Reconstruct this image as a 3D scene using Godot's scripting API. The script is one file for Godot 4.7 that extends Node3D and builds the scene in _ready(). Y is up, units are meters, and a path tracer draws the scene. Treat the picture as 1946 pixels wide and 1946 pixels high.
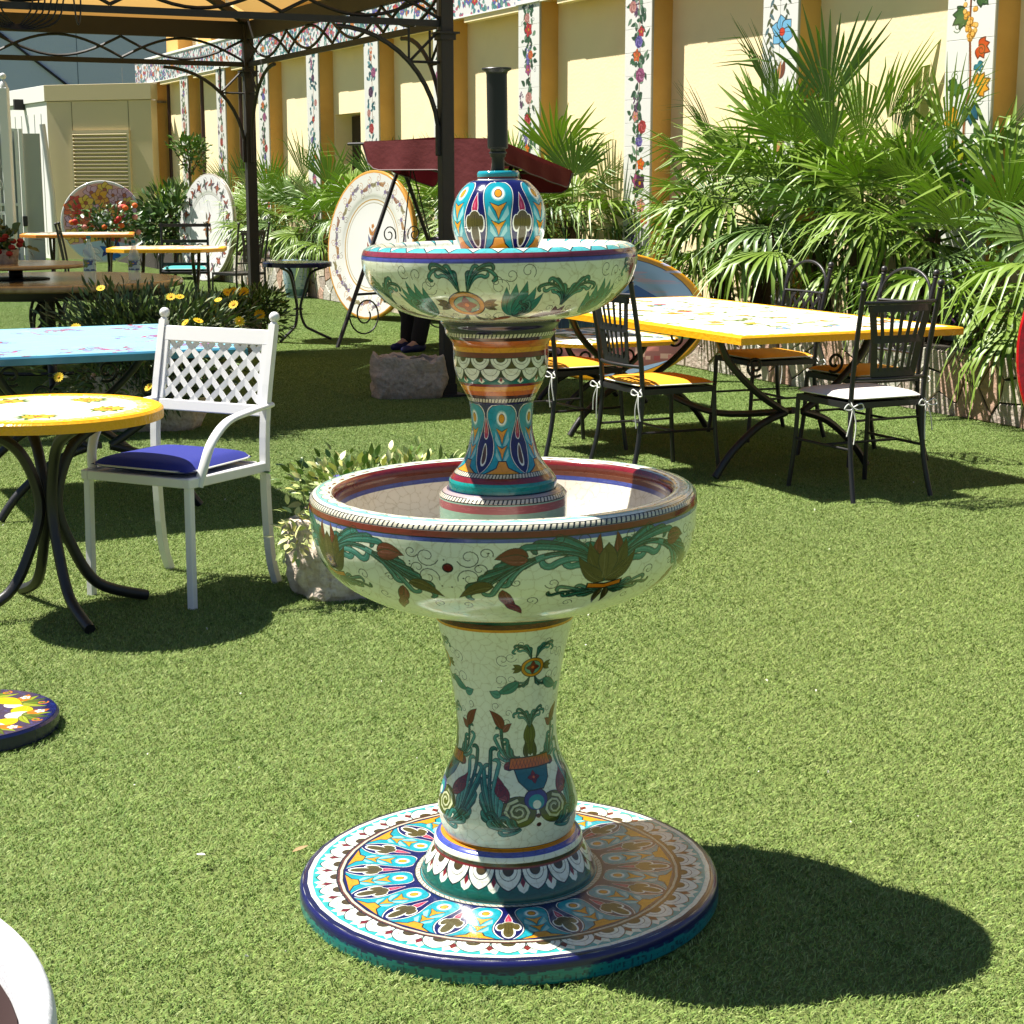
extends Node3D

const TH := 0.446        # the yard's own axes: its length runs along the building
var rng := RandomNumberGenerator.new()
var used := {}
var M := {}


func _ready():
	rng.seed = 7
	var cam := Camera3D.new()
	cam.name = "camera"
	cam.fov = 33.54
	cam.near = 0.05
	cam.far = 400.0
	cam.position = Vector3(0, 1.45, 0)
	cam.rotation = Vector3(deg_to_rad(-11.0), 0, 0)
	add_child(cam)
	cam.current = true
	var sky_mat := ProceduralSkyMaterial.new()
	sky_mat.sky_top_color = Color(0.36, 0.45, 0.60)
	sky_mat.sky_horizon_color = Color(0.60, 0.64, 0.66)
	sky_mat.sky_curve = 0.12
	sky_mat.ground_bottom_color = Color(0.14, 0.17, 0.10)
	sky_mat.ground_horizon_color = Color(0.42, 0.45, 0.42)
	sky_mat.sun_angle_max = 2.0
	sky_mat.sky_energy_multiplier = 0.75
	var sky := Sky.new()
	sky.sky_material = sky_mat
	var env := Environment.new()
	env.background_mode = Environment.BG_SKY
	env.sky = sky
	env.tonemap_mode = Environment.TONE_MAPPER_LINEAR
	env.tonemap_exposure = 2.4
	env.sdfgi_enabled = true
	env.ssao_enabled = true
	env.ssil_enabled = true
	var we := WorldEnvironment.new()
	we.name = "world_environment"
	we.environment = env
	add_child(we)
	var sun := DirectionalLight3D.new()
	sun.name = "sun"
	sun.light_energy = 1.6
	sun.light_color = Color(1.0, 0.975, 0.935)
	sun.light_angular_distance = 0.5
	sun.shadow_enabled = true
	sun.basis = Basis.looking_at(Vector3(0.527, -1.0, 0.16).normalized(), Vector3.UP)
	add_child(sun)
	build_materials()
	build_setting()
	build_furniture()
	build_fountain()
	build_details()


# ---------------------------------------------------------------- naming and grouping
func numbered(called: String) -> String:
	var k: int = used.get(called, -1) + 1
	used[called] = k
	return called if k == 0 else "%s_%03d" % [called, k]


func tag(o: Node3D, label: String, category := "", group := "", kind := "") -> Node3D:
	if label: o.set_meta("label", label)
	if category: o.set_meta("category", category)
	if group: o.set_meta("group", group)
	if kind: o.set_meta("kind", kind)
	return o


func thing(called: String, label: String, category: String, at := Vector3.ZERO, turn := 0.0, group := "") -> Node3D:
	var o := Node3D.new()
	o.name = numbered(called)
	add_child(o)
	o.position = at
	o.rotation.y = turn
	tag(o, label, category, group)
	return o


func part(called: String, mesh: Mesh, m: Material, parent: Node, at := Transform3D.IDENTITY) -> MeshInstance3D:
	var o := MeshInstance3D.new()
	o.name = called
	o.mesh = mesh
	o.material_override = m
	o.transform = at
	parent.add_child(o, true)
	return o


func solo(called: String, mesh: Mesh, m: Material, label: String, category: String, at := Vector3.ZERO, turn := 0.0, group := "") -> MeshInstance3D:
	var o := MeshInstance3D.new()
	o.name = numbered(called)
	o.mesh = mesh
	o.material_override = m
	add_child(o)
	o.position = at
	o.rotation.y = turn
	tag(o, label, category, group)
	return o


func copy(root: Node3D, at: Vector3, turn: float, label: String) -> Node3D:
	var base: String = root.name
	var rx := RegEx.create_from_string("_[0-9]{3}$")
	base = rx.sub(base, "")
	var r: Node3D = root.duplicate()
	r.name = numbered(base)
	add_child(r)
	r.position = at
	r.rotation.y = turn
	r.set_meta("label", label)
	return r


# a place in the yard: p metres towards the building, h up, t along it
func Y(p: float, h: float, t: float) -> Vector3:
	return Vector3(0.9022 * p - 0.4313 * t, h, -0.4313 * p - 0.9022 * t)


# ---------------------------------------------------------------- mesh building
class MB:
	var v := PackedVector3Array()
	var uv := PackedVector2Array()
	var c := PackedColorArray()
	var ix := PackedInt32Array()
	var col := Color.WHITE

	func add(p: Vector3, t := Vector2.ZERO) -> int:
		v.push_back(p); uv.push_back(t); c.push_back(col)
		return v.size() - 1

	# three corners counter-clockwise as seen from outside
	func tri(a: int, b: int, d: int) -> void:
		ix.push_back(a); ix.push_back(d); ix.push_back(b)

	func quad(a: Vector3, b: Vector3, d: Vector3, e: Vector3, r := Rect2(0, 0, 1, 1)) -> void:
		var i := add(a, Vector2(r.position.x, r.end.y))
		add(b, r.end); add(d, Vector2(r.end.x, r.position.y)); add(e, r.position)
		tri(i, i + 1, i + 2); tri(i, i + 2, i + 3)

	func box(at: Vector3, s: Vector3, b := Basis.IDENTITY, bev := 0.0) -> MB:
		var h := s * 0.5
		var g := minf(bev, minf(h.x, minf(h.y, h.z)) * 0.6)
		var ax := [Vector3.RIGHT, Vector3.UP, Vector3.BACK]
		for k in 3:
			var n: Vector3 = ax[k]
			var p: Vector3 = ax[(k + 1) % 3]
			var q: Vector3 = ax[(k + 2) % 3]
			for sg in [1.0, -1.0]:
				var o: Vector3 = n * (h[k] * sg)
				var pp: Vector3 = p * (h[(k + 1) % 3] - g)
				var qq: Vector3 = q * (h[(k + 2) % 3] - g) * sg
				quad(at + b * (o - pp - qq), at + b * (o + pp - qq), at + b * (o + pp + qq), at + b * (o - pp + qq))
		if g > 0.0:
			for k in 3:
				var i1 := (k + 1) % 3
				var i2 := (k + 2) % 3
				for s1 in [1.0, -1.0]:
					for s2 in [1.0, -1.0]:
						var e0 := Vector3.ZERO
						e0[i1] = h[i1] * s1; e0[i2] = (h[i2] - g) * s2
						var e1 := Vector3.ZERO
						e1[i1] = (h[i1] - g) * s1; e1[i2] = h[i2] * s2
						var l := Vector3.ZERO
						l[k] = (h[k] - g) * s1 * s2
						quad(at + b * (e0 - l), at + b * (e0 + l), at + b * (e1 + l), at + b * (e1 - l))
			for sx in [1.0, -1.0]:
				for sy in [1.0, -1.0]:
					for sz in [1.0, -1.0]:
						var a := add(at + b * Vector3(h.x * sx, (h.y - g) * sy, (h.z - g) * sz))
						var d := add(at + b * Vector3((h.x - g) * sx, h.y * sy, (h.z - g) * sz))
						var e := add(at + b * Vector3((h.x - g) * sx, (h.y - g) * sy, h.z * sz))
						if sx * sy * sz > 0: tri(a, d, e)
						else: tri(a, e, d)
		return self

	# a bar of rectangular section from a to b; w across, t along the hint
	func bar(a: Vector3, b: Vector3, w: float, t: float, hint := Vector3.UP, bev := 0.0) -> MB:
		var y := (b - a).normalized()
		if absf(y.dot(hint)) > 0.98: hint = Vector3.BACK if absf(y.z) < 0.9 else Vector3.RIGHT
		var x := y.cross(hint).normalized()
		var z := x.cross(y)
		return box((a + b) * 0.5, Vector3(w, a.distance_to(b), t), Basis(x, y, z), bev)

	# tube along points; r is a number or an array of radii; flat scales one axis of the section
	func tube(pts: Array, r: Variant, sides := 8, closed := false, flat := 1.0, hint := Vector3.UP) -> MB:
		var n := pts.size()
		var first := v.size()
		var side := Vector3.ZERO
		var run := 0.0
		var rows := n + (1 if closed else 0)
		for i in rows:
			var k := i % n
			var a: Vector3 = pts[(k - 1 + n) % n] if closed or k > 0 else pts[0]
			var b: Vector3 = pts[(k + 1) % n] if closed or k < n - 1 else pts[n - 1]
			var d := (b - a).normalized()
			if side == Vector3.ZERO:
				side = d.cross(hint)
				if side.length() < 0.05: side = d.cross(Vector3(0.3, 0.1, 1).normalized())
			side = (side - d * side.dot(d)).normalized()
			var up := side.cross(d)
			var rad: float = r[k] if r is Array else r
			if i > 0: run += (pts[k] as Vector3).distance_to(pts[(k - 1 + n) % n])
			for j in sides + 1:
				var an := TAU * j / sides
				add(pts[k] + (side * cos(an) * flat + up * sin(an)) * rad, Vector2(float(j) / sides, run))
		var w := sides + 1
		for i in rows - 1:
			for j in sides:
				var p := first + i * w + j
				tri(p, p + 1, p + w + 1); tri(p, p + w + 1, p + w)
		if not closed:
			for e in [0, n - 1]:
				var mid := add(pts[e])
				var ring := []
				for j in sides: ring.append(add(v[first + e * w + j]))
				for j in sides:
					if e == 0: tri(mid, ring[(j + 1) % sides], ring[j])
					else: tri(mid, ring[j], ring[(j + 1) % sides])
		return self

	# profile of (radius, height) from top to bottom; v of the texture follows its length
	func lathe(pr: Array, segs := 48, at := Vector3.ZERO, wob := 0.0) -> MB:
		var total := 0.0
		for i in range(1, pr.size()): total += (pr[i] as Vector2).distance_to(pr[i - 1])
		var run := 0.0
		var first := v.size()
		for i in pr.size():
			if i > 0: run += (pr[i] as Vector2).distance_to(pr[i - 1])
			for j in segs + 1:
				var a := TAU * (float(j) / segs - 0.5)
				var rr: float = pr[i].x * (1.0 + wob * (sin(a * 2 + pr[i].y * 9.0) + 0.6 * sin(a * 5 + 1.3 + pr[i].y * 17.0)))
				add(at + Vector3(sin(a) * rr, pr[i].y, cos(a) * rr), Vector2(float(j) / segs, run / total))
		var w := segs + 1
		for i in pr.size() - 1:
			for j in segs:
				var p := first + i * w + j
				if pr[i].x > 1e-6: tri(p, p + w, p + 1)
				if pr[i + 1].x > 1e-6: tri(p + 1, p + w, p + w + 1)
		return self

	func ball(at: Vector3, r: Vector3, seg := 12, rings := 8, b := Basis.IDENTITY) -> MB:
		var first := v.size()
		for i in rings + 1:
			for j in seg + 1:
				var f := PI * i / rings
				var a := TAU * j / seg
				add(at + b * (Vector3(sin(f) * sin(a), cos(f), sin(f) * cos(a)) * r), Vector2(float(j) / seg, float(i) / rings))
		var w := seg + 1
		for i in rings:
			for j in seg:
				var p := first + i * w + j
				tri(p, p + w, p + 1); tri(p + 1, p + w, p + w + 1)
		return self

	# a flat outline (x, y) extruded from z0 to z1 with a small chamfer towards z1; uv over the outline's box
	func slab(o: PackedVector2Array, z0: float, z1: float, b := Basis.IDENTITY, at := Vector3.ZERO, bev := 0.0, box_uv := Rect2()) -> MB:
		if Geometry2D.is_polygon_clockwise(o):
			o = o.duplicate(); o.reverse()
		var r := box_uv
		if r.size == Vector2.ZERO:
			r = Rect2(o[0], Vector2.ZERO)
			for p in o: r = r.expand(p)
		var inner := o
		if bev > 0.0:
			var off := Geometry2D.offset_polygon(o, -bev, Geometry2D.JOIN_MITER)
			inner = off[0] if off.size() == 1 and off[0].size() == o.size() else o
			if inner != o:
				var best := 0
				for k in inner.size():
					if inner[k].distance_squared_to(o[0]) < inner[best].distance_squared_to(o[0]): best = k
				var turned := PackedVector2Array()
				for k in inner.size(): turned.push_back(inner[(best + k) % inner.size()])
				inner = turned
		for e in 2:
			var ring := inner if e == 1 else o
			var z := z1 if e == 1 else z0
			var t := Geometry2D.triangulate_polygon(ring)
			var f := v.size()
			for p in ring: add(at + b * Vector3(p.x, p.y, z), Vector2((p.x - r.position.x) / r.size.x, 1.0 - (p.y - r.position.y) / r.size.y))
			for k in range(0, t.size(), 3):
				var ccw := (ring[t[k + 1]] - ring[t[k]]).cross(ring[t[k + 2]] - ring[t[k]]) > 0
				if ccw == (e == 1): tri(f + t[k], f + t[k + 1], f + t[k + 2])
				else: tri(f + t[k], f + t[k + 2], f + t[k + 1])
		var zb := z1 - (bev if inner != o else 0.0)
		var tv := func(p: Vector2) -> Vector2: return Vector2((p.x - r.position.x) / r.size.x, 1.0 - (p.y - r.position.y) / r.size.y)
		for k in o.size():
			var p := o[k]
			var q := o[(k + 1) % o.size()]
			var i := add(at + b * Vector3(p.x, p.y, z0), tv.call(p))
			add(at + b * Vector3(q.x, q.y, z0), tv.call(q)); add(at + b * Vector3(q.x, q.y, zb), tv.call(q)); add(at + b * Vector3(p.x, p.y, zb), tv.call(p))
			tri(i, i + 1, i + 2); tri(i, i + 2, i + 3)
			if inner != o:
				var p2 := inner[k]
				var q2 := inner[(k + 1) % o.size()]
				var j := add(at + b * Vector3(p.x, p.y, zb), tv.call(p))
				add(at + b * Vector3(q.x, q.y, zb), tv.call(q)); add(at + b * Vector3(q2.x, q2.y, z1), tv.call(q2)); add(at + b * Vector3(p2.x, p2.y, z1), tv.call(p2))
				tri(j, j + 1, j + 2); tri(j, j + 2, j + 3)
		return self

	func done() -> ArrayMesh:
		var n := PackedVector3Array()
		n.resize(v.size())
		for k in range(0, ix.size(), 3):
			var a := ix[k]
			var b := ix[k + 1]
			var d := ix[k + 2]
			var f := (v[d] - v[a]).cross(v[b] - v[a])
			n[a] += f; n[b] += f; n[d] += f
		for k in n.size(): n[k] = n[k].normalized() if n[k].length_squared() > 1e-20 else Vector3.UP
		var arr := []
		arr.resize(Mesh.ARRAY_MAX)
		arr[Mesh.ARRAY_VERTEX] = v; arr[Mesh.ARRAY_NORMAL] = n; arr[Mesh.ARRAY_TEX_UV] = uv; arr[Mesh.ARRAY_TEX_UV2] = uv; arr[Mesh.ARRAY_COLOR] = c; arr[Mesh.ARRAY_INDEX] = ix
		var m := ArrayMesh.new()
		m.add_surface_from_arrays(Mesh.PRIMITIVE_TRIANGLES, arr)
		return m


# closed lathes share their seam normals: the first and last column are welded here
func weld_seam(m: ArrayMesh) -> ArrayMesh:
	var arr := m.surface_get_arrays(0)
	var v: PackedVector3Array = arr[Mesh.ARRAY_VERTEX]
	var n: PackedVector3Array = arr[Mesh.ARRAY_NORMAL]
	var uv: PackedVector2Array = arr[Mesh.ARRAY_TEX_UV]
	var at := {}
	for k in v.size():
		if uv[k].x < 1e-5: at[[Vector3(snappedf(v[k].x, 1e-4), snappedf(v[k].y, 1e-4), snappedf(v[k].z, 1e-4)), snappedf(uv[k].y, 1e-4)]] = k
	for k in v.size():
		if uv[k].x > 0.99999:
			var key := [Vector3(snappedf(v[k].x, 1e-4), snappedf(v[k].y, 1e-4), snappedf(v[k].z, 1e-4)), snappedf(uv[k].y, 1e-4)]
			if at.has(key):
				var s := (n[k] + n[at[key]]).normalized()
				n[k] = s; n[at[key]] = s
	arr[Mesh.ARRAY_NORMAL] = n
	var r := ArrayMesh.new()
	r.add_surface_from_arrays(Mesh.PRIMITIVE_TRIANGLES, arr)
	return r


func arc(c: Vector3, x: Vector3, y: Vector3, a0: float, a1: float, n: int) -> Array:
	var r := []
	for k in n + 1:
		var a := lerpf(a0, a1, float(k) / n)
		r.append(c + x * cos(a) + y * sin(a))
	return r


# a smooth curve through points
func spline(p: Array, n := 6) -> Array:
	var r := []
	for i in p.size() - 1:
		var a: Vector3 = p[maxi(i - 1, 0)]
		var d: Vector3 = p[mini(i + 2, p.size() - 1)]
		for k in n:
			r.append((p[i] as Vector3).cubic_interpolate(p[i + 1], a, d, float(k) / n))
	r.append(p[-1])
	return r


# a flat scroll: spiral in the plane x, y round c
func scroll(c: Vector3, x: Vector3, y: Vector3, r0: float, r1: float, a0: float, turns: float, n := 24) -> Array:
	var r := []
	for k in n + 1:
		var f := float(k) / n
		var a := a0 + TAU * turns * f
		r.append(c + (x * cos(a) + y * sin(a)) * lerpf(r0, r1, f))
	return r


func lin(r: float, g: float, b: float) -> Color:
	return Color(r, g, b).linear_to_srgb()


func mat(color: Color, rough := 0.6, metal := 0.0) -> StandardMaterial3D:
	var m := StandardMaterial3D.new()
	m.albedo_color = color
	m.roughness = rough
	m.metallic = metal
	return m


func noise_tex(seed_: int, freq: float, ramp: Array, size := 512, oct := 4, kind := FastNoiseLite.TYPE_SIMPLEX_SMOOTH) -> NoiseTexture2D:
	var n := FastNoiseLite.new()
	n.seed = seed_
	n.frequency = freq
	n.noise_type = kind
	n.fractal_octaves = oct
	var t := NoiseTexture2D.new()
	t.noise = n
	t.width = size
	t.height = size
	t.seamless = true
	if ramp.size():
		var g := Gradient.new()
		g.offsets = PackedFloat32Array(range(ramp.size()).map(func(k): return float(k) / (ramp.size() - 1)))
		g.colors = PackedColorArray(ramp)
		t.color_ramp = g
	return t


func normal_tex(seed_: int, freq: float, strength: float, size := 512, oct := 4) -> NoiseTexture2D:
	var t := noise_tex(seed_, freq, [], size, oct)
	t.as_normal_map = true
	t.bump_strength = strength
	return t


func tri_map(m: StandardMaterial3D, scale: float) -> StandardMaterial3D:
	m.uv1_triplanar = true
	m.uv1_world_triplanar = true
	m.uv1_scale = Vector3.ONE * scale
	return m


func bumpy(m: StandardMaterial3D, t: Texture2D, amount: float) -> StandardMaterial3D:
	m.normal_enabled = true
	m.normal_texture = t
	m.normal_scale = amount
	return m


# ---------------------------------------------------------------- painting ceramic glazes
class Painter:
	var im: Image
	var s := 2.0
	var ink := Color(0.09, 0.11, 0.12)

	func _init(w: int, h: int, bg: Color, over := 2.0) -> void:
		s = over
		im = Image.create(int(w * s), int(h * s), false, Image.FORMAT_RGB8)
		im.fill(bg)

	func poly(p: PackedVector2Array, c: Color) -> void:
		var n := p.size()
		var lo := INF
		var hi := -INF
		for q in p:
			lo = minf(lo, q.y); hi = maxf(hi, q.y)
		var y0 := maxi(int(ceil(lo * s - 0.5)), 0)
		var y1 := mini(int(floor(hi * s - 0.5)), im.get_height() - 1)
		var xs: Array[float] = []
		for y in range(y0, y1 + 1):
			var yc := (y + 0.5) / s
			xs.clear()
			var a := p[n - 1]
			for b in p:
				if (a.y <= yc) != (b.y <= yc): xs.append(a.x + (yc - a.y) * (b.x - a.x) / (b.y - a.y))
				a = b
			xs.sort()
			for k in range(0, xs.size() - 1, 2):
				var x0 := int(round(xs[k] * s))
				im.fill_rect(Rect2i(x0, y, int(round(xs[k + 1] * s)) - x0, 1), c)

	func rect(x: float, y: float, w: float, h: float, c: Color) -> void:
		im.fill_rect(Rect2i(int(x * s), int(y * s), maxi(int(w * s), 1), maxi(int(h * s), 1)), c)

	func oval(at: Vector2, rx: float, ry: float, c: Color, turn := 0.0) -> void:
		var n := clampi(int(maxf(rx, ry) * s), 10, 40)
		var p := PackedVector2Array()
		for k in n: p.push_back(at + Vector2(cos(TAU * k / n) * rx, sin(TAU * k / n) * ry).rotated(turn))
		poly(p, c)

	func line(pts: PackedVector2Array, w0: float, w1: float, c: Color) -> void:
		var n := pts.size()
		if n < 2: return
		var l := PackedVector2Array()
		var r := PackedVector2Array()
		for k in n:
			var d := (pts[mini(k + 1, n - 1)] - pts[maxi(k - 1, 0)]).normalized().orthogonal()
			var w := lerpf(w0, w1, float(k) / (n - 1)) * 0.5
			l.push_back(pts[k] + d * w); r.push_back(pts[k] - d * w)
		for k in n - 1: poly(PackedVector2Array([l[k], l[k + 1], r[k + 1], r[k]]), c)

	func ring(p: PackedVector2Array, w: float, c: Color) -> void:
		var q := p.duplicate()
		q.push_back(p[0])
		line(q, w, w, c)

	# outline of a leaf that bends: its tip lies at len along angle, pushed sideways by curl
	func blade(at: Vector2, angle: float, length: float, wide: float, curl := 0.0, shape := 0.75, n := 12) -> PackedVector2Array:
		var d := Vector2.from_angle(angle)
		var o := d.orthogonal()
		var l := PackedVector2Array()
		var r := PackedVector2Array()
		for k in n + 1:
			var t := float(k) / n
			var m := at + d * length * t + o * (curl * length * t * t)
			var w := wide * 0.5 * sin(PI * pow(t, shape))
			var e := (d + o * (2.0 * curl * t)).normalized().orthogonal()
			l.push_back(m + e * w); r.push_back(m - e * w)
		r.reverse()
		l.append_array(r)
		return l

	func petal(at: Vector2, angle: float, length: float, wide: float, curl: float, c: Color, edge := 1.2, vein := true, shape := 0.75) -> void:
		poly(blade(at - Vector2.from_angle(angle) * edge, angle, length + edge * 2, wide + edge * 2, curl, shape), ink)
		poly(blade(at, angle, length, wide, curl, shape), c)
		if vein:
			var d := Vector2.from_angle(angle)
			var p := PackedVector2Array()
			for k in 7: p.push_back(at + d * length * (0.1 + 0.11 * k) + d.orthogonal() * curl * length * pow(0.1 + 0.11 * k, 2))
			line(p, edge * 0.9, edge * 0.4, c.darkened(0.5))
			for q in p.size(): p[q] += d.orthogonal() * wide * 0.2
			line(p, edge * 0.7, edge * 0.3, c.lightened(0.35))

	# a brush mark along a path, thin at both ends, with a dark outline
	func brush(path: PackedVector2Array, wide: float, c: Color, edge := 1.1, peak := 0.6) -> void:
		var n := path.size()
		for pass_ in 2:
			var l := PackedVector2Array()
			var r := PackedVector2Array()
			for k in n:
				var t := float(k) / (n - 1)
				var d := (path[mini(k + 1, n - 1)] - path[maxi(k - 1, 0)]).normalized().orthogonal()
				var e := t / peak if t < peak else (1.0 - t) / (1.0 - peak)
				var w := wide * 0.5 * sqrt(clampf(sin(PI * 0.5 * e), 0.02, 1.0)) + (edge if pass_ == 0 else 0.0)
				l.push_back(path[k] + d * w); r.push_back(path[k] - d * w)
			for k in n - 1: poly(PackedVector2Array([l[k], l[k + 1], r[k + 1], r[k]]), ink if pass_ == 0 else c)
		var mid := PackedVector2Array()
		for k in range(1, n - 1): mid.push_back(path[k] + (path[k + 1] - path[k - 1]).normalized().orthogonal() * wide * 0.14)
		line(mid, 0.9, 0.6, c.lightened(0.4))

	# scrolling acanthus: long strands leave a common rib one after another and hook over at their tips
	func acanthus(pts: PackedVector2Array, wide: float, c: Color, lobes := 6, flip := 1.0) -> void:
		var n := pts.size()
		var total := lobes + 2
		for j in total + 1:
			var side := flip if j % 3 != 2 else -flip
			var end := lerpf(0.30, 1.0, float(j) / total)
			var m := clampi(int(end * (n - 1)), 3, n - 1)
			var from := maxi(0, m - int(n * 0.55))
			var path := PackedVector2Array()
			for k in range(from, m + 1):
				var s_ := float(k - from) / maxf(1.0, m - from)
				var o := (pts[mini(k + 1, n - 1)] - pts[maxi(k - 1, 0)]).normalized().orthogonal()
				path.push_back(pts[k] + o * side * wide * (0.06 + 0.36 * s_ * s_) * (0.25 if j == total else 1.0))
			var a := (path[path.size() - 1] - path[path.size() - 2]).angle()
			var p := path[path.size() - 1]
			for k in 6:
				a += side * 0.42
				p += Vector2.from_angle(a) * wide * 0.085
				path.push_back(p)
			brush(path, wide * 0.20, [c.darkened(0.22), c, c.lightened(0.14)][j % 3], 1.1, 0.72)
		var stem := PackedVector2Array()
		for k in int(n * 0.8): stem.push_back(pts[k])
		brush(stem, wide * 0.13, c.darkened(0.3), 0.9, 0.3)

	func curve(a: Vector2, b: Vector2, d: Vector2, e: Vector2, n := 18) -> PackedVector2Array:
		var p := PackedVector2Array()
		for k in n + 1: p.push_back(a.bezier_interpolate(b, d, e, float(k) / n))
		return p

	func curl_line(at: Vector2, r: float, a0: float, turns: float, w: float, c: Color) -> void:
		var p := PackedVector2Array()
		for k in 19:
			var t := k / 18.0
			p.push_back(at + Vector2.from_angle(a0 + TAU * turns * t) * r * (1.0 - 0.8 * t))
		line(p, w, w * 0.7, c)

	func medallion(at: Vector2, r: float, teal: Color) -> void:
		oval(at, r * 1.06, r * 0.9, ink); oval(at, r, r * 0.84, Color(0.78, 0.52, 0.10)); oval(at, r * 0.76, r * 0.62, ink); oval(at, r * 0.72, r * 0.58, Color(0.42, 0.60, 0.52))
		for k in 4: petal(at, PI / 2 * k, r * 0.6, r * 0.42, 0, Color(0.42, 0.12, 0.10), 0.8, false)
		oval(at, r * 0.14, r * 0.14, Color(0.80, 0.40, 0.15))
		for sx in [-1.0, 1.0]:
			acanthus(curve(at + Vector2(sx * r * 0.25, -r * 0.85), at + Vector2(sx * r * 0.45, -r * 1.9), at + Vector2(sx * r * 1.3, -r * 2.3), at + Vector2(sx * r * 1.65, -r * 1.6)), r * 0.75, teal, 2, sx)
			acanthus(curve(at + Vector2(sx * r * 0.25, r * 0.8), at + Vector2(sx * r * 0.5, r * 1.55), at + Vector2(sx * r * 1.2, r * 1.8), at + Vector2(sx * r * 1.5, r * 1.25)), r * 0.55, teal.darkened(0.15), 2, -sx)
			for q in 3: petal(at + Vector2(sx * r, 0), (0.0 if sx > 0 else PI) + (q - 1) * 0.5, r * 0.8, r * 0.36, 0, Color(0.34, 0.32, 0.14), 0.9, false)
			curl_line(at + Vector2(sx * r * 1.9, -r * 1.1), r * 0.5, 0.3, -sx * 1.2, 1.0, ink); curl_line(at + Vector2(sx * r * 1.9, r * 1.0), r * 0.5, 2.3, sx * 1.2, 1.0, ink)

	# peacock-feather glaze seen on the globe, the upper stem and the foot plate; f maps (s, t) to the picture
	func feather(f: Callable, k: float, head: float, neck: float, flare: float) -> void:
		var tq := Color(0.08, 0.56, 0.62)
		var white := Color(0.89, 0.90, 0.86)
		var gold := Color(0.82, 0.55, 0.08)
		var half := func(t: float) -> float:
			if t < 0.17: return head * sqrt(maxf(0.0, 1.0 - pow((0.17 - t) / 0.17, 2)))
			if t < 0.62: return lerpf(head, neck, smoothstep(0.17, 0.62, t))
			return lerpf(neck, flare, pow((t - 0.62) / 0.38, 2.2))
		var shape := func(extra: float, cut: float) -> PackedVector2Array:
			var l := PackedVector2Array()
			var r := PackedVector2Array()
			for i in 31:
				var t := i / 30.0
				var w: float = maxf(half.call(t) + extra, 0.0)
				var tt := clampf(lerpf(-extra * 0.6, 1.0 - cut, t), 0.0, 1.0)
				l.push_back(f.call(-w, tt)); r.push_back(f.call(w, tt))
			r.reverse()
			l.append_array(r)
			return l
		var at := func(list: Array) -> PackedVector2Array:
			var p := PackedVector2Array()
			for q in list: p.push_back(f.call(q[0], q[1]))
			return p
		var egg := func(cs: float, ct: float, rs: float, rt: float, pinch := 0.0) -> PackedVector2Array:
			var p := PackedVector2Array()
			for i in 24:
				var a := TAU * i / 24
				p.push_back(f.call(cs + sin(a) * rs * (1.0 - pinch * (1.0 + cos(a)) * 0.5), ct - cos(a) * rt))
			return p
		poly(shape.call(0.045, 0.0), white); poly(shape.call(0.025, 0.0), ink); poly(shape.call(0.012, 0.0), tq)
		poly(egg.call(0.0, 0.20, 0.17, 0.12), tq.lerp(white, 0.5)); poly(egg.call(0.0, 0.20, 0.145, 0.10), white); poly(egg.call(0.0, 0.20, 0.095, 0.07), ink); poly(egg.call(0.0, 0.20, 0.08, 0.06), gold)
		for step in [[0.36, 0.17, 0.20], [0.60, 0.14, 0.18]]:
			var t0: float = step[0]
			var ws: float = step[1]
			var lt: float = step[2]
			for sx in [-1.0, 1.0]: poly(at.call([[0.02 * sx, t0 + lt * 1.15], [sx * ws * 1.15, t0 + 0.02], [sx * ws * 1.25, t0 + lt * 0.7], [sx * ws * 0.6, t0 + lt * 1.15]]), tq.lerp(white, 0.55))
			poly(at.call([[-ws * 1.12, t0 - 0.03], [0, t0 + 0.02], [ws * 1.12, t0 - 0.03], [ws * 0.34, t0 + lt * 0.55], [0, t0 + lt * 1.12], [-ws * 0.34, t0 + lt * 0.55]]), ink)
			poly(at.call([[-ws, t0 - 0.018], [0, t0 + 0.032], [ws, t0 - 0.018], [ws * 0.28, t0 + lt * 0.5], [0, t0 + lt], [-ws * 0.28, t0 + lt * 0.5]]), gold)
		poly(at.call([[-0.10, 0.80], [0.10, 0.80], [0.15, 0.9], [flare * 0.88, 1.0], [-flare * 0.88, 1.0], [-0.15, 0.9]]), ink)
		poly(at.call([[-0.085, 0.815], [0.085, 0.815], [0.13, 0.91], [flare * 0.78, 1.0], [-flare * 0.78, 1.0], [-0.13, 0.91]]), gold)
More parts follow.
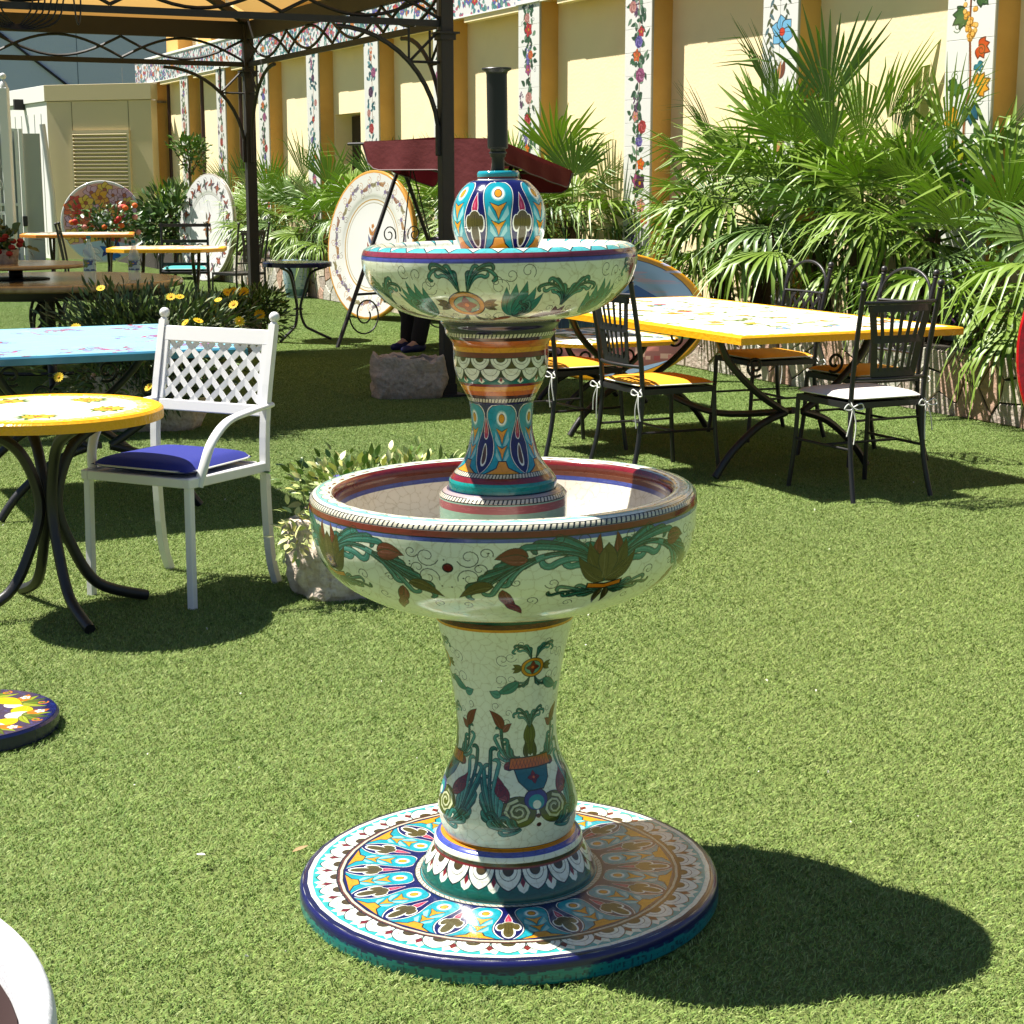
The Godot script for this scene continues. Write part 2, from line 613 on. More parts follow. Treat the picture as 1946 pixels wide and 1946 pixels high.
		if k > 0:
			var olive := Color(0.30, 0.27, 0.12)
			poly(egg.call(0.5, 0.34, 0.115, 0.16, 0.85), white); poly(egg.call(0.5, 0.345, 0.095, 0.14, 0.85), Color(0.62, 0.14, 0.26)); poly(egg.call(0.49, 0.37, 0.025, 0.05, 0.5), Color(0.75, 0.35, 0.45))
			if k > 1:
				for q in [[0.36, 0.62, 0.085, 0.12], [0.64, 0.62, 0.085, 0.12], [0.5, 0.77, 0.115, 0.20]]: poly(egg.call(q[0], q[1], q[2], q[3]), white)
				poly(egg.call(0.5, 0.58, 0.15, 0.14), white)
				for q in [[0.365, 0.61, 0.062, 0.10], [0.635, 0.61, 0.062, 0.10], [0.5, 0.76, 0.085, 0.18], [0.5, 0.57, 0.13, 0.12]]: poly(egg.call(q[0], q[1], q[2], q[3]), olive)
				for q in [-0.05, 0.0, 0.05]: line(at.call([[0.5 + q, 0.5], [0.5 + q * 1.2, 0.6], [0.5 + q * 0.8, 0.7], [0.5 + q * 0.5, 0.84]]), 1.3, 0.5, olive.darkened(0.45))
			else:
				poly(egg.call(0.5, 0.72, 0.10, 0.17, 0.4), white); poly(egg.call(0.5, 0.715, 0.07, 0.14, 0.4), olive.lerp(Color(0.3, 0.1, 0.12), 0.4))

	# a row of white scales; f maps (s, t), s counts scales
	func scales(f: Callable, inner := true) -> void:
		var white := Color(0.88, 0.89, 0.84)
		var bow := func(w: float, d: float, tip: float) -> PackedVector2Array:
			var p := PackedVector2Array()
			for i in 21:
				var a := PI * i / 20
				var s_ := -cos(a) * w
				p.push_back(f.call(s_, sin(a) * d + (tip * 0.5 * pow(1.0 - absf(s_) / w, 2.0))))
			return p
		poly(bow.call(0.5, 0.74, 0.2), ink); poly(bow.call(0.475, 0.70, 0.19), white)
		poly(bow.call(0.34, 0.44, 0.0), ink); poly(bow.call(0.325, 0.42, 0.0), white)
		if inner: poly(bow.call(0.21, 0.26, 0.0), ink); poly(bow.call(0.19, 0.235, 0.0), Color(0.27, 0.22, 0.10))

	func rope(y: float, h: float, w: float, n: int) -> void:
		rect(0, y, w, h, ink)
		for k in n:
			var x := w * k / n
			var d := w / n
			poly(PackedVector2Array([Vector2(x + d * 0.35, y + h * 0.12), Vector2(x + d * 1.05, y + h * 0.12), Vector2(x + d * 0.72, y + h * 0.88), Vector2(x + d * 0.02, y + h * 0.88)]), Color(0.78, 0.76, 0.68))

	# a band whose glaze was brushed on: streaks of neighbouring tones
	func band(y: float, h: float, w: float, c: Color, c2: Color, r: RandomNumberGenerator) -> void:
		rect(0, y, w, h, c)
		for k in int(w * h / 60.0):
			rect(r.randf() * w, y + r.randf() * h * 0.94, r.randf_range(3, 22), 0.8, c.lerp(c2, r.randf()))

	func crackle(x: float, y: float, w: float, h: float, n: int, c: Color, r: RandomNumberGenerator) -> void:
		for k in n:
			var p := PackedVector2Array([Vector2(x + r.randf() * w, y + r.randf() * h)])
			var a := r.randf() * TAU
			for i in r.randi_range(4, 12):
				a += r.randf_range(-0.8, 0.8)
				var q := p[p.size() - 1] + Vector2.from_angle(a) * r.randf_range(3, 8)
				if q.y < y or q.y > y + h: break
				p.push_back(q)
			line(p, 0.6, 0.5, c)

	func flower(at: Vector2, r_: float, c: Color, mid: Color, n := 6, turn := 0.0) -> void:
		for k in n: petal(at, turn + TAU * k / n, r_, r_ * 0.8, 0.1, c, r_ * 0.06, false, 0.9)
		oval(at, r_ * 0.26, r_ * 0.26, mid.darkened(0.4)); oval(at, r_ * 0.22, r_ * 0.22, mid)

	func rose(at: Vector2, r_: float, c: Color) -> void:
		for k in 7: oval(at + Vector2.from_angle(TAU * k / 7) * r_ * 0.5, r_ * 0.55, r_ * 0.5, c.darkened(0.1 + 0.05 * (k % 3)))
		for k in 4: curl_line(at + Vector2.from_angle(k * 1.7) * r_ * 0.2, r_ * (0.75 - 0.14 * k), k * 1.3, 0.7, r_ * 0.13, c.lightened(0.25) if k % 2 == 0 else c.darkened(0.45))

	func bunch(at: Vector2, w: float, h: float, c: Color, r: RandomNumberGenerator) -> void:
		for k in 34:
			var t := sqrt(r.randf())
			var q := at + Vector2((r.randf() - 0.5) * w * (1.0 - t * 0.75), t * h)
			oval(q, w * 0.1, w * 0.1, c.darkened(0.35)); oval(q - Vector2(0.01, 0.012) * w, w * 0.08, w * 0.08, c.lightened(r.randf() * 0.3))

	func vine_leaf(at: Vector2, z: float, turn: float, c: Color) -> void:
		for k in [-2.0, 2.0, -1.0, 1.0, 0.0]: poly(blade(at - Vector2.from_angle(turn) * z * 0.25, turn + k * 0.62, z * (1.12 - absf(k) * 0.13), z * 0.62, 0.0, 0.8), c.darkened(0.5))
		for k in [-2.0, 2.0, -1.0, 1.0, 0.0]: petal(at - Vector2.from_angle(turn) * z * 0.25, turn + k * 0.62, z * (1.02 - absf(k) * 0.13), z * 0.5, 0.0, c.lightened(0.08 * (2.0 - absf(k)) * 0.5), 0.0, true)

	func done(w: int, h: int) -> ImageTexture:
		im.resize(w, h, Image.INTERPOLATE_CUBIC if s > 1.0 else Image.INTERPOLATE_NEAREST)
		return ImageTexture.create_from_image(im)


func satin(t: Texture2D, rough := 0.55) -> StandardMaterial3D:
	var m := mat(Color.WHITE, rough)
	m.albedo_texture = t
	m.metallic_specular = 0.3
	return m


func glaze(t: Texture2D, rough := 0.22) -> StandardMaterial3D:
	var m := mat(Color.WHITE, rough)
	m.albedo_texture = t
	m.clearcoat_enabled = true
	m.clearcoat = 0.45
	m.clearcoat_roughness = 0.06
	return m


# crazed glaze: a fine net of cracks and faint cloudiness in a second layer
func crazed(m: StandardMaterial3D, su: float, sv: float) -> StandardMaterial3D:
	m.detail_enabled = true
	m.detail_blend_mode = BaseMaterial3D.BLEND_MODE_MUL
	m.detail_albedo = M.craze
	m.detail_uv_layer = BaseMaterial3D.DETAIL_UV_2
	m.uv2_scale = Vector3(su, sv, 1)
	return m


# ---------------------------------------------------------------- the fountain
func smooth_profile(p: Array, n := 4) -> Array:
	var r := []
	for i in p.size() - 1:
		var a: Vector2 = p[maxi(i - 1, 0)]
		var d: Vector2 = p[mini(i + 2, p.size() - 1)]
		for k in n: r.append((p[i] as Vector2).cubic_interpolate(p[i + 1], a, d, float(k) / n))
	r.append(p[-1])
	return r


func lifted(dy: float, p: Array, n := 4) -> Array:
	return smooth_profile(p.map(func(q: Vector2) -> Vector2: return q + Vector2(0, dy)), n)


# share of a profile's length at which it passes a height
func along(pr: Array, h: float) -> float:
	var total := 0.0
	var hit := -1.0
	for i in range(1, pr.size()):
		var a: Vector2 = pr[i - 1]
		var b: Vector2 = pr[i]
		if hit < 0 and (a.y >= h) != (b.y >= h): hit = total + a.distance_to(b) * (a.y - h) / (a.y - b.y)
		total += a.distance_to(b)
	if hit < 0: hit = 0.0 if h > (pr[0] as Vector2).y else total
	return hit / total


func build_fountain():
	var r := RandomNumberGenerator.new()
	r.seed = 21
	var white := Color(0.89, 0.90, 0.83)
	var red := Color(0.46, 0.10, 0.13)
	var blue := Color(0.30, 0.36, 0.66)
	var navy := Color(0.055, 0.055, 0.30)
	var teal := Color(0.13, 0.45, 0.42)
	var tq := Color(0.12, 0.56, 0.58)
	var gold := Color(0.84, 0.56, 0.10)
	var orange := Color(0.74, 0.36, 0.06)
	var olive := Color(0.29, 0.24, 0.10)
	var maroon := Color(0.42, 0.11, 0.12)
	var f := thing("fountain", "tall hand-painted ceramic fountain with two round basins, a globe and a black pipe", "fountain", Vector3(-0.006, 0.0, -3.325))
	f.rotation.z = deg_to_rad(0.8)

	# foot plate: picture of the top in plan
	var n := 1024
	var p := Painter.new(n, n, white)
	var ctr := Vector2(512, 512)
	var pr := func(a: float, rr: float) -> Vector2: return ctr + Vector2(sin(a), cos(a)) * rr * 512.0
	p.oval(ctr, 512, 512, Color(0.10, 0.10, 0.25)); p.oval(ctr, 500, 500, white); p.oval(ctr, 488, 488, Color(0.20, 0.62, 0.62)); p.oval(ctr, 470, 470, white.lerp(tq, 0.35))
	for k in 34:
		var a0 := TAU * (k + 0.5) / 34
		p.poly(PackedVector2Array([pr.call(a0 - 0.05, 0.90), pr.call(a0 - 0.035, 0.945), pr.call(a0, 0.925), pr.call(a0 + 0.035, 0.945), pr.call(a0 + 0.05, 0.90)]), white)
		p.poly(PackedVector2Array([pr.call(a0 - 0.022, 0.885), pr.call(a0, 0.915), pr.call(a0 + 0.022, 0.885), pr.call(a0, 0.86)]), maroon)
	for k in 34: p.scales(func(s_: float, t: float) -> Vector2: return pr.call(TAU * (k + s_) / 34, 0.838 + t * 0.115))
	p.oval(ctr, 430, 430, p.ink); p.oval(ctr, 427, 427, Color(0.36, 0.20, 0.16)); p.oval(ctr, 421, 421, Color(0.72, 0.70, 0.62)); p.oval(ctr, 414, 414, p.ink); p.oval(ctr, 411, 411, navy)
	for k in 1500: p.oval(pr.call(r.randf() * TAU, r.randf_range(0.4, 0.8)), r.randf_range(2, 9), 1.2, navy.lerp(Color(0.10, 0.12, 0.46), r.randf()), r.randf() * 3)
	for k in 16: p.feather(func(s_: float, t: float) -> Vector2: return pr.call(TAU * (k + 0.5 + s_) / 16, 0.47 + t * 0.325), 2, 0.32, 0.21, 0.40)
	p.oval(ctr, 236, 236, p.ink); p.oval(ctr, 233, 233, Color(0.74, 0.72, 0.66)); p.oval(ctr, 222, 222, p.ink); p.oval(ctr, 220, 220, Color(0.28, 0.60, 0.62)); p.oval(ctr, 190, 190, teal)
	for k in 90: p.line(PackedVector2Array([pr.call(TAU * k / 90, 0.436), pr.call(TAU * (k + 0.6) / 90, 0.452)]), 1.4, 1.4, p.ink)
	for k in 130: p.line(PackedVector2Array([pr.call(TAU * k / 130, 0.824), pr.call(TAU * (k + 0.6) / 130, 0.836)]), 1.3, 1.3, p.ink)
	var top := MB.new()
	var rings := [0.12, 0.2, 0.28, 0.36, 0.412, 0.420, 0.4255]
	for i in rings.size():
		for j in 97:
			var a1 := TAU * j / 96.0
			var rr: float = rings[i]
			top.add(Vector3(sin(a1) * rr, 0.05 - (0.0022 if i == 6 else (0.0004 if i == 5 else 0.0)), cos(a1) * rr), Vector2(0.5 + sin(a1) * rr / 0.852, 0.5 + cos(a1) * rr / 0.852))
	for i in rings.size() - 1:
		for j in 96:
			var q := i * 97 + j
			top.tri(q, q + 97, q + 1); top.tri(q + 1, q + 97, q + 98)
	var rim_p := Painter.new(1024, 64, tq)
	rim_p.band(0, 64, 1024, Color(0.07, 0.50, 0.50), Color(0.04, 0.34, 0.38), r)
	rim_p.band(0, 27, 1024, navy, Color(0.10, 0.10, 0.42), r)
	for k in 500:
		var x := r.randf() * 1024
		rim_p.rect(x, 25, r.randf_range(1, 6), r.randf_range(2, 10), navy.lerp(Color(0.05, 0.30, 0.42), r.randf()))
		rim_p.rect(r.randf() * 1024, r.randf_range(36, 50), r.randf_range(0.6, 2), r.randf_range(4, 14), Color(0.03, 0.25, 0.30))
	var foot := part("base_plate", weld_seam(MB.new().lathe([Vector2(0.4255, 0.0478), Vector2(0.4295, 0.045), Vector2(0.4318, 0.040), Vector2(0.4325, 0.033), Vector2(0.4325, 0.006), Vector2(0.429, 0.0)], 96, Vector3.ZERO, 0.0015).done()), bumpy(glaze(rim_p.done(1024, 64), 0.3), M.n_fine, 0.25), f)
	part("painted_top", top.done(), crazed(glaze(p.done(n, n), 0.2), 3.0, 3.0), foot)

	# collar at the foot of the stem
	var cp := [Vector2(0.120, 0.146), Vector2(0.1385, 0.141), Vector2(0.149, 0.134), Vector2(0.1535, 0.125), Vector2(0.1532, 0.117), Vector2(0.1545, 0.111), Vector2(0.161, 0.101), Vector2(0.172, 0.079), Vector2(0.180, 0.061), Vector2(0.181, 0.051)]
	p = Painter.new(1024, 128, white)
	var cy := func(h: float) -> float: return along(cp, h) * 128.0
	p.rect(0, 0, 1024, cy.call(0.1405), Color(0.78, 0.50, 0.10))
	p.band(cy.call(0.1405), 13, 1024, Color(0.24, 0.29, 0.62), Color(0.45, 0.5, 0.78), r)
	p.band(cy.call(0.1225), 9, 1024, Color(0.30, 0.27, 0.08), Color(0.45, 0.4, 0.15), r)
	p.band(cy.call(0.1155), 6, 1024, red, Color(0.3, 0.08, 0.1), r)
	var y0: float = cy.call(0.1110)
	p.band(y0 + 18, 128 - y0 - 18, 1024, Color(0.05, 0.33, 0.29), Color(0.12, 0.46, 0.40), r)
	p.rect(0, y0, 1024, 19, p.ink)
	for k in 18:
		var cx := 1024.0 * (k + 0.5) / 18
		p.poly(PackedVector2Array([Vector2(cx - 12, y0 + 34), Vector2(cx - 8, y0 + 44), Vector2(cx, y0 + 38 + 12), Vector2(cx + 8, y0 + 44), Vector2(cx + 12, y0 + 34), Vector2(cx, y0 + 20)]), white)
		p.poly(PackedVector2Array([Vector2(cx - 5, y0 + 27), Vector2(cx, y0 + 38), Vector2(cx + 5, y0 + 27), Vector2(cx, y0 + 16)]), red)
	for k in 19: p.scales(func(s_: float, t: float) -> Vector2: return Vector2(1024.0 * (k + s_) / 18, y0 + t * 54))
	part("collar", weld_seam(MB.new().lathe(smooth_profile(cp, 3), 72).done()), crazed(bumpy(glaze(p.done(1024, 128)), M.n_soft, 0.15), 3.0, 0.4), f)

	# lower stem
	var bp := smooth_profile([Vector2(0.141, 0.630), Vector2(0.1428, 0.606), Vector2(0.1325, 0.568), Vector2(0.1178, 0.506), Vector2(0.1064, 0.437), Vector2(0.1021, 0.381), Vector2(0.1032, 0.336), Vector2(0.1116, 0.298), Vector2(0.1281, 0.2624), Vector2(0.1437, 0.2087), Vector2(0.1422, 0.18), Vector2(0.1385, 0.160), Vector2(0.130, 0.138)])
	p = Painter.new(1024, 704, white)
	var bz := func(h: float) -> float: return along(bp, h) * 704.0
	# heights of the painted motifs, read off the near side of the stem
	var by := func(h: float) -> float: return along(bp, h + 0.033 + maxf(0.0, 0.35 - h) * 0.11) * 704.0
	p.band(0, bz.call(0.607), 1024, Color(0.06, 0.30, 0.26), Color(0.12, 0.42, 0.36), r)
	p.rect(0, bz.call(0.608), 1024, 2, p.ink)
	p.band(bz.call(0.607), bz.call(0.597) - bz.call(0.607), 1024, Color(0.30, 0.09, 0.05), orange, r)
	p.band(bz.call(0.597), 8, 1024, gold, orange, r)
	p.rect(0, bz.call(0.1475), 1024, 3, p.ink); p.rect(0, bz.call(0.146), 1024, 14, gold)
	for cx: float in [589.0, 287.0, 905.0]:
		p.medallion(Vector2(cx, by.call(0.480)), 33, teal)
		for sx in [-1.0, 1.0]:
			p.curl_line(Vector2(cx + sx * 84, by.call(0.500)), 20, 1.0, -sx * 1.3, 1.2, p.ink)
			p.curl_line(Vector2(cx + sx * 92, by.call(0.455)), 22, 2.0, sx * 1.3, 1.2, p.ink)
			p.curl_line(Vector2(cx + sx * 36, by.call(0.532)), 12, 1.0, -sx * 1.1, 1.2, p.ink)
		# plant in an urn
		var yp: float = by.call(0.350)
		p.petal(Vector2(cx, by.call(0.288)), -PI / 2, 84, 34, 0, Color(0.24, 0.27, 0.08))
		for sx in [-1.0, 1.0]:
			p.petal(Vector2(cx + sx * 4, by.call(0.315)), -PI / 2 + sx * 0.55, 56, 22, sx * 0.75, Color(0.28, 0.31, 0.10))
			p.acanthus(p.curve(Vector2(cx + sx * 2, yp - 2), Vector2(cx + sx * 8, yp - 38), Vector2(cx + sx * 28, yp - 56), Vector2(cx + sx * 50, yp - 44)), 30, teal, 2, sx)
			p.curl_line(Vector2(cx + sx * 78, yp - 20), 14, 0.6, sx * 1.2, 1.2, p.ink)
			p.petal(Vector2(cx + sx * 12, by.call(0.282)), -PI / 2 + sx * 0.4, 46, 15, sx * 0.4, Color(0.15, 0.18, 0.10))
			# volutes below the urn
			var vc := Vector2(cx + sx * 47 - 4, by.call(0.172))
			p.oval(vc, 44, 44, p.ink); p.oval(vc, 42, 42, Color(0.30, 0.33, 0.12))
			p.curl_line(vc, 34, -PI / 2, sx * 2.2, 9.0, Color(0.74, 0.76, 0.60)); p.curl_line(vc, 39, -PI / 2, sx * 2.2, 1.6, p.ink)
			p.petal(vc + Vector2(sx * 30, -26), -PI / 2 - sx * 0.1, 62, 24, -sx * 0.5, maroon); p.petal(vc + Vector2(sx * 26, -34), -PI / 2 + sx * 0.9, 34, 19, -sx * 0.5, maroon.lightened(0.1))
			# tall acanthus at the sides
			p.acanthus(p.curve(vc + Vector2(sx * 40, 42), Vector2(cx + sx * 112, by.call(0.15)), Vector2(cx + sx * 130, by.call(0.22)), Vector2(cx + sx * 122, by.call(0.300))), 56, teal, 7, -sx)
			p.acanthus(p.curve(vc + Vector2(-sx * 4, 46), Vector2(cx + sx * 60, by.call(0.125)), Vector2(cx + sx * 88, by.call(0.135)), Vector2(cx + sx * 112, by.call(0.165))), 50, teal.darkened(0.1), 4, sx)
			p.acanthus(p.curve(Vector2(cx + sx * 34, by.call(0.286)), Vector2(cx + sx * 84, by.call(0.268)), Vector2(cx + sx * 92, by.call(0.31)), Vector2(cx + sx * 98, by.call(0.350))), 46, teal, 4, sx)
			p.petal(Vector2(cx + sx * 90, by.call(0.352)), -PI / 2 + sx * 0.2, 60, 28, -sx * 0.45, maroon); p.petal(Vector2(cx + sx * 86, by.call(0.345)), -PI / 2 - sx * 0.5, 34, 18, sx * 0.3, maroon.lightened(0.1))
			p.petal(Vector2(cx + sx * 100, by.call(0.205)), -PI / 2 - sx * 0.6, 44, 28, -sx * 0.8, maroon); p.petal(Vector2(cx + sx * 84, by.call(0.262)), PI / 2 + sx * 2.4, 38, 24, sx * 0.8, maroon)
			for e in 4: p.curl_line(Vector2(cx + sx * (84 + 12 * (e % 2)), by.call(0.17 + e * 0.055)), 10, e * 1.4, sx * 1.1, 1.1, p.ink)
		p.oval(Vector2(cx - 4, by.call(0.196)), 32, 30, Color(0.12, 0.12, 0.2)); p.oval(Vector2(cx - 4, by.call(0.195)), 30, 28, Color(0.20, 0.22, 0.48)); p.oval(Vector2(cx - 4, by.call(0.190)), 21, 20, tq); p.oval(Vector2(cx - 4, by.call(0.184)), 11, 12, white)
		p.oval(Vector2(cx - 4, by.call(0.160)), 6, 6, Color(0.25, 0.04, 0.05)); p.oval(Vector2(cx - 4, by.call(0.140)), 6, 6, Color(0.25, 0.04, 0.05))
		var yu: float = by.call(0.268)
		for e in [[3.0, p.ink], [0.0, Color(0.10, 0.38, 0.44)]]:
			var g: float = e[0]
			p.poly(PackedVector2Array([Vector2(cx - 55 - g, yu + 6), Vector2(cx - 44 - g, yu + 44), Vector2(cx - 22, yu + 70 + g), Vector2(cx + 22, yu + 70 + g), Vector2(cx + 44 + g, yu + 44), Vector2(cx + 55 + g, yu + 6)]), e[1])
		for e in 4: p.petal(Vector2(cx, yu + 36), PI / 2 * e, 19, 13, 0, Color(0.42, 0.09, 0.08), 0.9, false)
		p.oval(Vector2(cx, yu + 36), 4, 4, Color(0.75, 0.35, 0.1))
		for e in [[3.0, p.ink], [0.0, Color(0.74, 0.36, 0.08)]]:
			var g: float = e[0]
			p.poly(PackedVector2Array([Vector2(cx - 64 - g, yu - 20 - g), Vector2(cx - 70 - g, yu + 8 + g), Vector2(cx + 70 + g, yu + 8 + g), Vector2(cx + 64 + g, yu - 20 - g)]), e[1])
		for e in 11:
			p.line(PackedVector2Array([Vector2(cx - 62 + e * 11.5, yu - 19), Vector2(cx - 54 + e * 11.5, yu + 7)]), 1.3, 1.3, Color(0.35, 0.14, 0.03)); p.line(PackedVector2Array([Vector2(cx - 52 + e * 11, yu - 19), Vector2(cx - 66 + e * 11, yu + 7)]), 1.3, 1.3, Color(0.35, 0.14, 0.03))
		# leaves hanging under the medallion's neighbour
		for sx in [-1.0, 1.0]:
			p.petal(Vector2(cx + sx * 40, by.call(0.452)), PI / 2 - sx * 0.75, 70, 28, sx * 0.35, teal); p.petal(Vector2(cx + sx * 92, by.call(0.425)), PI / 2 - sx * 1.4, 30, 24, sx * 0.5, teal.lightened(0.15))
			p.curl_line(Vector2(cx + sx * 70, by.call(0.385)), 11, 0, sx * 1.2, 1.1, p.ink); p.curl_line(Vector2(cx + sx * 108, by.call(0.40)), 13, 2, -sx * 1.2, 1.1, p.ink)
	part("lower_stem", weld_seam(MB.new().lathe(bp, 72, Vector3.ZERO, 0.002).done()), crazed(bumpy(glaze(p.done(1024, 704)), M.n_soft, 0.2), 3.0, 2.0), f)

	# big basin
	var op := smooth_profile([Vector2(0.3838, 0.842), Vector2(0.3845, 0.828), Vector2(0.3835, 0.808), Vector2(0.3785, 0.764), Vector2(0.361, 0.720), Vector2(0.3225, 0.680), Vector2(0.2600, 0.646), Vector2(0.20, 0.629), Vector2(0.1609, 0.622), Vector2(0.134, 0.620)])
	p = Painter.new(2048, 384, white)
	var oy := func(h: float) -> float: return along(op, h) * 384.0
	p.band(0, oy.call(0.830), 2048, red, Color(0.36, 0.07, 0.10), r)
	p.rect(0, oy.call(0.831), 2048, 2, p.ink)
	p.band(oy.call(0.829), oy.call(0.822) - oy.call(0.829), 2048, blue, Color(0.45, 0.5, 0.75), r)
	var yo: float = oy.call(0.646)
	p.band(yo, 11, 2048, gold, orange, r); p.rect(0, yo + 11, 2048, 1.5, orange.darkened(0.3))
	var zone := yo - 30.0
	for q in 4:
		var cx := 1195.0 + 512.0 * q - (2048.0 if q > 1 else 0.0)
		var b := Vector2(cx, oy.call(0.737))
		for sx in [-1.0, 1.0]:
			p.acanthus(p.curve(b, b + Vector2(sx * 28, -72), b + Vector2(sx * 92, -78), b + Vector2(sx * 142, -48)), 56, teal, 6, sx)
			p.acanthus(p.curve(b + Vector2(sx * 120, -55), b + Vector2(sx * 165, -39), b + Vector2(sx * 185, -8), b + Vector2(sx * 222, 17)), 44, teal.darkened(0.12), 5, sx)
			p.petal(b + Vector2(sx * 132, -61), (0.0 if sx > 0 else PI) - sx * 0.35, 46, 26, -sx * 0.45, maroon); p.petal(b + Vector2(sx * 132, -56), (0.0 if sx > 0 else PI) + sx * 0.2, 44, 20, sx * 0.3, maroon.lightened(0.08))
			p.petal(b + Vector2(sx * 186, -3), (0.0 if sx > 0 else PI) - sx * 0.2, 50, 22, -sx * 0.75, olive)
			p.petal(b + Vector2(sx * 172, 5), PI / 2 + sx * 0.1, 56, 20, -sx * 0.35, maroon); p.petal(b + Vector2(sx * 168, 44), (PI if sx > 0 else 0.0) - sx * 0.3, 40, 17, sx * 0.7, maroon.lightened(0.06))
			p.petal(b + Vector2(sx * 18, -39), -PI / 2 + sx * 0.15, 54, 17, sx * 0.2, maroon)
			p.petal(b + Vector2(0, -3), -PI / 2 + sx * 0.75, 78, 30, sx * 0.35, olive); p.petal(b + Vector2(0, -2), -PI / 2 + sx * 1.25, 66, 26, sx * 0.5, olive.darkened(0.1))
			p.acanthus(p.curve(b + Vector2(sx * 4, 20), b + Vector2(sx * 30, 23), b + Vector2(sx * 60, 8), b + Vector2(sx * 92, 19)), 30, teal.darkened(0.25), 4, -sx)
			p.petal(b + Vector2(sx * 3, 16), PI / 2 - sx * 0.5, 40, 12, -sx * 0.4, olive.darkened(0.2))
			for e in [[44, -110, 13, 0.9], [84, -118, 11, 2.1], [196, -86, 12, 0.4], [206, -48, 14, 1.4], [92, -8, 13, 2.9], [124, 44, 12, 1.0], [150, -14, 9, 3.6], [60, 62, 10, 0.2], [232, 58, 11, 2.0]]: p.curl_line(b + Vector2(sx * e[0], e[1] * 0.78), e[2], e[3], sx * 1.2, 1.2, p.ink)
		p.petal(b + Vector2(0, 0), -PI / 2, 74, 34, 0, olive.lightened(0.06), 1.4, true, 1.3)
		p.poly(PackedVector2Array([b + Vector2(-34, 0), b + Vector2(0, 5), b + Vector2(34, 0), b + Vector2(34, 13), b + Vector2(0, 19), b + Vector2(-34, 13)]), p.ink)
		p.poly(PackedVector2Array([b + Vector2(-31, 2), b + Vector2(0, 8), b + Vector2(31, 2), b + Vector2(31, 11), b + Vector2(0, 16), b + Vector2(-31, 11)]), Color(0.80, 0.45, 0.08))
		var fx := fposmod(cx + 256, 2048)
		var fm := Vector2(fx, oy.call(0.775))
		p.oval(fm, 9, 9, p.ink); p.oval(fm, 7, 7, maroon)
		for e in 4: p.curl_line(fm + Vector2((-1 if e < 2 else 1) * 34, (-1 if e % 2 else 1) * 20), 20, (0.3 if e < 2 else 2.8), (1.3 if e % 3 else -1.3), 1.2, p.ink)
		for e in 12: p.oval(Vector2(fx + r.randf_range(-70, 70), 30 + r.randf() * zone * 0.6), 1.4, 1.4, p.ink)
	var basin := part("basin", weld_seam(MB.new().lathe(op, 96, Vector3.ZERO, 0.0012).done()), crazed(bumpy(glaze(p.done(2048, 384), 0.16), M.n_soft, 0.22), 7.0, 1.2), f)
	# rim of the big basin
	var rp := [Vector2(0.331, 0.832), Vector2(0.3325, 0.845), Vector2(0.3375, 0.853), Vector2(0.345, 0.857), Vector2(0.362, 0.8575), Vector2(0.374, 0.855), Vector2(0.3815, 0.849), Vector2(0.3838, 0.841)]
	p = Painter.new(2048, 128, white)
	p.rect(0, 0, 2048, 30, Color(0.40, 0.20, 0.14)); p.band(22, 18, 2048, red, Color(0.58, 0.16, 0.14), r)
	p.rect(0, 40, 2048, 1.5, p.ink)
	p.rect(0, 72, 2048, 20, Color(0.50, 0.76, 0.74))
	for k in 44:
		var x := 2048.0 * k / 44
		p.poly(PackedVector2Array([Vector2(x - 19, 62), Vector2(x - 13, 78), Vector2(x, 82), Vector2(x + 13, 78), Vector2(x + 19, 62)]), white)
		p.line(PackedVector2Array([Vector2(x - 23, 68), Vector2(x - 13, 79), Vector2(x, 83), Vector2(x + 13, 79), Vector2(x + 23, 68)]), 1.3, 1.3, p.ink)
		p.petal(Vector2(x - 12, 50), 0.05, 26, 7, 0.0, Color(0.36, 0.22, 0.12), 0.5, false, 0.6); p.oval(Vector2(x + 23, 60), 2.4, 3.4, red)
	p.rect(0, 91, 2048, 1.2, p.ink); p.rope(104, 22, 2048, 220)
	part("rim", weld_seam(MB.new().lathe(smooth_profile(rp, 3), 96, Vector3.ZERO, 0.0012).done()), crazed(glaze(p.done(2048, 128), 0.16), 7.0, 0.4), basin)
	# inside: glazed wall, bare clay floor
	var ip := [Vector2(0.331, 0.833), Vector2(0.327, 0.812), Vector2(0.316, 0.772), Vector2(0.297, 0.738), Vector2(0.272, 0.716), Vector2(0.24, 0.705), Vector2(0.11, 0.701)]
	p = Painter.new(1024, 256, Color(0.92, 0.90, 0.85))
	p.rect(0, 0, 1024, 8, Color(0.40, 0.22, 0.14)); p.band(8, 8, 1024, Color(0.26, 0.30, 0.58), Color(0.5, 0.52, 0.72), r)
	var yf: float = along(ip, 0.708) * 256
	p.band(yf, 256 - yf, 1024, Color(0.80, 0.64, 0.48), Color(0.86, 0.72, 0.57), r)
	for k in 120: p.oval(Vector2(r.randf() * 1024, yf + r.randf_range(-5, 5)), r.randf_range(4, 14), 3, Color(0.78, 0.68, 0.54))
	part("inside", weld_seam(MB.new().lathe(smooth_profile(ip, 3), 80).done()), crazed(glaze(p.done(1024, 256), 0.3), 6.0, 1.2), basin)

	# plinth in the basin and upper stem
	p = Painter.new(1024, 128, Color(0.50, 0.66, 0.58))
	p.band(0, 128, 1024, Color(0.50, 0.64, 0.57), Color(0.62, 0.73, 0.64), r)
	p.rect(0, 0, 1024, 26, Color(0.62, 0.56, 0.56)); p.band(4, 8, 1024, Color(0.12, 0.12, 0.30), Color(0.2, 0.2, 0.45), r)
	p.rope(19, 9, 1024, 90); p.band(30, 11, 1024, Color(0.55, 0.30, 0.32), Color(0.68, 0.45, 0.46), r)
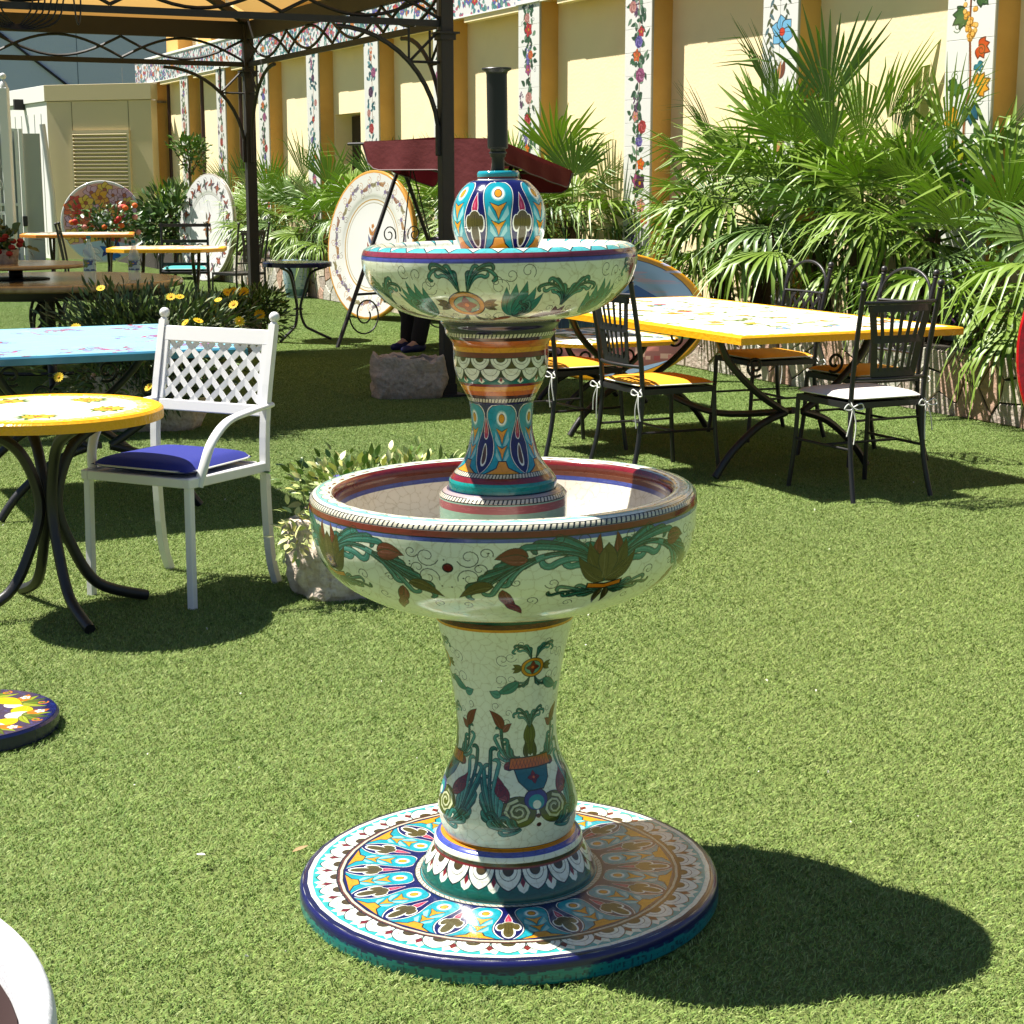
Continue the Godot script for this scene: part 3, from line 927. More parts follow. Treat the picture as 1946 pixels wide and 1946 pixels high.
	part("plinth", weld_seam(MB.new().lathe(smooth_profile([Vector2(0.095, 0.8560), Vector2(0.112, 0.8555), Vector2(0.1205, 0.851), Vector2(0.1258, 0.844), Vector2(0.127, 0.836), Vector2(0.1272, 0.76), Vector2(0.1274, 0.700)], 3), 64).done()), bumpy(glaze(p.done(1024, 128)), M.n_soft, 0.15), f)
	var us := lifted(0.011, [Vector2(0.1165, 1.182), Vector2(0.1165, 1.1718), Vector2(0.110, 1.1624), Vector2(0.1074, 1.1501), Vector2(0.1002, 1.1408), Vector2(0.0937, 1.1263), Vector2(0.0932, 1.0983), Vector2(0.0902, 1.0765), Vector2(0.0831, 1.0557), Vector2(0.0738, 1.038), Vector2(0.0666, 1.0233), Vector2(0.063, 1.0097), Vector2(0.0603, 0.9635), Vector2(0.0659, 0.9339), Vector2(0.0722, 0.9117), Vector2(0.0849, 0.8894), Vector2(0.0997, 0.8724), Vector2(0.1065, 0.8625), Vector2(0.1072, 0.855), Vector2(0.1070, 0.8457)])
	p = Painter.new(1024, 768, navy)
	var uy := func(h: float) -> float: return along(us, h + 0.011) * 768.0
	var bands := [[1.19, 1.157, Color(0.08, 0.07, 0.20), Color(0.14, 0.12, 0.3)], [1.147, 1.141, Color(0.16, 0.11, 0.08), Color(0.24, 0.16, 0.1)], [1.141, 1.128, orange, gold], [1.128, 1.119, gold, Color(0.88, 0.64, 0.16)], [1.119, 1.109, red.darkened(0.1), red], [1.109, 1.056, p.ink, p.ink], [1.068, 1.0575, Color(0.10, 0.42, 0.38), tq], [1.0575, 1.0525, red, red.darkened(0.2)], [1.0525, 1.043, gold, orange], [1.043, 1.034, orange, gold], [1.034, 1.0285, Color(0.22, 0.10, 0.05), orange], [1.019, 0.8835, navy, Color(0.10, 0.08, 0.36)], [0.8755, 0.866, red, red.darkened(0.2)], [0.866, 0.840, Color(0.06, 0.52, 0.50), Color(0.10, 0.62, 0.60)]]
	for q in bands: p.band(uy.call(q[0]), uy.call(q[1]) - uy.call(q[0]) + 1, 1024, q[2], q[3], r)
	p.rope(uy.call(1.1565), uy.call(1.147) - uy.call(1.1565), 1024, 84)
	p.rope(uy.call(1.0285), uy.call(1.019) - uy.call(1.0285), 1024, 64)
	p.rope(uy.call(0.8845), uy.call(0.8755) - uy.call(0.8845), 1024, 90)
	var ya: float = uy.call(1.108)
	var yb: float = uy.call(1.0575)
	for k in 15:
		var x := 1024.0 * (k + 0.5) / 14
		p.poly(PackedVector2Array([Vector2(x - 20, ya + 4), Vector2(x + 20, ya + 4), Vector2(x + 30, ya + 54), Vector2(x - 30, ya + 54)]), Color(0.24, 0.20, 0.10))
	for k in 15:
		var x := 1024.0 * k / 14
		p.poly(PackedVector2Array([Vector2(x - 13, yb - 14), Vector2(x, yb - 3), Vector2(x + 13, yb - 14), Vector2(x, yb - 34)]), white); p.poly(PackedVector2Array([Vector2(x - 6, yb - 22), Vector2(x, yb - 10), Vector2(x + 6, yb - 22), Vector2(x, yb - 34)]), red)
	for k in 15: p.scales(func(s_: float, t: float) -> Vector2: return Vector2(1024.0 * (k + 0.5 + s_) / 14, ya + 42 + t * (yb - ya - 44)), false)
	for k in 15: p.scales(func(s_: float, t: float) -> Vector2: return Vector2(1024.0 * (k + s_) / 14, ya + t * 60))
	var yq: float = uy.call(1.016)
	var yr: float = uy.call(0.8845)
	for k in 7: p.feather(func(s_: float, t: float) -> Vector2: return Vector2(1024.0 * (k + s_) / 6, yq + t * (yr - yq)), 1, 0.42, 0.20, 0.45)
	part("upper_stem", weld_seam(MB.new().lathe(us, 72, Vector3.ZERO, 0.0015).done()), crazed(bumpy(glaze(p.done(1024, 768), 0.18), M.n_soft, 0.2), 2.0, 1.5), f)

	# upper bowl
	var vp := lifted(0.006, [Vector2(0.2615, 1.3195), Vector2(0.2655, 1.311), Vector2(0.2668, 1.2994), Vector2(0.2625, 1.277), Vector2(0.2480, 1.2455), Vector2(0.2151, 1.2138), Vector2(0.1754, 1.1940), Vector2(0.1186, 1.1830), Vector2(0.10, 1.1820)])
	p = Painter.new(2048, 288, white)
	var vy := func(h: float) -> float: return along(vp, h + 0.006) * 288.0
	p.band(0, vy.call(1.3095), 2048, Color(0.50, 0.16, 0.22), red, r)
	p.band(vy.call(1.3095), vy.call(1.301) - vy.call(1.3095), 2048, Color(0.26, 0.28, 0.60), Color(0.36, 0.4, 0.66), r)
	p.rect(0, vy.call(1.31), 2048, 1.5, p.ink)
	p.rect(0, vy.call(1.1875), 2048, 7, gold)
	var zt := 34.0
	for q in 4:
		var cx := 1024.0 - 85.0 + 512.0 * q - (2048.0 if q > 2 else 0.0)
		p.medallion(Vector2(cx, zt + 92), 46, teal)
		cx = fposmod(cx + 256, 2048)
		var b := Vector2(cx, zt + 98)
		for sx in [-1.0, 1.0]:
			p.acanthus(p.curve(b, b + Vector2(sx * 10, -50), b + Vector2(sx * 40, -72), b + Vector2(sx * 72, -54)), 34, teal, 4, sx)
			p.petal(b + Vector2(sx * 8, 40), -sx * 0.15 + (0.0 if sx > 0 else PI), 74, 24, -sx * 0.45, Color(0.30, 0.13, 0.08))
			p.petal(b + Vector2(sx * 2, 44), -PI / 2 + sx * 0.3, 42, 20, 0, Color(0.34, 0.16, 0.08))
			var g := b + Vector2(sx * 132, 40)
			p.line(p.curve(b + Vector2(sx * 30, 58), b + Vector2(sx * 70, 64), b + Vector2(sx * 105, 56), g), 3, 6, p.ink)
			for e in 5: p.petal(g, -PI / 2 - sx * (0.15 + 0.42 * (e - 1.6)), 112 - 9 * absf(e - 2), 34, -sx * 0.2 * (e - 1.6), teal.lightened(0.06 * (e % 2)))
			p.acanthus(p.curve(g, g + Vector2(-sx * 38, -6), g + Vector2(-sx * 52, -46), g + Vector2(-sx * 18, -52)), 26, teal.darkened(0.2), 4, -sx)
			p.petal(g + Vector2(sx * 2, 6), (0.0 if sx > 0 else PI) + sx * 0.1, 66, 17, -sx * 0.3, Color(0.44, 0.13, 0.10))
			for e in [[32, 10, 12, 0.4], [52, 26, 10, 1.4], [104, -92, 19, 0.8], [142, -84, 16, 2.4], [176, -70, 14, 0.2], [200, -10, 14, 1.1], [208, 36, 12, 2.2], [92, 60, 9, 0.7]]: p.curl_line(b + Vector2(sx * e[0], e[1]), e[2], e[3], sx * 1.2, 1.2, p.ink)
		for e in 16: p.oval(Vector2(cx + r.randf_range(-240, 240), zt + r.randf() * 190), 1.8, 1.8, Color(0.3, 0.2, 0.12))
	var bowl := part("upper_bowl", weld_seam(MB.new().lathe(vp, 80, Vector3.ZERO, 0.0012).done()), crazed(bumpy(glaze(p.done(2048, 288), 0.16), M.n_soft, 0.22), 5.0, 0.75), f)
	p = Painter.new(2048, 128, white)
	p.rect(0, 0, 2048, 40, Color(0.62, 0.52, 0.56)); p.band(8, 16, 2048, Color(0.46, 0.22, 0.30), Color(0.6, 0.4, 0.45), r)
	p.rect(0, 106, 2048, 22, Color(0.30, 0.66, 0.68))
	for k in 36:
		var x := 2048.0 * k / 36
		p.poly(PackedVector2Array([Vector2(x - 29, 104), Vector2(x - 20, 116), Vector2(x, 126), Vector2(x + 20, 116), Vector2(x + 29, 104)]), white)
		p.line(PackedVector2Array([Vector2(x - 29, 106), Vector2(x - 20, 117), Vector2(x, 127), Vector2(x + 20, 117), Vector2(x + 29, 106)]), 1.5, 1.5, p.ink)
		p.oval(Vector2(x + 28, 94), 3, 4, red); p.petal(Vector2(x - 8, 78), 0.0, 16, 5, 0.0, Color(0.50, 0.36, 0.26), 0.4, false, 0.6)
	part("rim", weld_seam(MB.new().lathe(lifted(0.006, [Vector2(0.05, 1.304), Vector2(0.19, 1.307), Vector2(0.222, 1.312), Vector2(0.232, 1.3225), Vector2(0.2415, 1.3268), Vector2(0.252, 1.3255), Vector2(0.2618, 1.319)], 3), 80, Vector3.ZERO, 0.0012).done()), crazed(glaze(p.done(2048, 128), 0.18), 5.0, 0.6), bowl)

	# globe and pipe
	var gp := lifted(0.004, [Vector2(0.034, 1.466), Vector2(0.0375, 1.4665), Vector2(0.0405, 1.462), Vector2(0.0402, 1.455), Vector2(0.0408, 1.450), Vector2(0.0568, 1.4465), Vector2(0.0762, 1.4272), Vector2(0.0870, 1.4060), Vector2(0.0913, 1.3835), Vector2(0.0902, 1.36), Vector2(0.085, 1.340), Vector2(0.0755, 1.3205), Vector2(0.069, 1.309)])
	p = Painter.new(1024, 384, navy)
	var gy := func(h: float) -> float: return along(gp, h + 0.004) * 384.0
	p.band(0, 384, 1024, navy, Color(0.07, 0.06, 0.40), r)
	p.band(0, gy.call(1.4555), 1024, Color(0.10, 0.56, 0.62), Color(0.2, 0.66, 0.70), r)
	p.rect(0, gy.call(1.4555), 1024, 5, Color(0.42, 0.12, 0.16)); p.rect(0, gy.call(1.4515), 1024, 13, Color(0.82, 0.82, 0.78))
	for k in 60: p.oval(Vector2(1024.0 * k / 60, gy.call(1.4515) + 12), 4, 3, Color(0.5, 0.42, 0.40))
	var g0: float = gy.call(1.4455)
	var g1: float = gy.call(1.3195)
	for k in 8: p.feather(func(s_: float, t: float) -> Vector2: return Vector2(1024.0 * (k - 1 + s_) / 6, g0 + t * (g1 - g0)), 2, 0.31, 0.21, 0.34)
	part("globe", weld_seam(MB.new().lathe(gp, 64, Vector3.ZERO, 0.001).done()), bumpy(glaze(p.done(1024, 384), 0.12), M.n_soft, 0.12), f)
	var pipe := part("spout_pipe", weld_seam(MB.new().lathe([Vector2(0.0, 1.6605), Vector2(0.0225, 1.6605), Vector2(0.028, 1.662), Vector2(0.028, 1.6585), Vector2(0.0215, 1.655), Vector2(0.0197, 1.65), Vector2(0.0196, 1.515), Vector2(0.0188, 1.5125), Vector2(0.0148, 1.512), Vector2(0.0148, 1.497), Vector2(0.0120, 1.4955), Vector2(0.0120, 1.46)], 32).done()), mat(Color(0.05, 0.05, 0.058), 0.42), f)
	part("clip", MB.new().tube(arc(Vector3(0, 1.5045, 0), Vector3(0.0152, 0, 0), Vector3(0, 0, 0.0152), 0, TAU * 0.96, 20), 0.0022, 6).done(), M.black_iron, pipe)


# ---------------------------------------------------------------- materials
func build_materials():
	M.n_fine = normal_tex(3, 0.05, 5.0)
	M.n_soft = normal_tex(4, 0.012, 6.0)
	M.n_rough = normal_tex(5, 0.02, 9.0, 512, 5)
	# crazing: cell borders of a cellular noise, darker and thin
	var cn := FastNoiseLite.new()
	cn.seed = 40
	cn.noise_type = FastNoiseLite.TYPE_CELLULAR
	cn.cellular_return_type = FastNoiseLite.RETURN_DISTANCE2_SUB
	cn.frequency = 0.028
	cn.fractal_type = FastNoiseLite.FRACTAL_NONE
	cn.domain_warp_enabled = true
	cn.domain_warp_amplitude = 22.0
	cn.domain_warp_frequency = 0.02
	var ct := NoiseTexture2D.new()
	ct.noise = cn
	ct.width = 512
	ct.height = 512
	ct.seamless = true
	ct.normalize = true
	var cg := Gradient.new()
	cg.offsets = PackedFloat32Array([0.0, 0.03, 0.09, 0.5, 1.0])
	cg.colors = PackedColorArray([Color(0.86, 0.84, 0.79), Color(0.92, 0.91, 0.88), Color(0.98, 0.978, 0.97), Color(0.99, 0.99, 0.985), Color.WHITE])
	ct.color_ramp = cg
	M.craze = ct
	M.black_iron = bumpy(tri_map(mat(Color(0.115, 0.115, 0.125), 0.42), 6.0), M.n_fine, 0.25)
	M.gazebo_iron = bumpy(tri_map(mat(Color(0.125, 0.115, 0.11), 0.62), 5.0), M.n_fine, 0.3)
	M.white_metal = mat(Color(0.86, 0.86, 0.86), 0.35)
	M.gate_white = bumpy(tri_map(mat(Color(0.80, 0.81, 0.80), 0.5), 3.0), M.n_fine, 0.2)
	var plaster := noise_tex(11, 0.006, [Color(0.91, 0.83, 0.66), Color(0.945, 0.865, 0.69), Color(0.935, 0.855, 0.68), Color(0.95, 0.875, 0.71)], 512, 5)
	M.cream = bumpy(tri_map(mat(Color.WHITE, 0.9), 0.35), normal_tex(12, 0.16, 2.5), 0.12)
	M.cream.albedo_texture = plaster
	M.ochre = bumpy(tri_map(mat(Color.WHITE, 0.9), 0.35), M.cream.normal_texture, 0.12)
	M.ochre.albedo_texture = noise_tex(13, 0.006, [Color(0.77, 0.59, 0.30), Color(0.84, 0.66, 0.36), Color(0.81, 0.63, 0.33)], 512, 5)
	M.beige = bumpy(tri_map(mat(Color(0.80, 0.74, 0.58), 0.75), 0.5), M.cream.normal_texture, 0.08)
	M.white_panel = mat(Color(0.86, 0.86, 0.84), 0.6)
	M.grey_edge = mat(Color(0.62, 0.62, 0.58), 0.7)
	M.slate = bumpy(tri_map(mat(Color(0.66, 0.71, 0.80), 0.75), 0.3), M.n_fine, 0.15)
	M.soil = bumpy(tri_map(mat(Color(0.24, 0.18, 0.12), 1.0), 2.0), M.n_rough, 1.0)
	M.concrete = bumpy(tri_map(mat(Color.WHITE, 0.9), 1.4), M.n_rough, 0.7)
	M.concrete.albedo_texture = noise_tex(14, 0.012, [Color(0.42, 0.38, 0.32), Color(0.56, 0.51, 0.44), Color(0.64, 0.60, 0.53)], 512, 5)
	M.mortar = bumpy(tri_map(mat(Color(0.20, 0.18, 0.15), 1.0), 3.0), M.n_rough, 0.8)
	M.stones = []
	for c in [[Color(0.58, 0.57, 0.53), Color(0.74, 0.72, 0.67)], [Color(0.58, 0.47, 0.40), Color(0.72, 0.59, 0.51)], [Color(0.64, 0.60, 0.53), Color(0.78, 0.74, 0.66)], [Color(0.52, 0.44, 0.40), Color(0.70, 0.66, 0.61)]]:
		var m: StandardMaterial3D = bumpy(tri_map(mat(Color.WHITE, 0.85), 2.2), M.n_rough, 0.9)
		m.albedo_texture = noise_tex(15 + M.stones.size(), 0.015, [c[0], c[1], (c[0] as Color).lerp(c[1], 0.4), c[1]], 256, 5)
		M.stones.append(m)
	M.trough = bumpy(tri_map(mat(Color.WHITE, 0.95), 2.4), M.n_rough, 1.2)
	M.trough.albedo_texture = noise_tex(20, 0.02, [Color(0.62, 0.53, 0.45), Color(0.76, 0.69, 0.61), Color(0.84, 0.79, 0.73), Color(0.70, 0.62, 0.54)], 512, 5)
	M.trough_grey = bumpy(tri_map(mat(Color.WHITE, 0.95), 2.0), M.n_rough, 1.2)
	M.trough_grey.albedo_texture = noise_tex(22, 0.02, [Color(0.56, 0.48, 0.42), Color(0.66, 0.60, 0.54), Color(0.72, 0.66, 0.60), Color(0.62, 0.52, 0.43)], 512, 5)
	var leafy := func(c: Color, back: Color, rough := 0.42) -> StandardMaterial3D:
		var m := mat(c.linear_to_srgb(), rough)
		m.vertex_color_use_as_albedo = true
		m.backlight_enabled = true
		m.backlight = back.linear_to_srgb()
		return m
	M.palm = leafy.call(Color(0.17, 0.27, 0.035), Color(0.15, 0.24, 0.02))
	M.palm_dark = leafy.call(Color(0.105, 0.19, 0.04), Color(0.08, 0.14, 0.015))
	M.palm_dry = leafy.call(Color(0.30, 0.20, 0.09), Color(0.08, 0.05, 0.01), 0.8)
	M.petiole = mat(lin(0.12, 0.19, 0.05), 0.5)
	M.fibre = bumpy(tri_map(mat(lin(0.09, 0.06, 0.035), 1.0), 6.0), M.n_rough, 1.3)
	M.leaf = leafy.call(Color(0.045, 0.095, 0.022), Color(0.03, 0.06, 0.01))
	M.leaf_light = leafy.call(Color(0.10, 0.19, 0.03), Color(0.06, 0.12, 0.015))
	M.leaf_pale = leafy.call(Color(0.42, 0.46, 0.20), Color(0.10, 0.12, 0.03))
	M.leaf_grey = leafy.call(Color(0.085, 0.125, 0.045), Color(0.03, 0.05, 0.01), 0.6)
	M.turf = mat(Color.WHITE, 0.75)
	M.turf.vertex_color_use_as_albedo = true
	M.turf.backlight_enabled = true
	M.turf.backlight = lin(0.05, 0.07, 0.012)
	M.lawn = tri_map(mat(Color.WHITE, 1.0), 0.6)
	M.lawn.albedo_texture = noise_tex(24, 0.03, [lin(0.085, 0.115, 0.026), lin(0.115, 0.15, 0.035), lin(0.10, 0.13, 0.03)], 512, 5)


# ---------------------------------------------------------------- plants
func leaf_mesh(length: float, wide: float, fold := 0.25, bend := 0.2) -> ArrayMesh:
	var b := MB.new()
	for k in 5:
		var t := k / 4.0
		var w := wide * 0.5 * sin(PI * pow(t * 0.94 + 0.03, 0.8))
		var y := -bend * length * t * t
		b.add(Vector3(-w, y + w * fold, length * t)); b.add(Vector3(0, y, length * t)); b.add(Vector3(w, y + w * fold, length * t))
	for k in 4:
		for s in 2:
			var i := k * 3 + s
			b.tri(i, i + 3, i + 1); b.tri(i + 1, i + 3, i + 4)
	return b.done()


func foliage(called: String, parent: Node, leaf: Mesh, m: Material, places: Array, tones: Array) -> MultiMeshInstance3D:
	var mm := MultiMesh.new()
	mm.transform_format = MultiMesh.TRANSFORM_3D
	mm.use_colors = true
	mm.mesh = leaf
	mm.instance_count = places.size()
	for k in places.size():
		mm.set_instance_transform(k, places[k])
		mm.set_instance_color(k, tones[k % tones.size()])
	var o := MultiMeshInstance3D.new()
	o.name = called
	o.multimesh = mm
	o.material_override = m
	parent.add_child(o, true)
	o.set_meta("kind", "stuff")
	return o


# leaves scattered through an uneven cloud; each points outwards and a little up
func cloud(r: RandomNumberGenerator, c: Vector3, e: Vector3, n: int, up := 0.5, s0 := 0.7, s1 := 1.2, lumps := 7) -> Array:
	var heads := []
	for k in lumps: heads.append(c + Vector3(r.randf_range(-0.62, 0.62) * e.x, r.randf_range(-0.45, 0.5) * e.y, r.randf_range(-0.62, 0.62) * e.z))
	var out := []
	for k in n:
		var h: Vector3 = heads[r.randi() % lumps]
		var d := Vector3(r.randfn(), r.randfn(), r.randfn()).normalized() * pow(r.randf(), 0.45)
		var at := h + d * e * 0.52
		var dir := ((at - c) / e + d + Vector3(r.randfn() * 0.4, up + r.randfn() * 0.3, r.randfn() * 0.4)).normalized()
		var x := dir.cross(Vector3(r.randfn(), r.randfn() + 1.5, r.randfn())).normalized()
		out.append(Transform3D(Basis(x, dir.cross(x).normalized() * -1.0, dir).scaled_local(Vector3.ONE * r.randf_range(s0, s1)), at))
	return out


func tones(r: RandomNumberGenerator, n: int, lo: float, hi: float) -> Array:
	var o := []
	for k in n:
		var v := r.randf_range(lo, hi)
		o.append(Color(v * r.randf_range(0.85, 1.25), v, v * r.randf_range(0.7, 1.1)))
	return o


func fan_leaf(seed_: int, stalk: float, radius: float, spread: float, droop: float, n := 22) -> ArrayMesh:
	var r := RandomNumberGenerator.new()
	r.seed = seed_
	var b := MB.new()
	b.col = Color(1.25, 1.15, 1.3)
	var pts := []
	for k in 6:
		var t := k / 5.0
		pts.append(Vector3(0, -0.10 * stalk * t * t, stalk * t))
	b.tube(pts, [0.013, 0.011, 0.009, 0.008, 0.007, 0.006], 5)
	var hub: Vector3 = pts[5]
	var step := spread * 2.0 / n
	for i in n:
		var a := -spread + step * (i + 0.5) + r.randf_range(-0.04, 0.04)
		var out := Vector3(sin(a), 0, cos(a))
		var side := Vector3(cos(a), 0, -sin(a))
		var len := radius * (0.78 + 0.22 * cos(a * 0.7)) * r.randf_range(0.88, 1.06)
		var fall := droop * r.randf_range(0.5, 1.5)
		var kink := r.randf_range(0.55, 0.9) if r.randf() < 0.35 + droop * 0.5 else 2.0
		var tone := r.randf_range(0.8, 1.2)
		b.col = Color(tone * 1.02, tone, tone)
		var first := b.v.size()
		var dry := r.randf() < 0.4
		for k in 6:
			var t := k / 5.0
			b.col = Color(tone * 2.1, tone * 1.15, tone * 1.3) if k == 5 and dry else Color(tone * 1.02, tone, tone)
			var rr := lerpf(0.02, len, t)
			var w := minf(rr * step * 0.46, radius * step * 0.235) * (1.0 if t < 0.55 else pow((1.0 - t) / 0.45, 0.7))
			w = maxf(w, 0.0012)
			var y := -fall * len * pow(t, 2.6) + 0.10 * radius * absf(sin(a)) * t
			if t > kink: y -= (t - kink) * len * 0.9
			var c := hub + out * (rr - maxf(0.0, t - kink) * len * 0.55) + Vector3(0, y, 0)
			b.add(c - side * w + Vector3(0, w * 0.45, 0)); b.add(c); b.add(c + side * w + Vector3(0, w * 0.45, 0))
		for k in 5:
			for s in 2:
				var q := first + k * 3 + s
				b.tri(q, q + 3, q + 1); b.tri(q + 1, q + 3, q + 4)
	return b.done()


func palm(label: String, at: Vector3, trunk: float, reach: float, n: int, seed_: int) -> void:
	var r := RandomNumberGenerator.new()
	r.seed = seed_
	var t := thing("fan_palm", label, "palm", at, 0.0, "fan palms along the planter")
	var b := MB.new()
	var pts := []
	var rad := []
	for k in 6:
		pts.append(Vector3(0.02 * sin(k * 1.1 + seed_), trunk * k / 5.0 - 0.03, 0.02 * cos(k * 1.7)))
		rad.append(0.085 - 0.006 * k + 0.008 * (k % 2))
	b.tube(pts, rad, 10)
	for k in 26:
		var a := r.randf() * TAU
		var h := r.randf() * trunk
		b.bar(Vector3(sin(a) * 0.075, h, cos(a) * 0.075), Vector3(sin(a) * 0.12, h + 0.12, cos(a) * 0.12), 0.018, 0.008, Vector3(sin(a), 0, cos(a)))
	part("trunk", b.done(), M.fibre, t)
	for k in n:
		var f := (k + 0.5) / n
		var yaw := k * 2.39996 + r.randf_range(-0.3, 0.3)
		var lift := lerpf(1.38, -0.22, pow(f, 0.9)) + r.randf_range(-0.12, 0.12)
		var kind := 0 if f < 0.22 else (1 if f < 0.6 else 2)
		var m: Material = M.palm if r.randf() < 0.72 else M.palm_dark
		if f > 0.93 and r.randf() < 0.2: m = M.palm_dry
		var set_: Array = M.fans[kind]
		var s := reach * r.randf_range(0.85, 1.12)
		var bs := Basis(Vector3.UP, yaw) * Basis(Vector3.RIGHT, -lift) * Basis(Vector3.BACK, r.randf_range(-0.35, 0.35))
		part("leaf", set_[r.randi() % set_.size()], m, t, Transform3D(bs.scaled_local(Vector3.ONE * s), Vector3(0, trunk - 0.02 * k / n * 4, 0)))


# ---------------------------------------------------------------- ground, buildings, planter
func build_setting():
	var r := RandomNumberGenerator.new()
	r.seed = 5
	var g := MB.new()
	g.quad(Vector3(-120, -0.004, 60), Vector3(120, -0.004, 60), Vector3(120, -0.004, -160), Vector3(-120, -0.004, -160))
	var lawn := solo("lawn", g.done(), M.lawn, "green artificial lawn covering the whole yard", "")
	lawn.remove_meta("category")
	lawn.set_meta("kind", "structure")

	# artificial turf: three woven tiles laid over the yard in turned copies
	var turf := Node3D.new()
	turf.name = "turf_blades"
	add_child(turf)
	tag(turf, "short green blades of the artificial turf", "grass", "", "stuff")
	var wear := FastNoiseLite.new()
	wear.seed = 6
	wear.frequency = 0.16
	for kind in 3:
		var b := MB.new()
		for k in 6500:
			var p := Vector3(r.randf_range(-0.21, 0.21), 0, r.randf_range(-0.21, 0.21))
			var a := r.randf() * TAU
			var lean := Vector3(sin(a), 0, cos(a)) * r.randf_range(0.003, 0.013)
			var h := r.randf_range(0.004, 0.009)
			var w := r.randf_range(0.0008, 0.0015)
			var s := Vector3(cos(a + 0.7), 0, -sin(a + 0.7)) * w
			var q := r.randf()
			var c := Color(0.185, 0.275, 0.055) if q < 0.5 else (Color(0.125, 0.210, 0.040) if q < 0.82 else Color(0.260, 0.320, 0.105))
			b.col = c * r.randf_range(0.75, 1.25)
			var i := b.add(p - s); b.add(p + s)
			var m := p + lean * 0.45 + Vector3(0, h * 0.7, 0)
			b.add(m - s * 0.9); b.add(m + s * 0.9)
			b.add(p + lean * 1.15 + Vector3(0, h, 0))
			b.tri(i, i + 1, i + 3); b.tri(i, i + 3, i + 2); b.tri(i + 2, i + 3, i + 4)
		var where := []
		for ti in range(-4, 96):
			for pi_ in range(-26, 18):
				if (ti * 7 + pi_ * 5 + (ti * pi_) % 3 + 3000) % 3 != kind: continue
				var c := Y(pi_ * 0.4 + 0.2, 0, ti * 0.4)
				if c.z > -1.0 or c.x < -11.5 or c.x < c.z * 0.42 - 1.2: continue
				var turn := Basis(Vector3.UP, TH + PI * 0.5 * r.randi_range(0, 3))
				where.append(Transform3D(turn, c))
		var mm := MultiMesh.new()
		mm.transform_format = MultiMesh.TRANSFORM_3D
		mm.use_colors = true
		mm.mesh = b.done()
		mm.instance_count = where.size()
		for k in where.size():
			mm.set_instance_transform(k, where[k])
			var at: Vector3 = (where[k] as Transform3D).origin
			var v := 1.0 + 0.22 * wear.get_noise_2d(at.x, at.z)
			var w2 := wear.get_noise_2d(at.x + 90.0, at.z * 0.6)
			mm.set_instance_color(k, Color(v * (1.0 + 0.14 * w2), v, v * (1.0 - 0.1 * w2)))
		var o := MultiMeshInstance3D.new()
		o.name = "blades" if kind == 0 else "blades_%03d" % kind
		o.multimesh = mm
		o.material_override = M.turf
		turf.add_child(o, true)
		o.set_meta("kind", "stuff")

	build_wall(r)
	build_planter(r)
	build_left(r)
	build_gazebo()


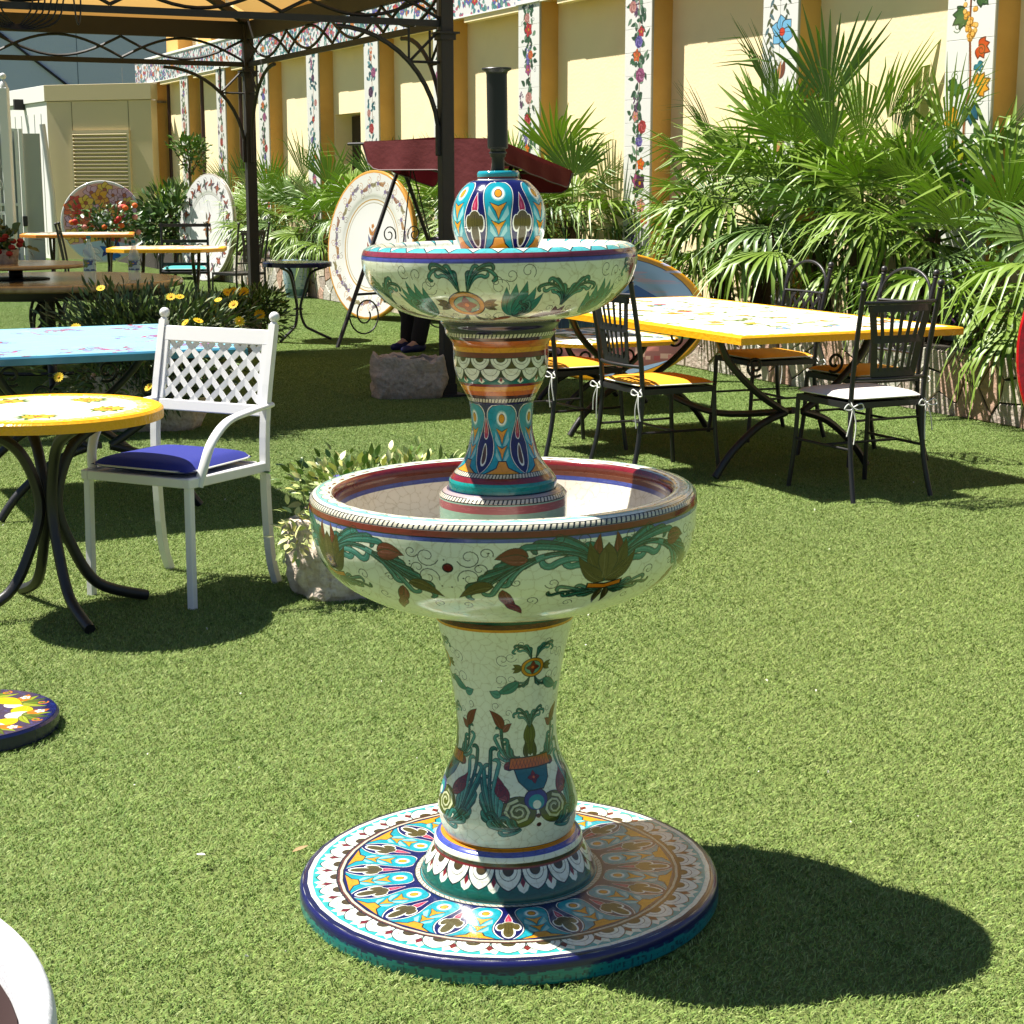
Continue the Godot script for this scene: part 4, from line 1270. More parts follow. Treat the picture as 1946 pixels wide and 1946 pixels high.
func pillar_paint(k: int, r: RandomNumberGenerator) -> Texture2D:
	var p := Painter.new(128, 896, Color(0.84, 0.84, 0.82), 2.0)
	p.ink = Color(0.16, 0.16, 0.14)
	var teal := Color(0.16, 0.42, 0.46)
	var grn := Color(0.20, 0.34, 0.12)
	if k == 0:
		p.line(p.curve(Vector2(60, 400), Vector2(90, 320), Vector2(40, 260), Vector2(76, 40)), 6, 5, Color(0.48, 0.28, 0.14))
		p.line(p.curve(Vector2(66, 640), Vector2(50, 560), Vector2(60, 500), Vector2(60, 400)), 7, 6, Color(0.48, 0.28, 0.14))
		var list := [[60, 150, 40, 1.2, grn], [94, 170, 34, 0.2, grn], [40, 210, 34, 2.6, grn], [92, 100, 30, -1.0, Color(0.45, 0.50, 0.10)], [96, 276, 30, 0.4, Color(0.72, 0.28, 0.06)], [90, 312, 18, 1.0, teal], [98, 350, 34, -0.4, Color(0.80, 0.55, 0.08)], [32, 352, 32, 2.2, grn], [28, 418, 38, 2.9, Color(0.80, 0.54, 0.08)], [76, 404, 34, 1.5, Color(0.08, 0.28, 0.36)], [44, 480, 40, 2.2, Color(0.55, 0.58, 0.10)], [92, 450, 26, 0.5, grn], [84, 490, 34, 1.0, Color(0.42, 0.50, 0.12)], [92, 540, 36, 0.9, grn], [40, 700, 36, 2.4, grn], [90, 720, 34, 0.6, Color(0.72, 0.30, 0.06)]]
		for q in list: p.vine_leaf(Vector2(q[0], q[1]), q[2], q[3], q[4])
		p.bunch(Vector2(66, 160), 58, 100, Color(0.82, 0.56, 0.10), r); p.bunch(Vector2(74, 530), 40, 90, Color(0.46, 0.24, 0.30), r); p.bunch(Vector2(60, 760), 50, 90, Color(0.30, 0.12, 0.32), r)
		for e in 12: p.curl_line(Vector2(30 + 66 * (e % 2), 130 + e * 50), 12, e * 1.3, 1.4 if e % 2 else -1.4, 1.6, grn.darkened(0.2))
	elif k == 1:
		for e in 26: p.petal(Vector2(38 + 14 * sin(e * 0.3) + r.randf_range(-6, 6), 12 + e * 11), PI / 2 + (0.7 if e % 2 else -0.7), 24, 7, 0.1, Color(0.30, 0.33, 0.14) if e % 3 else Color(0.30, 0.42, 0.44), 0.9)
		for e in 12: p.petal(Vector2(90 + r.randf_range(-6, 6), 8 + e * 13), PI / 2 + (0.6 if e % 2 else -0.6), 20, 6, 0.1, Color(0.25, 0.30, 0.18), 0.8)
		for e in [[72, 190, 40], [56, 420, 36], [80, 560, 38], [50, 720, 36]]:
			p.flower(Vector2(e[0], e[1]), e[2], Color(0.42, 0.66, 0.80), Color(0.76, 0.22, 0.06), 6, e[1])
		for e in [[66, 300], [70, 480], [60, 640]]:
			p.petal(Vector2(e[0], e[1]), -0.9, 46, 18, 0.3, Color(0.42, 0.22, 0.12)); p.petal(Vector2(e[0], e[1]), -1.8, 40, 14, -0.4, Color(0.72, 0.50, 0.32))
		for e in 20: p.petal(Vector2(r.randf_range(30, 100), r.randf_range(330, 880)), r.randf() * TAU, 22, 9, 0.2, teal if e % 2 else grn, 0.9)
	else:
		var cols := [Color(0.66, 0.16, 0.16), Color(0.38, 0.32, 0.62), Color(0.78, 0.36, 0.12), Color(0.60, 0.28, 0.45), Color(0.28, 0.12, 0.26), Color(0.74, 0.50, 0.46)]
		var lf := teal if k in [2, 3] else grn.lerp(teal, r.randf() * 0.6)
		p.line(p.curve(Vector2(66, 890), Vector2(30, 600), Vector2(100, 300), Vector2(62, 10)), 4, 3, Color(0.50, 0.32, 0.18))
		for e in (120 if k < 4 else 190):
			var y := r.randf() * 890
			p.petal(Vector2(64 + r.randfn() * 19, y), r.randf() * TAU, r.randf_range(16, 30), r.randf_range(8, 14), r.randf_range(-0.3, 0.3), lf.darkened(r.randf() * 0.4) if r.randf() < 0.7 else lf.lightened(0.25), 1.0)
		for e in (11 if k < 4 else 20):
			var y := 40 + e * (80 if k < 4 else 44) + r.randf_range(-20, 20)
			var c: Color = cols[(e + k) % cols.size()]
			var q := Vector2(64 + r.randfn() * 12, y)
			if r.randf() < 0.45: p.rose(q, r.randf_range(14, 21), c)
			elif r.randf() < 0.5: p.flower(q, r.randf_range(15, 24), c, Color(0.75, 0.5, 0.1), 5, y)
			else: p.bunch(q, 34, 56, c, r)
		for e in 10: p.curl_line(Vector2(r.randf_range(24, 104), r.randf() * 890), 8, e, 1.2, 1.2, p.ink)
	for e in 60: p.rect(r.randf() * 128, r.randf() * 896, 1, r.randf_range(1, 3), Color(0.74, 0.73, 0.70))
	return p.done(128, 896)


func build_wall(r: RandomNumberGenerator):
	var w := thing("garden_building", "long cream and ochre building with flower-painted tile pillars behind the palms", "building", Vector3.ZERO, TH)
	# local axes of the building: x towards it, -z along it
	var L := func(p: float, h: float, t: float) -> Vector3: return Vector3(p, h, -t)
	var blk := func(p0: float, p1: float, h0: float, h1: float, t0: float, t1: float, bev := 0.0) -> ArrayMesh:
		return MB.new().box(Vector3((p0 + p1) / 2, (h0 + h1) / 2, -(t0 + t1) / 2), Vector3(absf(p1 - p0), absf(h1 - h0), absf(t1 - t0)), Basis.IDENTITY, bev).done()
	var paints := []
	for k in 7: paints.append(glaze(pillar_paint(k, r), 0.35))
	for k in range(-2, 11):
		var t1 := 9.70 + 2.276 * k      # far edge of the pillar
		var t0 := t1 - 0.49
		var pil := part("pillar", blk.call(8.0, 8.202, 0.0, 3.25, t0 + 0.012, t1 - 0.012), M.ochre, w)
		var paint: Material = paints[k] if k >= 0 and k < 2 else paints[2 + absi(k) % 5]
		part("tile_edge", blk.call(7.985, 8.0, 0.3, 3.248, t0, t1), M.grey_edge, pil)
		# painted tiles, two across
		var rows := 14 if k < 4 else 1
		var cols := 2 if k < 4 else 1
		for i in rows:
			for j in cols:
				var gap := 0.0012 if k < 4 else 0.0
				var a0 := t0 + 0.49 * j / cols + gap
				var a1 := t0 + 0.49 * (j + 1) / cols - gap
				var h0 := 0.3 + 2.946 * i / rows + gap
				var h1 := 0.3 + 2.946 * (i + 1) / rows - gap
				var b := MB.new()
				var o := PackedVector2Array([Vector2(-a1, h0), Vector2(-a0, h0), Vector2(-a0, h1), Vector2(-a1, h1)])
				b.slab(o, -7.985, -7.976, Basis(Vector3.BACK, Vector3.UP, Vector3.LEFT), Vector3.ZERO, 0.002 if k < 4 else 0.0, Rect2(-t1, 0.3, 0.49, 2.946))
				part("tile", b.done(), paint, pil)
		part("capital", blk.call(7.955, 8.1, 3.25, 3.29, t0 - 0.03, t1 + 0.03), M.white_panel, w)
		if k == 10: continue
		# the bay beyond this pillar
		var b0 := t1 - 0.012
		var b1 := t1 + 2.276 - 0.49 + 0.012
		if k == 5:
			part("wall_panel", blk.call(8.20, 8.5, 0.0, 3.7, b0, b1 - 1.05), M.cream, w)
			part("wall_panel", blk.call(8.20, 8.5, 2.36, 3.7, b1 - 1.05, b1 - 0.05), M.cream, w)
			part("wall_panel", blk.call(8.20, 8.5, 0.0, 3.7, b1 - 0.05, b1), M.cream, w)
			var dr := part("door", blk.call(8.44, 8.49, 0.3, 2.34, b1 - 0.98, b1 - 0.06, 0.006), mat(Color(0.13, 0.08, 0.07), 0.5), w)
			part("door_frame", blk.call(8.30, 8.44, 0.3, 2.36, b1 - 1.05, b1 - 0.985), M.ochre, dr)
			part("handle", MB.new().tube([L.call(8.43, 1.3, b1 - 0.86), L.call(8.39, 1.3, b1 - 0.86), L.call(8.39, 1.3, b1 - 0.76)], 0.009, 8).done(), M.black_iron, dr)
		else:
			part("wall_panel", blk.call(8.20, 8.5, 0.0, 3.7, b0, b1), M.cream, w)
		part("lintel_strip", blk.call(7.978, 8.06, 3.185, 3.25, b0 + 0.012, b1 - 0.40, 0.004), M.cream, w)
		if k >= 7: part("downpipe", MB.new().tube([L.call(8.19, 0.3, b1 - 0.2), L.call(8.19, 3.24, b1 - 0.2)], 0.04, 10).done(), mat(Color(0.22, 0.11, 0.08), 0.5), w)
	# soffit and painted frieze
	part("soffit", blk.call(8.0, 8.24, 3.25, 3.30, 4.6, 32.5), M.ochre, w)
	var fp := Painter.new(2048, 96, Color(0.84, 0.84, 0.84), 2.0)
	fp.ink = Color(0.22, 0.26, 0.28)
	for k in 1500:
		var c: Color = [Color(0.30, 0.52, 0.54), Color(0.40, 0.58, 0.52), Color(0.70, 0.36, 0.46), Color(0.36, 0.36, 0.62), Color(0.74, 0.44, 0.24), Color(0.25, 0.42, 0.40)][r.randi() % 6 if r.randf() < 0.6 else r.randi() % 2]
		fp.petal(Vector2(r.randf() * 2048, r.randf_range(4, 90)), PI / 2 + r.randfn() * 0.7, r.randf_range(8, 20), r.randf_range(4, 8), 0.2, c, 0.7, false)
	for k in 90:
		var c: Color = [Color(0.70, 0.20, 0.22), Color(0.72, 0.40, 0.55), Color(0.40, 0.36, 0.66), Color(0.80, 0.46, 0.18)][r.randi() % 4]
		fp.flower(Vector2(r.randf() * 2048, r.randf_range(16, 72)), r.randf_range(7, 13), c, Color(0.8, 0.6, 0.2), 5, k)
	var fm := glaze(fp.done(2048, 96), 0.35)
	fm.uv1_scale = Vector3(2, 1, 1)
	var fr := MB.new()
	fr.slab(PackedVector2Array([Vector2(-33.4, 3.255), Vector2(-4.6, 3.255), Vector2(-4.6, 3.67), Vector2(-33.4, 3.67)]), -8.1, -7.965, Basis(Vector3.BACK, Vector3.UP, Vector3.LEFT), Vector3.ZERO, 0.0)
	var frz := part("frieze", fr.done(), fm, w)
	part("coping", blk.call(7.95, 8.6, 3.67, 3.71, 4.5, 33.45, 0.006), M.white_panel, frz)
	part("bottom_trim", blk.call(7.96, 8.0, 3.244, 3.258, 4.6, 33.4), M.white_panel, frz)
	for k in range(0, 14):
		part("tile_joint", blk.call(7.963, 7.967, 3.26, 3.668, 4.9 + 2.276 * k, 4.906 + 2.276 * k), M.grey_edge, frz)
	# end wall and the set-back upper storey
	part("end_wall", blk.call(7.99, 16.0, 0.0, 3.66, 32.5, 32.8), M.ochre, w)
	part("upper_wall", blk.call(8.9, 9.2, 3.6, 7.5, 4.0, 33.2), M.cream, w)
	for k in range(-2, 11): part("upper_pilaster", blk.call(8.62, 8.9, 3.7, 7.5, 9.9 + 2.276 * k, 10.75 + 2.276 * k), M.ochre, w)
	part("roof", blk.call(8.2, 16.0, 7.5, 7.6, 4.0, 33.4), M.concrete, w)

	# hydrant-like red notice with a white plate below
	var s := thing("wall_sign", "small dark red sign with white looped figure on the cream wall", "sign", Y(8.198, 2.30, 21.36), TH - PI / 2)
	part("board", MB.new().box(Vector3(0, 0.19, 0.006), Vector3(0.30, 0.40, 0.012), Basis.IDENTITY, 0.003).done(), mat(Color(0.46, 0.12, 0.16), 0.5), s)
	var loop := []
	for k in 25:
		var a := TAU * k / 24.0
		loop.append(Vector3(0.0 + cos(a) * 0.072, 0.145 + sin(a) * 0.115, 0.012))
	var lp := PackedVector2Array()
	for q in loop: lp.push_back(Vector2(q.x, q.y))
	part("figure", MB.new().slab(lp, 0.0121, 0.0145).done(), M.white_panel, s)
	part("figure", MB.new().tube([Vector3(-0.06, 0.17, 0.0135), Vector3(-0.062, 0.24, 0.0135), Vector3(-0.04, 0.30, 0.0135), Vector3(0.0, 0.335, 0.0135), Vector3(0.06, 0.335, 0.0135), Vector3(0.1, 0.315, 0.0135)], [0.018, 0.018, 0.018, 0.019, 0.02, 0.014], 8).done(), M.white_panel, s)
	var letters := "EAEVV"
	for k in 5:
		var tm := TextMesh.new()
		tm.text = letters[k]
		tm.font = SystemFont.new()
		(tm.font as SystemFont).font_names = PackedStringArray(["Droid Sans"])
		tm.font_size = 16
		tm.pixel_size = 0.0028
		tm.depth = 0.001
		part("letter", tm, M.black_iron, s, Transform3D(Basis(Vector3.BACK, 0.15 * (k - 2)), Vector3(0.0, 0.225 - k * 0.039, 0.0152)))
	part("plate", MB.new().box(Vector3(0.005, -0.085, 0.008), Vector3(0.30, 0.13, 0.016), Basis.IDENTITY, 0.003).done(), M.white_panel, s)
	for k in 3: part("text_line", MB.new().box(Vector3(-0.005, -0.055 - k * 0.022, 0.0165), Vector3(0.20 - 0.02 * k, 0.010, 0.001)).done(), mat(Color(0.45, 0.52, 0.55), 0.7), s)


func build_planter(r: RandomNumberGenerator):
	var w := thing("stone_planter", "long low planter wall faced with irregular flat stones below the palms", "planter", Vector3.ZERO, TH)
	part("wall", MB.new().box(Vector3(7.19, 0.205, -20.0), Vector3(0.20, 0.41, 34.0)).done(), M.mortar, w)
	part("soil", MB.new().box(Vector3(7.62, 0.18, -20.0), Vector3(0.68, 0.34, 34.0)).done(), M.soil, w)
	# crazy paving: cells round jittered points, each stone its own block
	var pts := []
	var rowsn := 3
	for i in range(0, 68):
		for j in rowsn:
			pts.append(Vector2(5.6 + i * 0.29 + (0.14 if j % 2 else 0.0) + r.randf_range(-0.09, 0.09), 0.07 + j * 0.14 + r.randf_range(-0.035, 0.035)))
	for i in pts.size():
		var c: Vector2 = pts[i]
		var cell := PackedVector2Array([Vector2(c.x - 0.4, 0.0), Vector2(c.x + 0.4, 0.0), Vector2(c.x + 0.4, 0.415), Vector2(c.x - 0.4, 0.415)])
		for q in pts:
			if q == c or absf(q.x - c.x) > 0.8: continue
			var mid: Vector2 = (q + c) * 0.5
			var d: Vector2 = (q - c).normalized()
			var keep := PackedVector2Array()
			for k in cell.size():
				var a := cell[k]
				var b := cell[(k + 1) % cell.size()]
				var da := (a - mid).dot(d)
				var db := (b - mid).dot(d)
				if da <= 0: keep.push_back(a)
				if (da < 0) != (db < 0) and absf(da - db) > 1e-6: keep.push_back(a.lerp(b, da / (da - db)))
			cell = keep
			if cell.size() < 3: break
		if cell.size() < 3: continue
		var off := Geometry2D.offset_polygon(cell, -0.006, Geometry2D.JOIN_MITER)
		if off.is_empty(): continue
		var o := PackedVector2Array()
		for k in off[0].size():
			var a: Vector2 = off[0][k]
			var b: Vector2 = off[0][(k + 1) % off[0].size()]
			o.push_back(a)
			if a.distance_to(b) > 0.10 and a.y > 0.01 and b.y > 0.01: o.push_back(a.lerp(b, 0.5) + (b - a).orthogonal().normalized() * r.randf_range(-0.008, 0.006))
		var o2 := PackedVector2Array()
		for q in o: o2.push_back(Vector2(-q.x, q.y))
		var b := MB.new()
		b.slab(o2, -7.092, -7.078 + r.randf_range(-0.002, 0.010), Basis(Vector3.BACK, Vector3.UP, Vector3.LEFT), Vector3.ZERO, 0.006)
		part("stone", b.done(), M.stones[r.randi() % M.stones.size()], w)

	# fan palms
	M.fans = [[], [], []]
	for k in 3:
		M.fans[0].append(fan_leaf(100 + k, 0.62, 0.66, 0.55 + 0.25 * k, 0.05, 17))
		M.fans[1].append(fan_leaf(110 + k, 0.58, 0.64, 1.5 + 0.25 * k, 0.22, 30))
		M.fans[2].append(fan_leaf(120 + k, 0.60, 0.62, 1.6 + 0.2 * k, 0.5, 30))
	var list := [
		[7.62, 7.6, 0.55, 0.95, 16, "fan palm at the right end of the planter, cut by the picture's edge"],
		[7.66, 8.8, 0.45, 1.0, 17, "spreading fan palm hanging low above the planter behind the red disc"],
		[7.78, 9.5, 0.75, 0.95, 16, "fan palm before the pillar painted with yellow grapes"],
		[7.62, 10.1, 0.80, 1.0, 18, "tall fan palm between the grape pillar and the blue flower pillar"],
		[7.80, 10.8, 1.0, 1.1, 19, "tallest fan palm, its upright leaves rising before an ochre return"],
		[7.66, 11.4, 0.80, 1.0, 19, "tall fan palm in front of the pillar with blue flowers"],
		[7.72, 12.1, 0.50, 0.85, 17, "fan palm reaching left into the bright bay above the landscape disc"],
		[7.66, 14.7, 0.70, 0.85, 14, "fan palm just right of the globe, before the rose pillar"],
		[7.78, 15.4, 0.80, 0.9, 14, "fan palm with upright leaves behind the right end of the red canopy"],
		[7.68, 16.2, 0.70, 0.9, 13, "fan palm behind the black fountain pipe"],
		[7.74, 17.2, 0.65, 0.9, 13, "fan palm behind the dark gazebo post near the red canopy"],
		[7.66, 18.6, 0.50, 0.9, 14, "fan palm behind the large round plate and the swing frame"],
		[7.74, 20.1, 0.65, 0.9, 14, "fan palm left of the round plate, below the red wall sign"],
		[7.62, 21.3, 0.50, 0.9, 14, "fan palm above the small blue table"],
		[7.74, 22.6, 0.50, 0.95, 14, "fan palm below the dark doorway"],
		[7.64, 23.9, 0.45, 0.9, 14, "fan palm beside the blue and white pot"],
		[7.72, 25.3, 0.40, 0.9, 14, "fan palm just right of the farther gazebo post"],
		[7.62, 26.7, 0.35, 0.85, 13, "fan palm overhanging the tall white oval plate"],
		[7.70, 28.7, 0.25, 0.85, 13, "low fan palm left of the tall white plate"],
		[7.66, 30.5, 0.25, 0.85, 13, "farthest fan palm beside the beige service block"]]
	for k in list.size():
		var q: Array = list[k]
		palm(q[5], Y(q[0], 0.34, q[1]), q[2], q[3], q[4], 300 + k)


# ---------------------------------------------------------------- far left: service block, gate, warehouse
func build_left(r: RandomNumberGenerator):
	var wh := thing("warehouse", "huge plain blue-grey building wall behind everything at the left", "building", Vector3(-24.0, 0, -47.0), 0.0)
	part("wall", MB.new().box(Vector3(0, 6.0, 0), Vector3(30, 12, 0.4)).done(), M.slate, wh)
	for k in 12: part("panel_joint", MB.new().box(Vector3(-14 + k * 2.4, 6, 0.202), Vector3(0.02, 11.9, 0.006)).done(), mat(Color(0.36, 0.42, 0.50), 0.8), wh)
	part("conduit", MB.new().tube([Vector3(9.0, 6.4, 0.24), Vector3(12.6, 3.6, 0.24), Vector3(14.2, 2.4, 0.24)], 0.035, 6).done(), M.gazebo_iron, wh)

	# beige block with a louvre; faces given by their ends in plan
	var A := Vector3(-6.60, 0, -31.9)
	var B := Vector3(-8.72, 0, -32.7)
	var C := Vector3(-10.05, 0, -34.9)
	var s := thing("service_block", "beige flat-roofed block with a louvred vent, its left face white in the sun", "building", B)
	var H := 3.22
	var ab := (A - B)
	var bc := (C - B)
	var d := ab.normalized()
	var nrm := Vector3(-d.z, 0, d.x)
	if nrm.z < 0: nrm = -nrm
	var bas := Basis(d, Vector3.UP, nrm)
	part("front_wall", MB.new().box(bas * Vector3(ab.length() / 2, H / 2 - 0.15, -0.1), Vector3(ab.length(), H - 0.3, 0.2), bas).done(), M.beige, s)
	part("parapet", MB.new().box(bas * Vector3(ab.length() / 2, H - 0.145, -0.085), Vector3(ab.length() + 0.05, 0.29, 0.23), bas, 0.004).done(), M.beige, s)
	for x in [0.55, 1.78]: part("panel_joint", MB.new().box(bas * Vector3(x, 2.6, 0.001), Vector3(0.014, 0.62, 0.006), bas).done(), mat(Color(0.50, 0.46, 0.34), 0.8), s)
	var lv := part("louvre_frame", MB.new().box(bas * Vector3(1.16, 2.36, 0.02), Vector3(1.28, 0.05, 0.05), bas).box(bas * Vector3(0.545, 1.3, 0.02), Vector3(0.05, 2.1, 0.05), bas).box(bas * Vector3(1.775, 1.3, 0.02), Vector3(0.05, 2.1, 0.05), bas).done(), M.beige, s)
	part("louvre_back", MB.new().box(bas * Vector3(1.16, 1.3, -0.002), Vector3(1.2, 2.1, 0.01), bas).done(), M.beige, lv)
	for k in 30:
		var tilt := bas * Basis(Vector3.RIGHT, -0.65)
		part("slat", MB.new().box(bas * Vector3(1.16, 2.30 - k * 0.068, 0.024), Vector3(1.18, 0.012, 0.060), tilt).done(), M.beige, lv)
	var d2 := bc.normalized()
	var n2 := Vector3(d2.z, 0, -d2.x)
	if n2.x > 0: n2 = -n2
	var bas2 := Basis(-d2, Vector3.UP, n2)
	part("side_wall", MB.new().box(bas2 * Vector3(-bc.length() / 2, H / 2 - 0.15, -0.1), Vector3(bc.length(), H - 0.3, 0.2), bas2).done(), M.white_panel, s)
	part("side_parapet", MB.new().box(bas2 * Vector3(-bc.length() / 2, H - 0.145, -0.085), Vector3(bc.length(), 0.29, 0.23), bas2, 0.004).done(), M.white_panel, s)
	for k in 5: part("panel_rib", MB.new().box(bas2 * Vector3(-0.4 - k * 0.45, H / 2 - 0.2, 0.006), Vector3(0.03, H - 0.6, 0.012), bas2).done(), M.white_panel, s)
	part("bracket", MB.new().box(bas2 * Vector3(-1.5, H - 0.30, 0.10), Vector3(0.10, 0.20, 0.20), bas2).done(), M.gazebo_iron, s)
	part("roof", MB.new().slab(PackedVector2Array([Vector2(0.05, 0.05), Vector2(A.x - B.x, -(A.z - B.z) + 0.05), Vector2(A.x - B.x + 2.5, 5.0), Vector2(C.x - B.x, 5.0), Vector2(C.x - B.x, -(C.z - B.z))]), H - 0.34, H - 0.30, Basis(Vector3.RIGHT, Vector3.FORWARD, Vector3.UP)).done(), M.concrete, s)

	# white barred gate and its downpipe
	var g := thing("white_gate", "tall white barred metal gate in front of the service block", "gate", Vector3(-10.05, 0, -31.0), 0.12)
	for x in [0.0, 1.18, 1.26]: part("gate_post", MB.new().box(Vector3(x, 1.19, 0), Vector3(0.06, 2.38, 0.06)).done(), M.gate_white, g)
	for y in [0.2, 1.05, 2.36]: part("rail", MB.new().box(Vector3(0.59, y, 0), Vector3(1.18, 0.05, 0.04)).done(), M.gate_white, g)
	for k in 9: part("bar", MB.new().box(Vector3(0.10 + k * 0.125, 1.28, 0), Vector3(0.025, 2.12, 0.025)).done(), M.gate_white, g)
	part("backing_sheet", MB.new().box(Vector3(0.6, 1.2, -0.05), Vector3(1.2, 2.3, 0.012)).done(), mat(Color(0.58, 0.60, 0.60), 0.6), g)
	part("lock", MB.new().box(Vector3(1.27, 0.75, 0.05), Vector3(0.08, 0.18, 0.06), Basis.IDENTITY, 0.008).done(), M.gazebo_iron, g)
	part("side_panel", MB.new().box(Vector3(1.43, 1.15, -0.08), Vector3(0.30, 2.3, 0.05)).done(), mat(Color(0.60, 0.62, 0.60), 0.6), g)
	solo("white_downpipe", MB.new().tube([Vector3(0, 0, 0), Vector3(-0.02, 1.2, 0), Vector3(-0.14, 2.5, 0)], 0.055, 10).done(), M.gate_white, "slim white downpipe at the sunlit corner of the beige block", "pipe", Vector3(-8.60, 0, -32.4))

	# tall white lamp-like post with ball finial, sign box and scrolls
	var p := thing("white_post", "thick white metal post with a ball on top and scrolled brackets at the left edge", "post", Vector3(-6.98, 0, -24.0), 0.0)
	part("shaft", MB.new().box(Vector3(0, 1.36, 0), Vector3(0.125, 2.72, 0.125), Basis.IDENTITY, 0.01).done(), M.gate_white, p)
	part("cap", weld_seam(MB.new().lathe([Vector2(0, 2.82), Vector2(0.03, 2.80), Vector2(0.05, 2.77), Vector2(0.062, 2.72), Vector2(0.062, 2.70)], 20).done()), M.gate_white, p)
	part("finial", MB.new().ball(Vector3(0, 2.87, 0), Vector3(0.045, 0.045, 0.045), 16, 12).done(), M.gate_white, p)
	var rail := part("arm", MB.new().bar(Vector3(-0.06, 2.32, 0), Vector3(-1.2, 2.32, 0), 0.05, 0.05).bar(Vector3(-0.06, 2.62, 0), Vector3(-1.2, 3.1, 0), 0.04, 0.04).done(), M.gate_white, p)
	part("arm", MB.new().bar(Vector3(-0.06, 2.12, 0), Vector3(-1.2, 2.12, 0), 0.05, 0.05).done(), M.gate_white, p)
	part("sign_box", MB.new().box(Vector3(-0.22, 2.22, 0), Vector3(0.20, 0.14, 0.04), Basis.IDENTITY, 0.005).done(), mat(Color(0.30, 0.36, 0.46), 0.4), rail)
	part("lamp_box", MB.new().box(Vector3(-0.16, 1.93, 0.06), Vector3(0.12, 0.10, 0.10), Basis.IDENTITY, 0.01).done(), M.white_panel, p)
	for k in 2:
		var c := Vector3(-0.16, 1.72 - k * 0.30, 0.0)
		part("scroll", MB.new().tube(scroll(c, Vector3.RIGHT, Vector3.UP, 0.10, 0.03, -0.4 if k == 0 else 2.4, -1.35 if k == 0 else 1.35), 0.010, 6).done(), M.grey_edge, p)
	part("cross_rail", MB.new().bar(Vector3(-0.06, 1.02, 0), Vector3(-1.4, 1.02, 0), 0.04, 0.04).done(), M.gate_white, p)


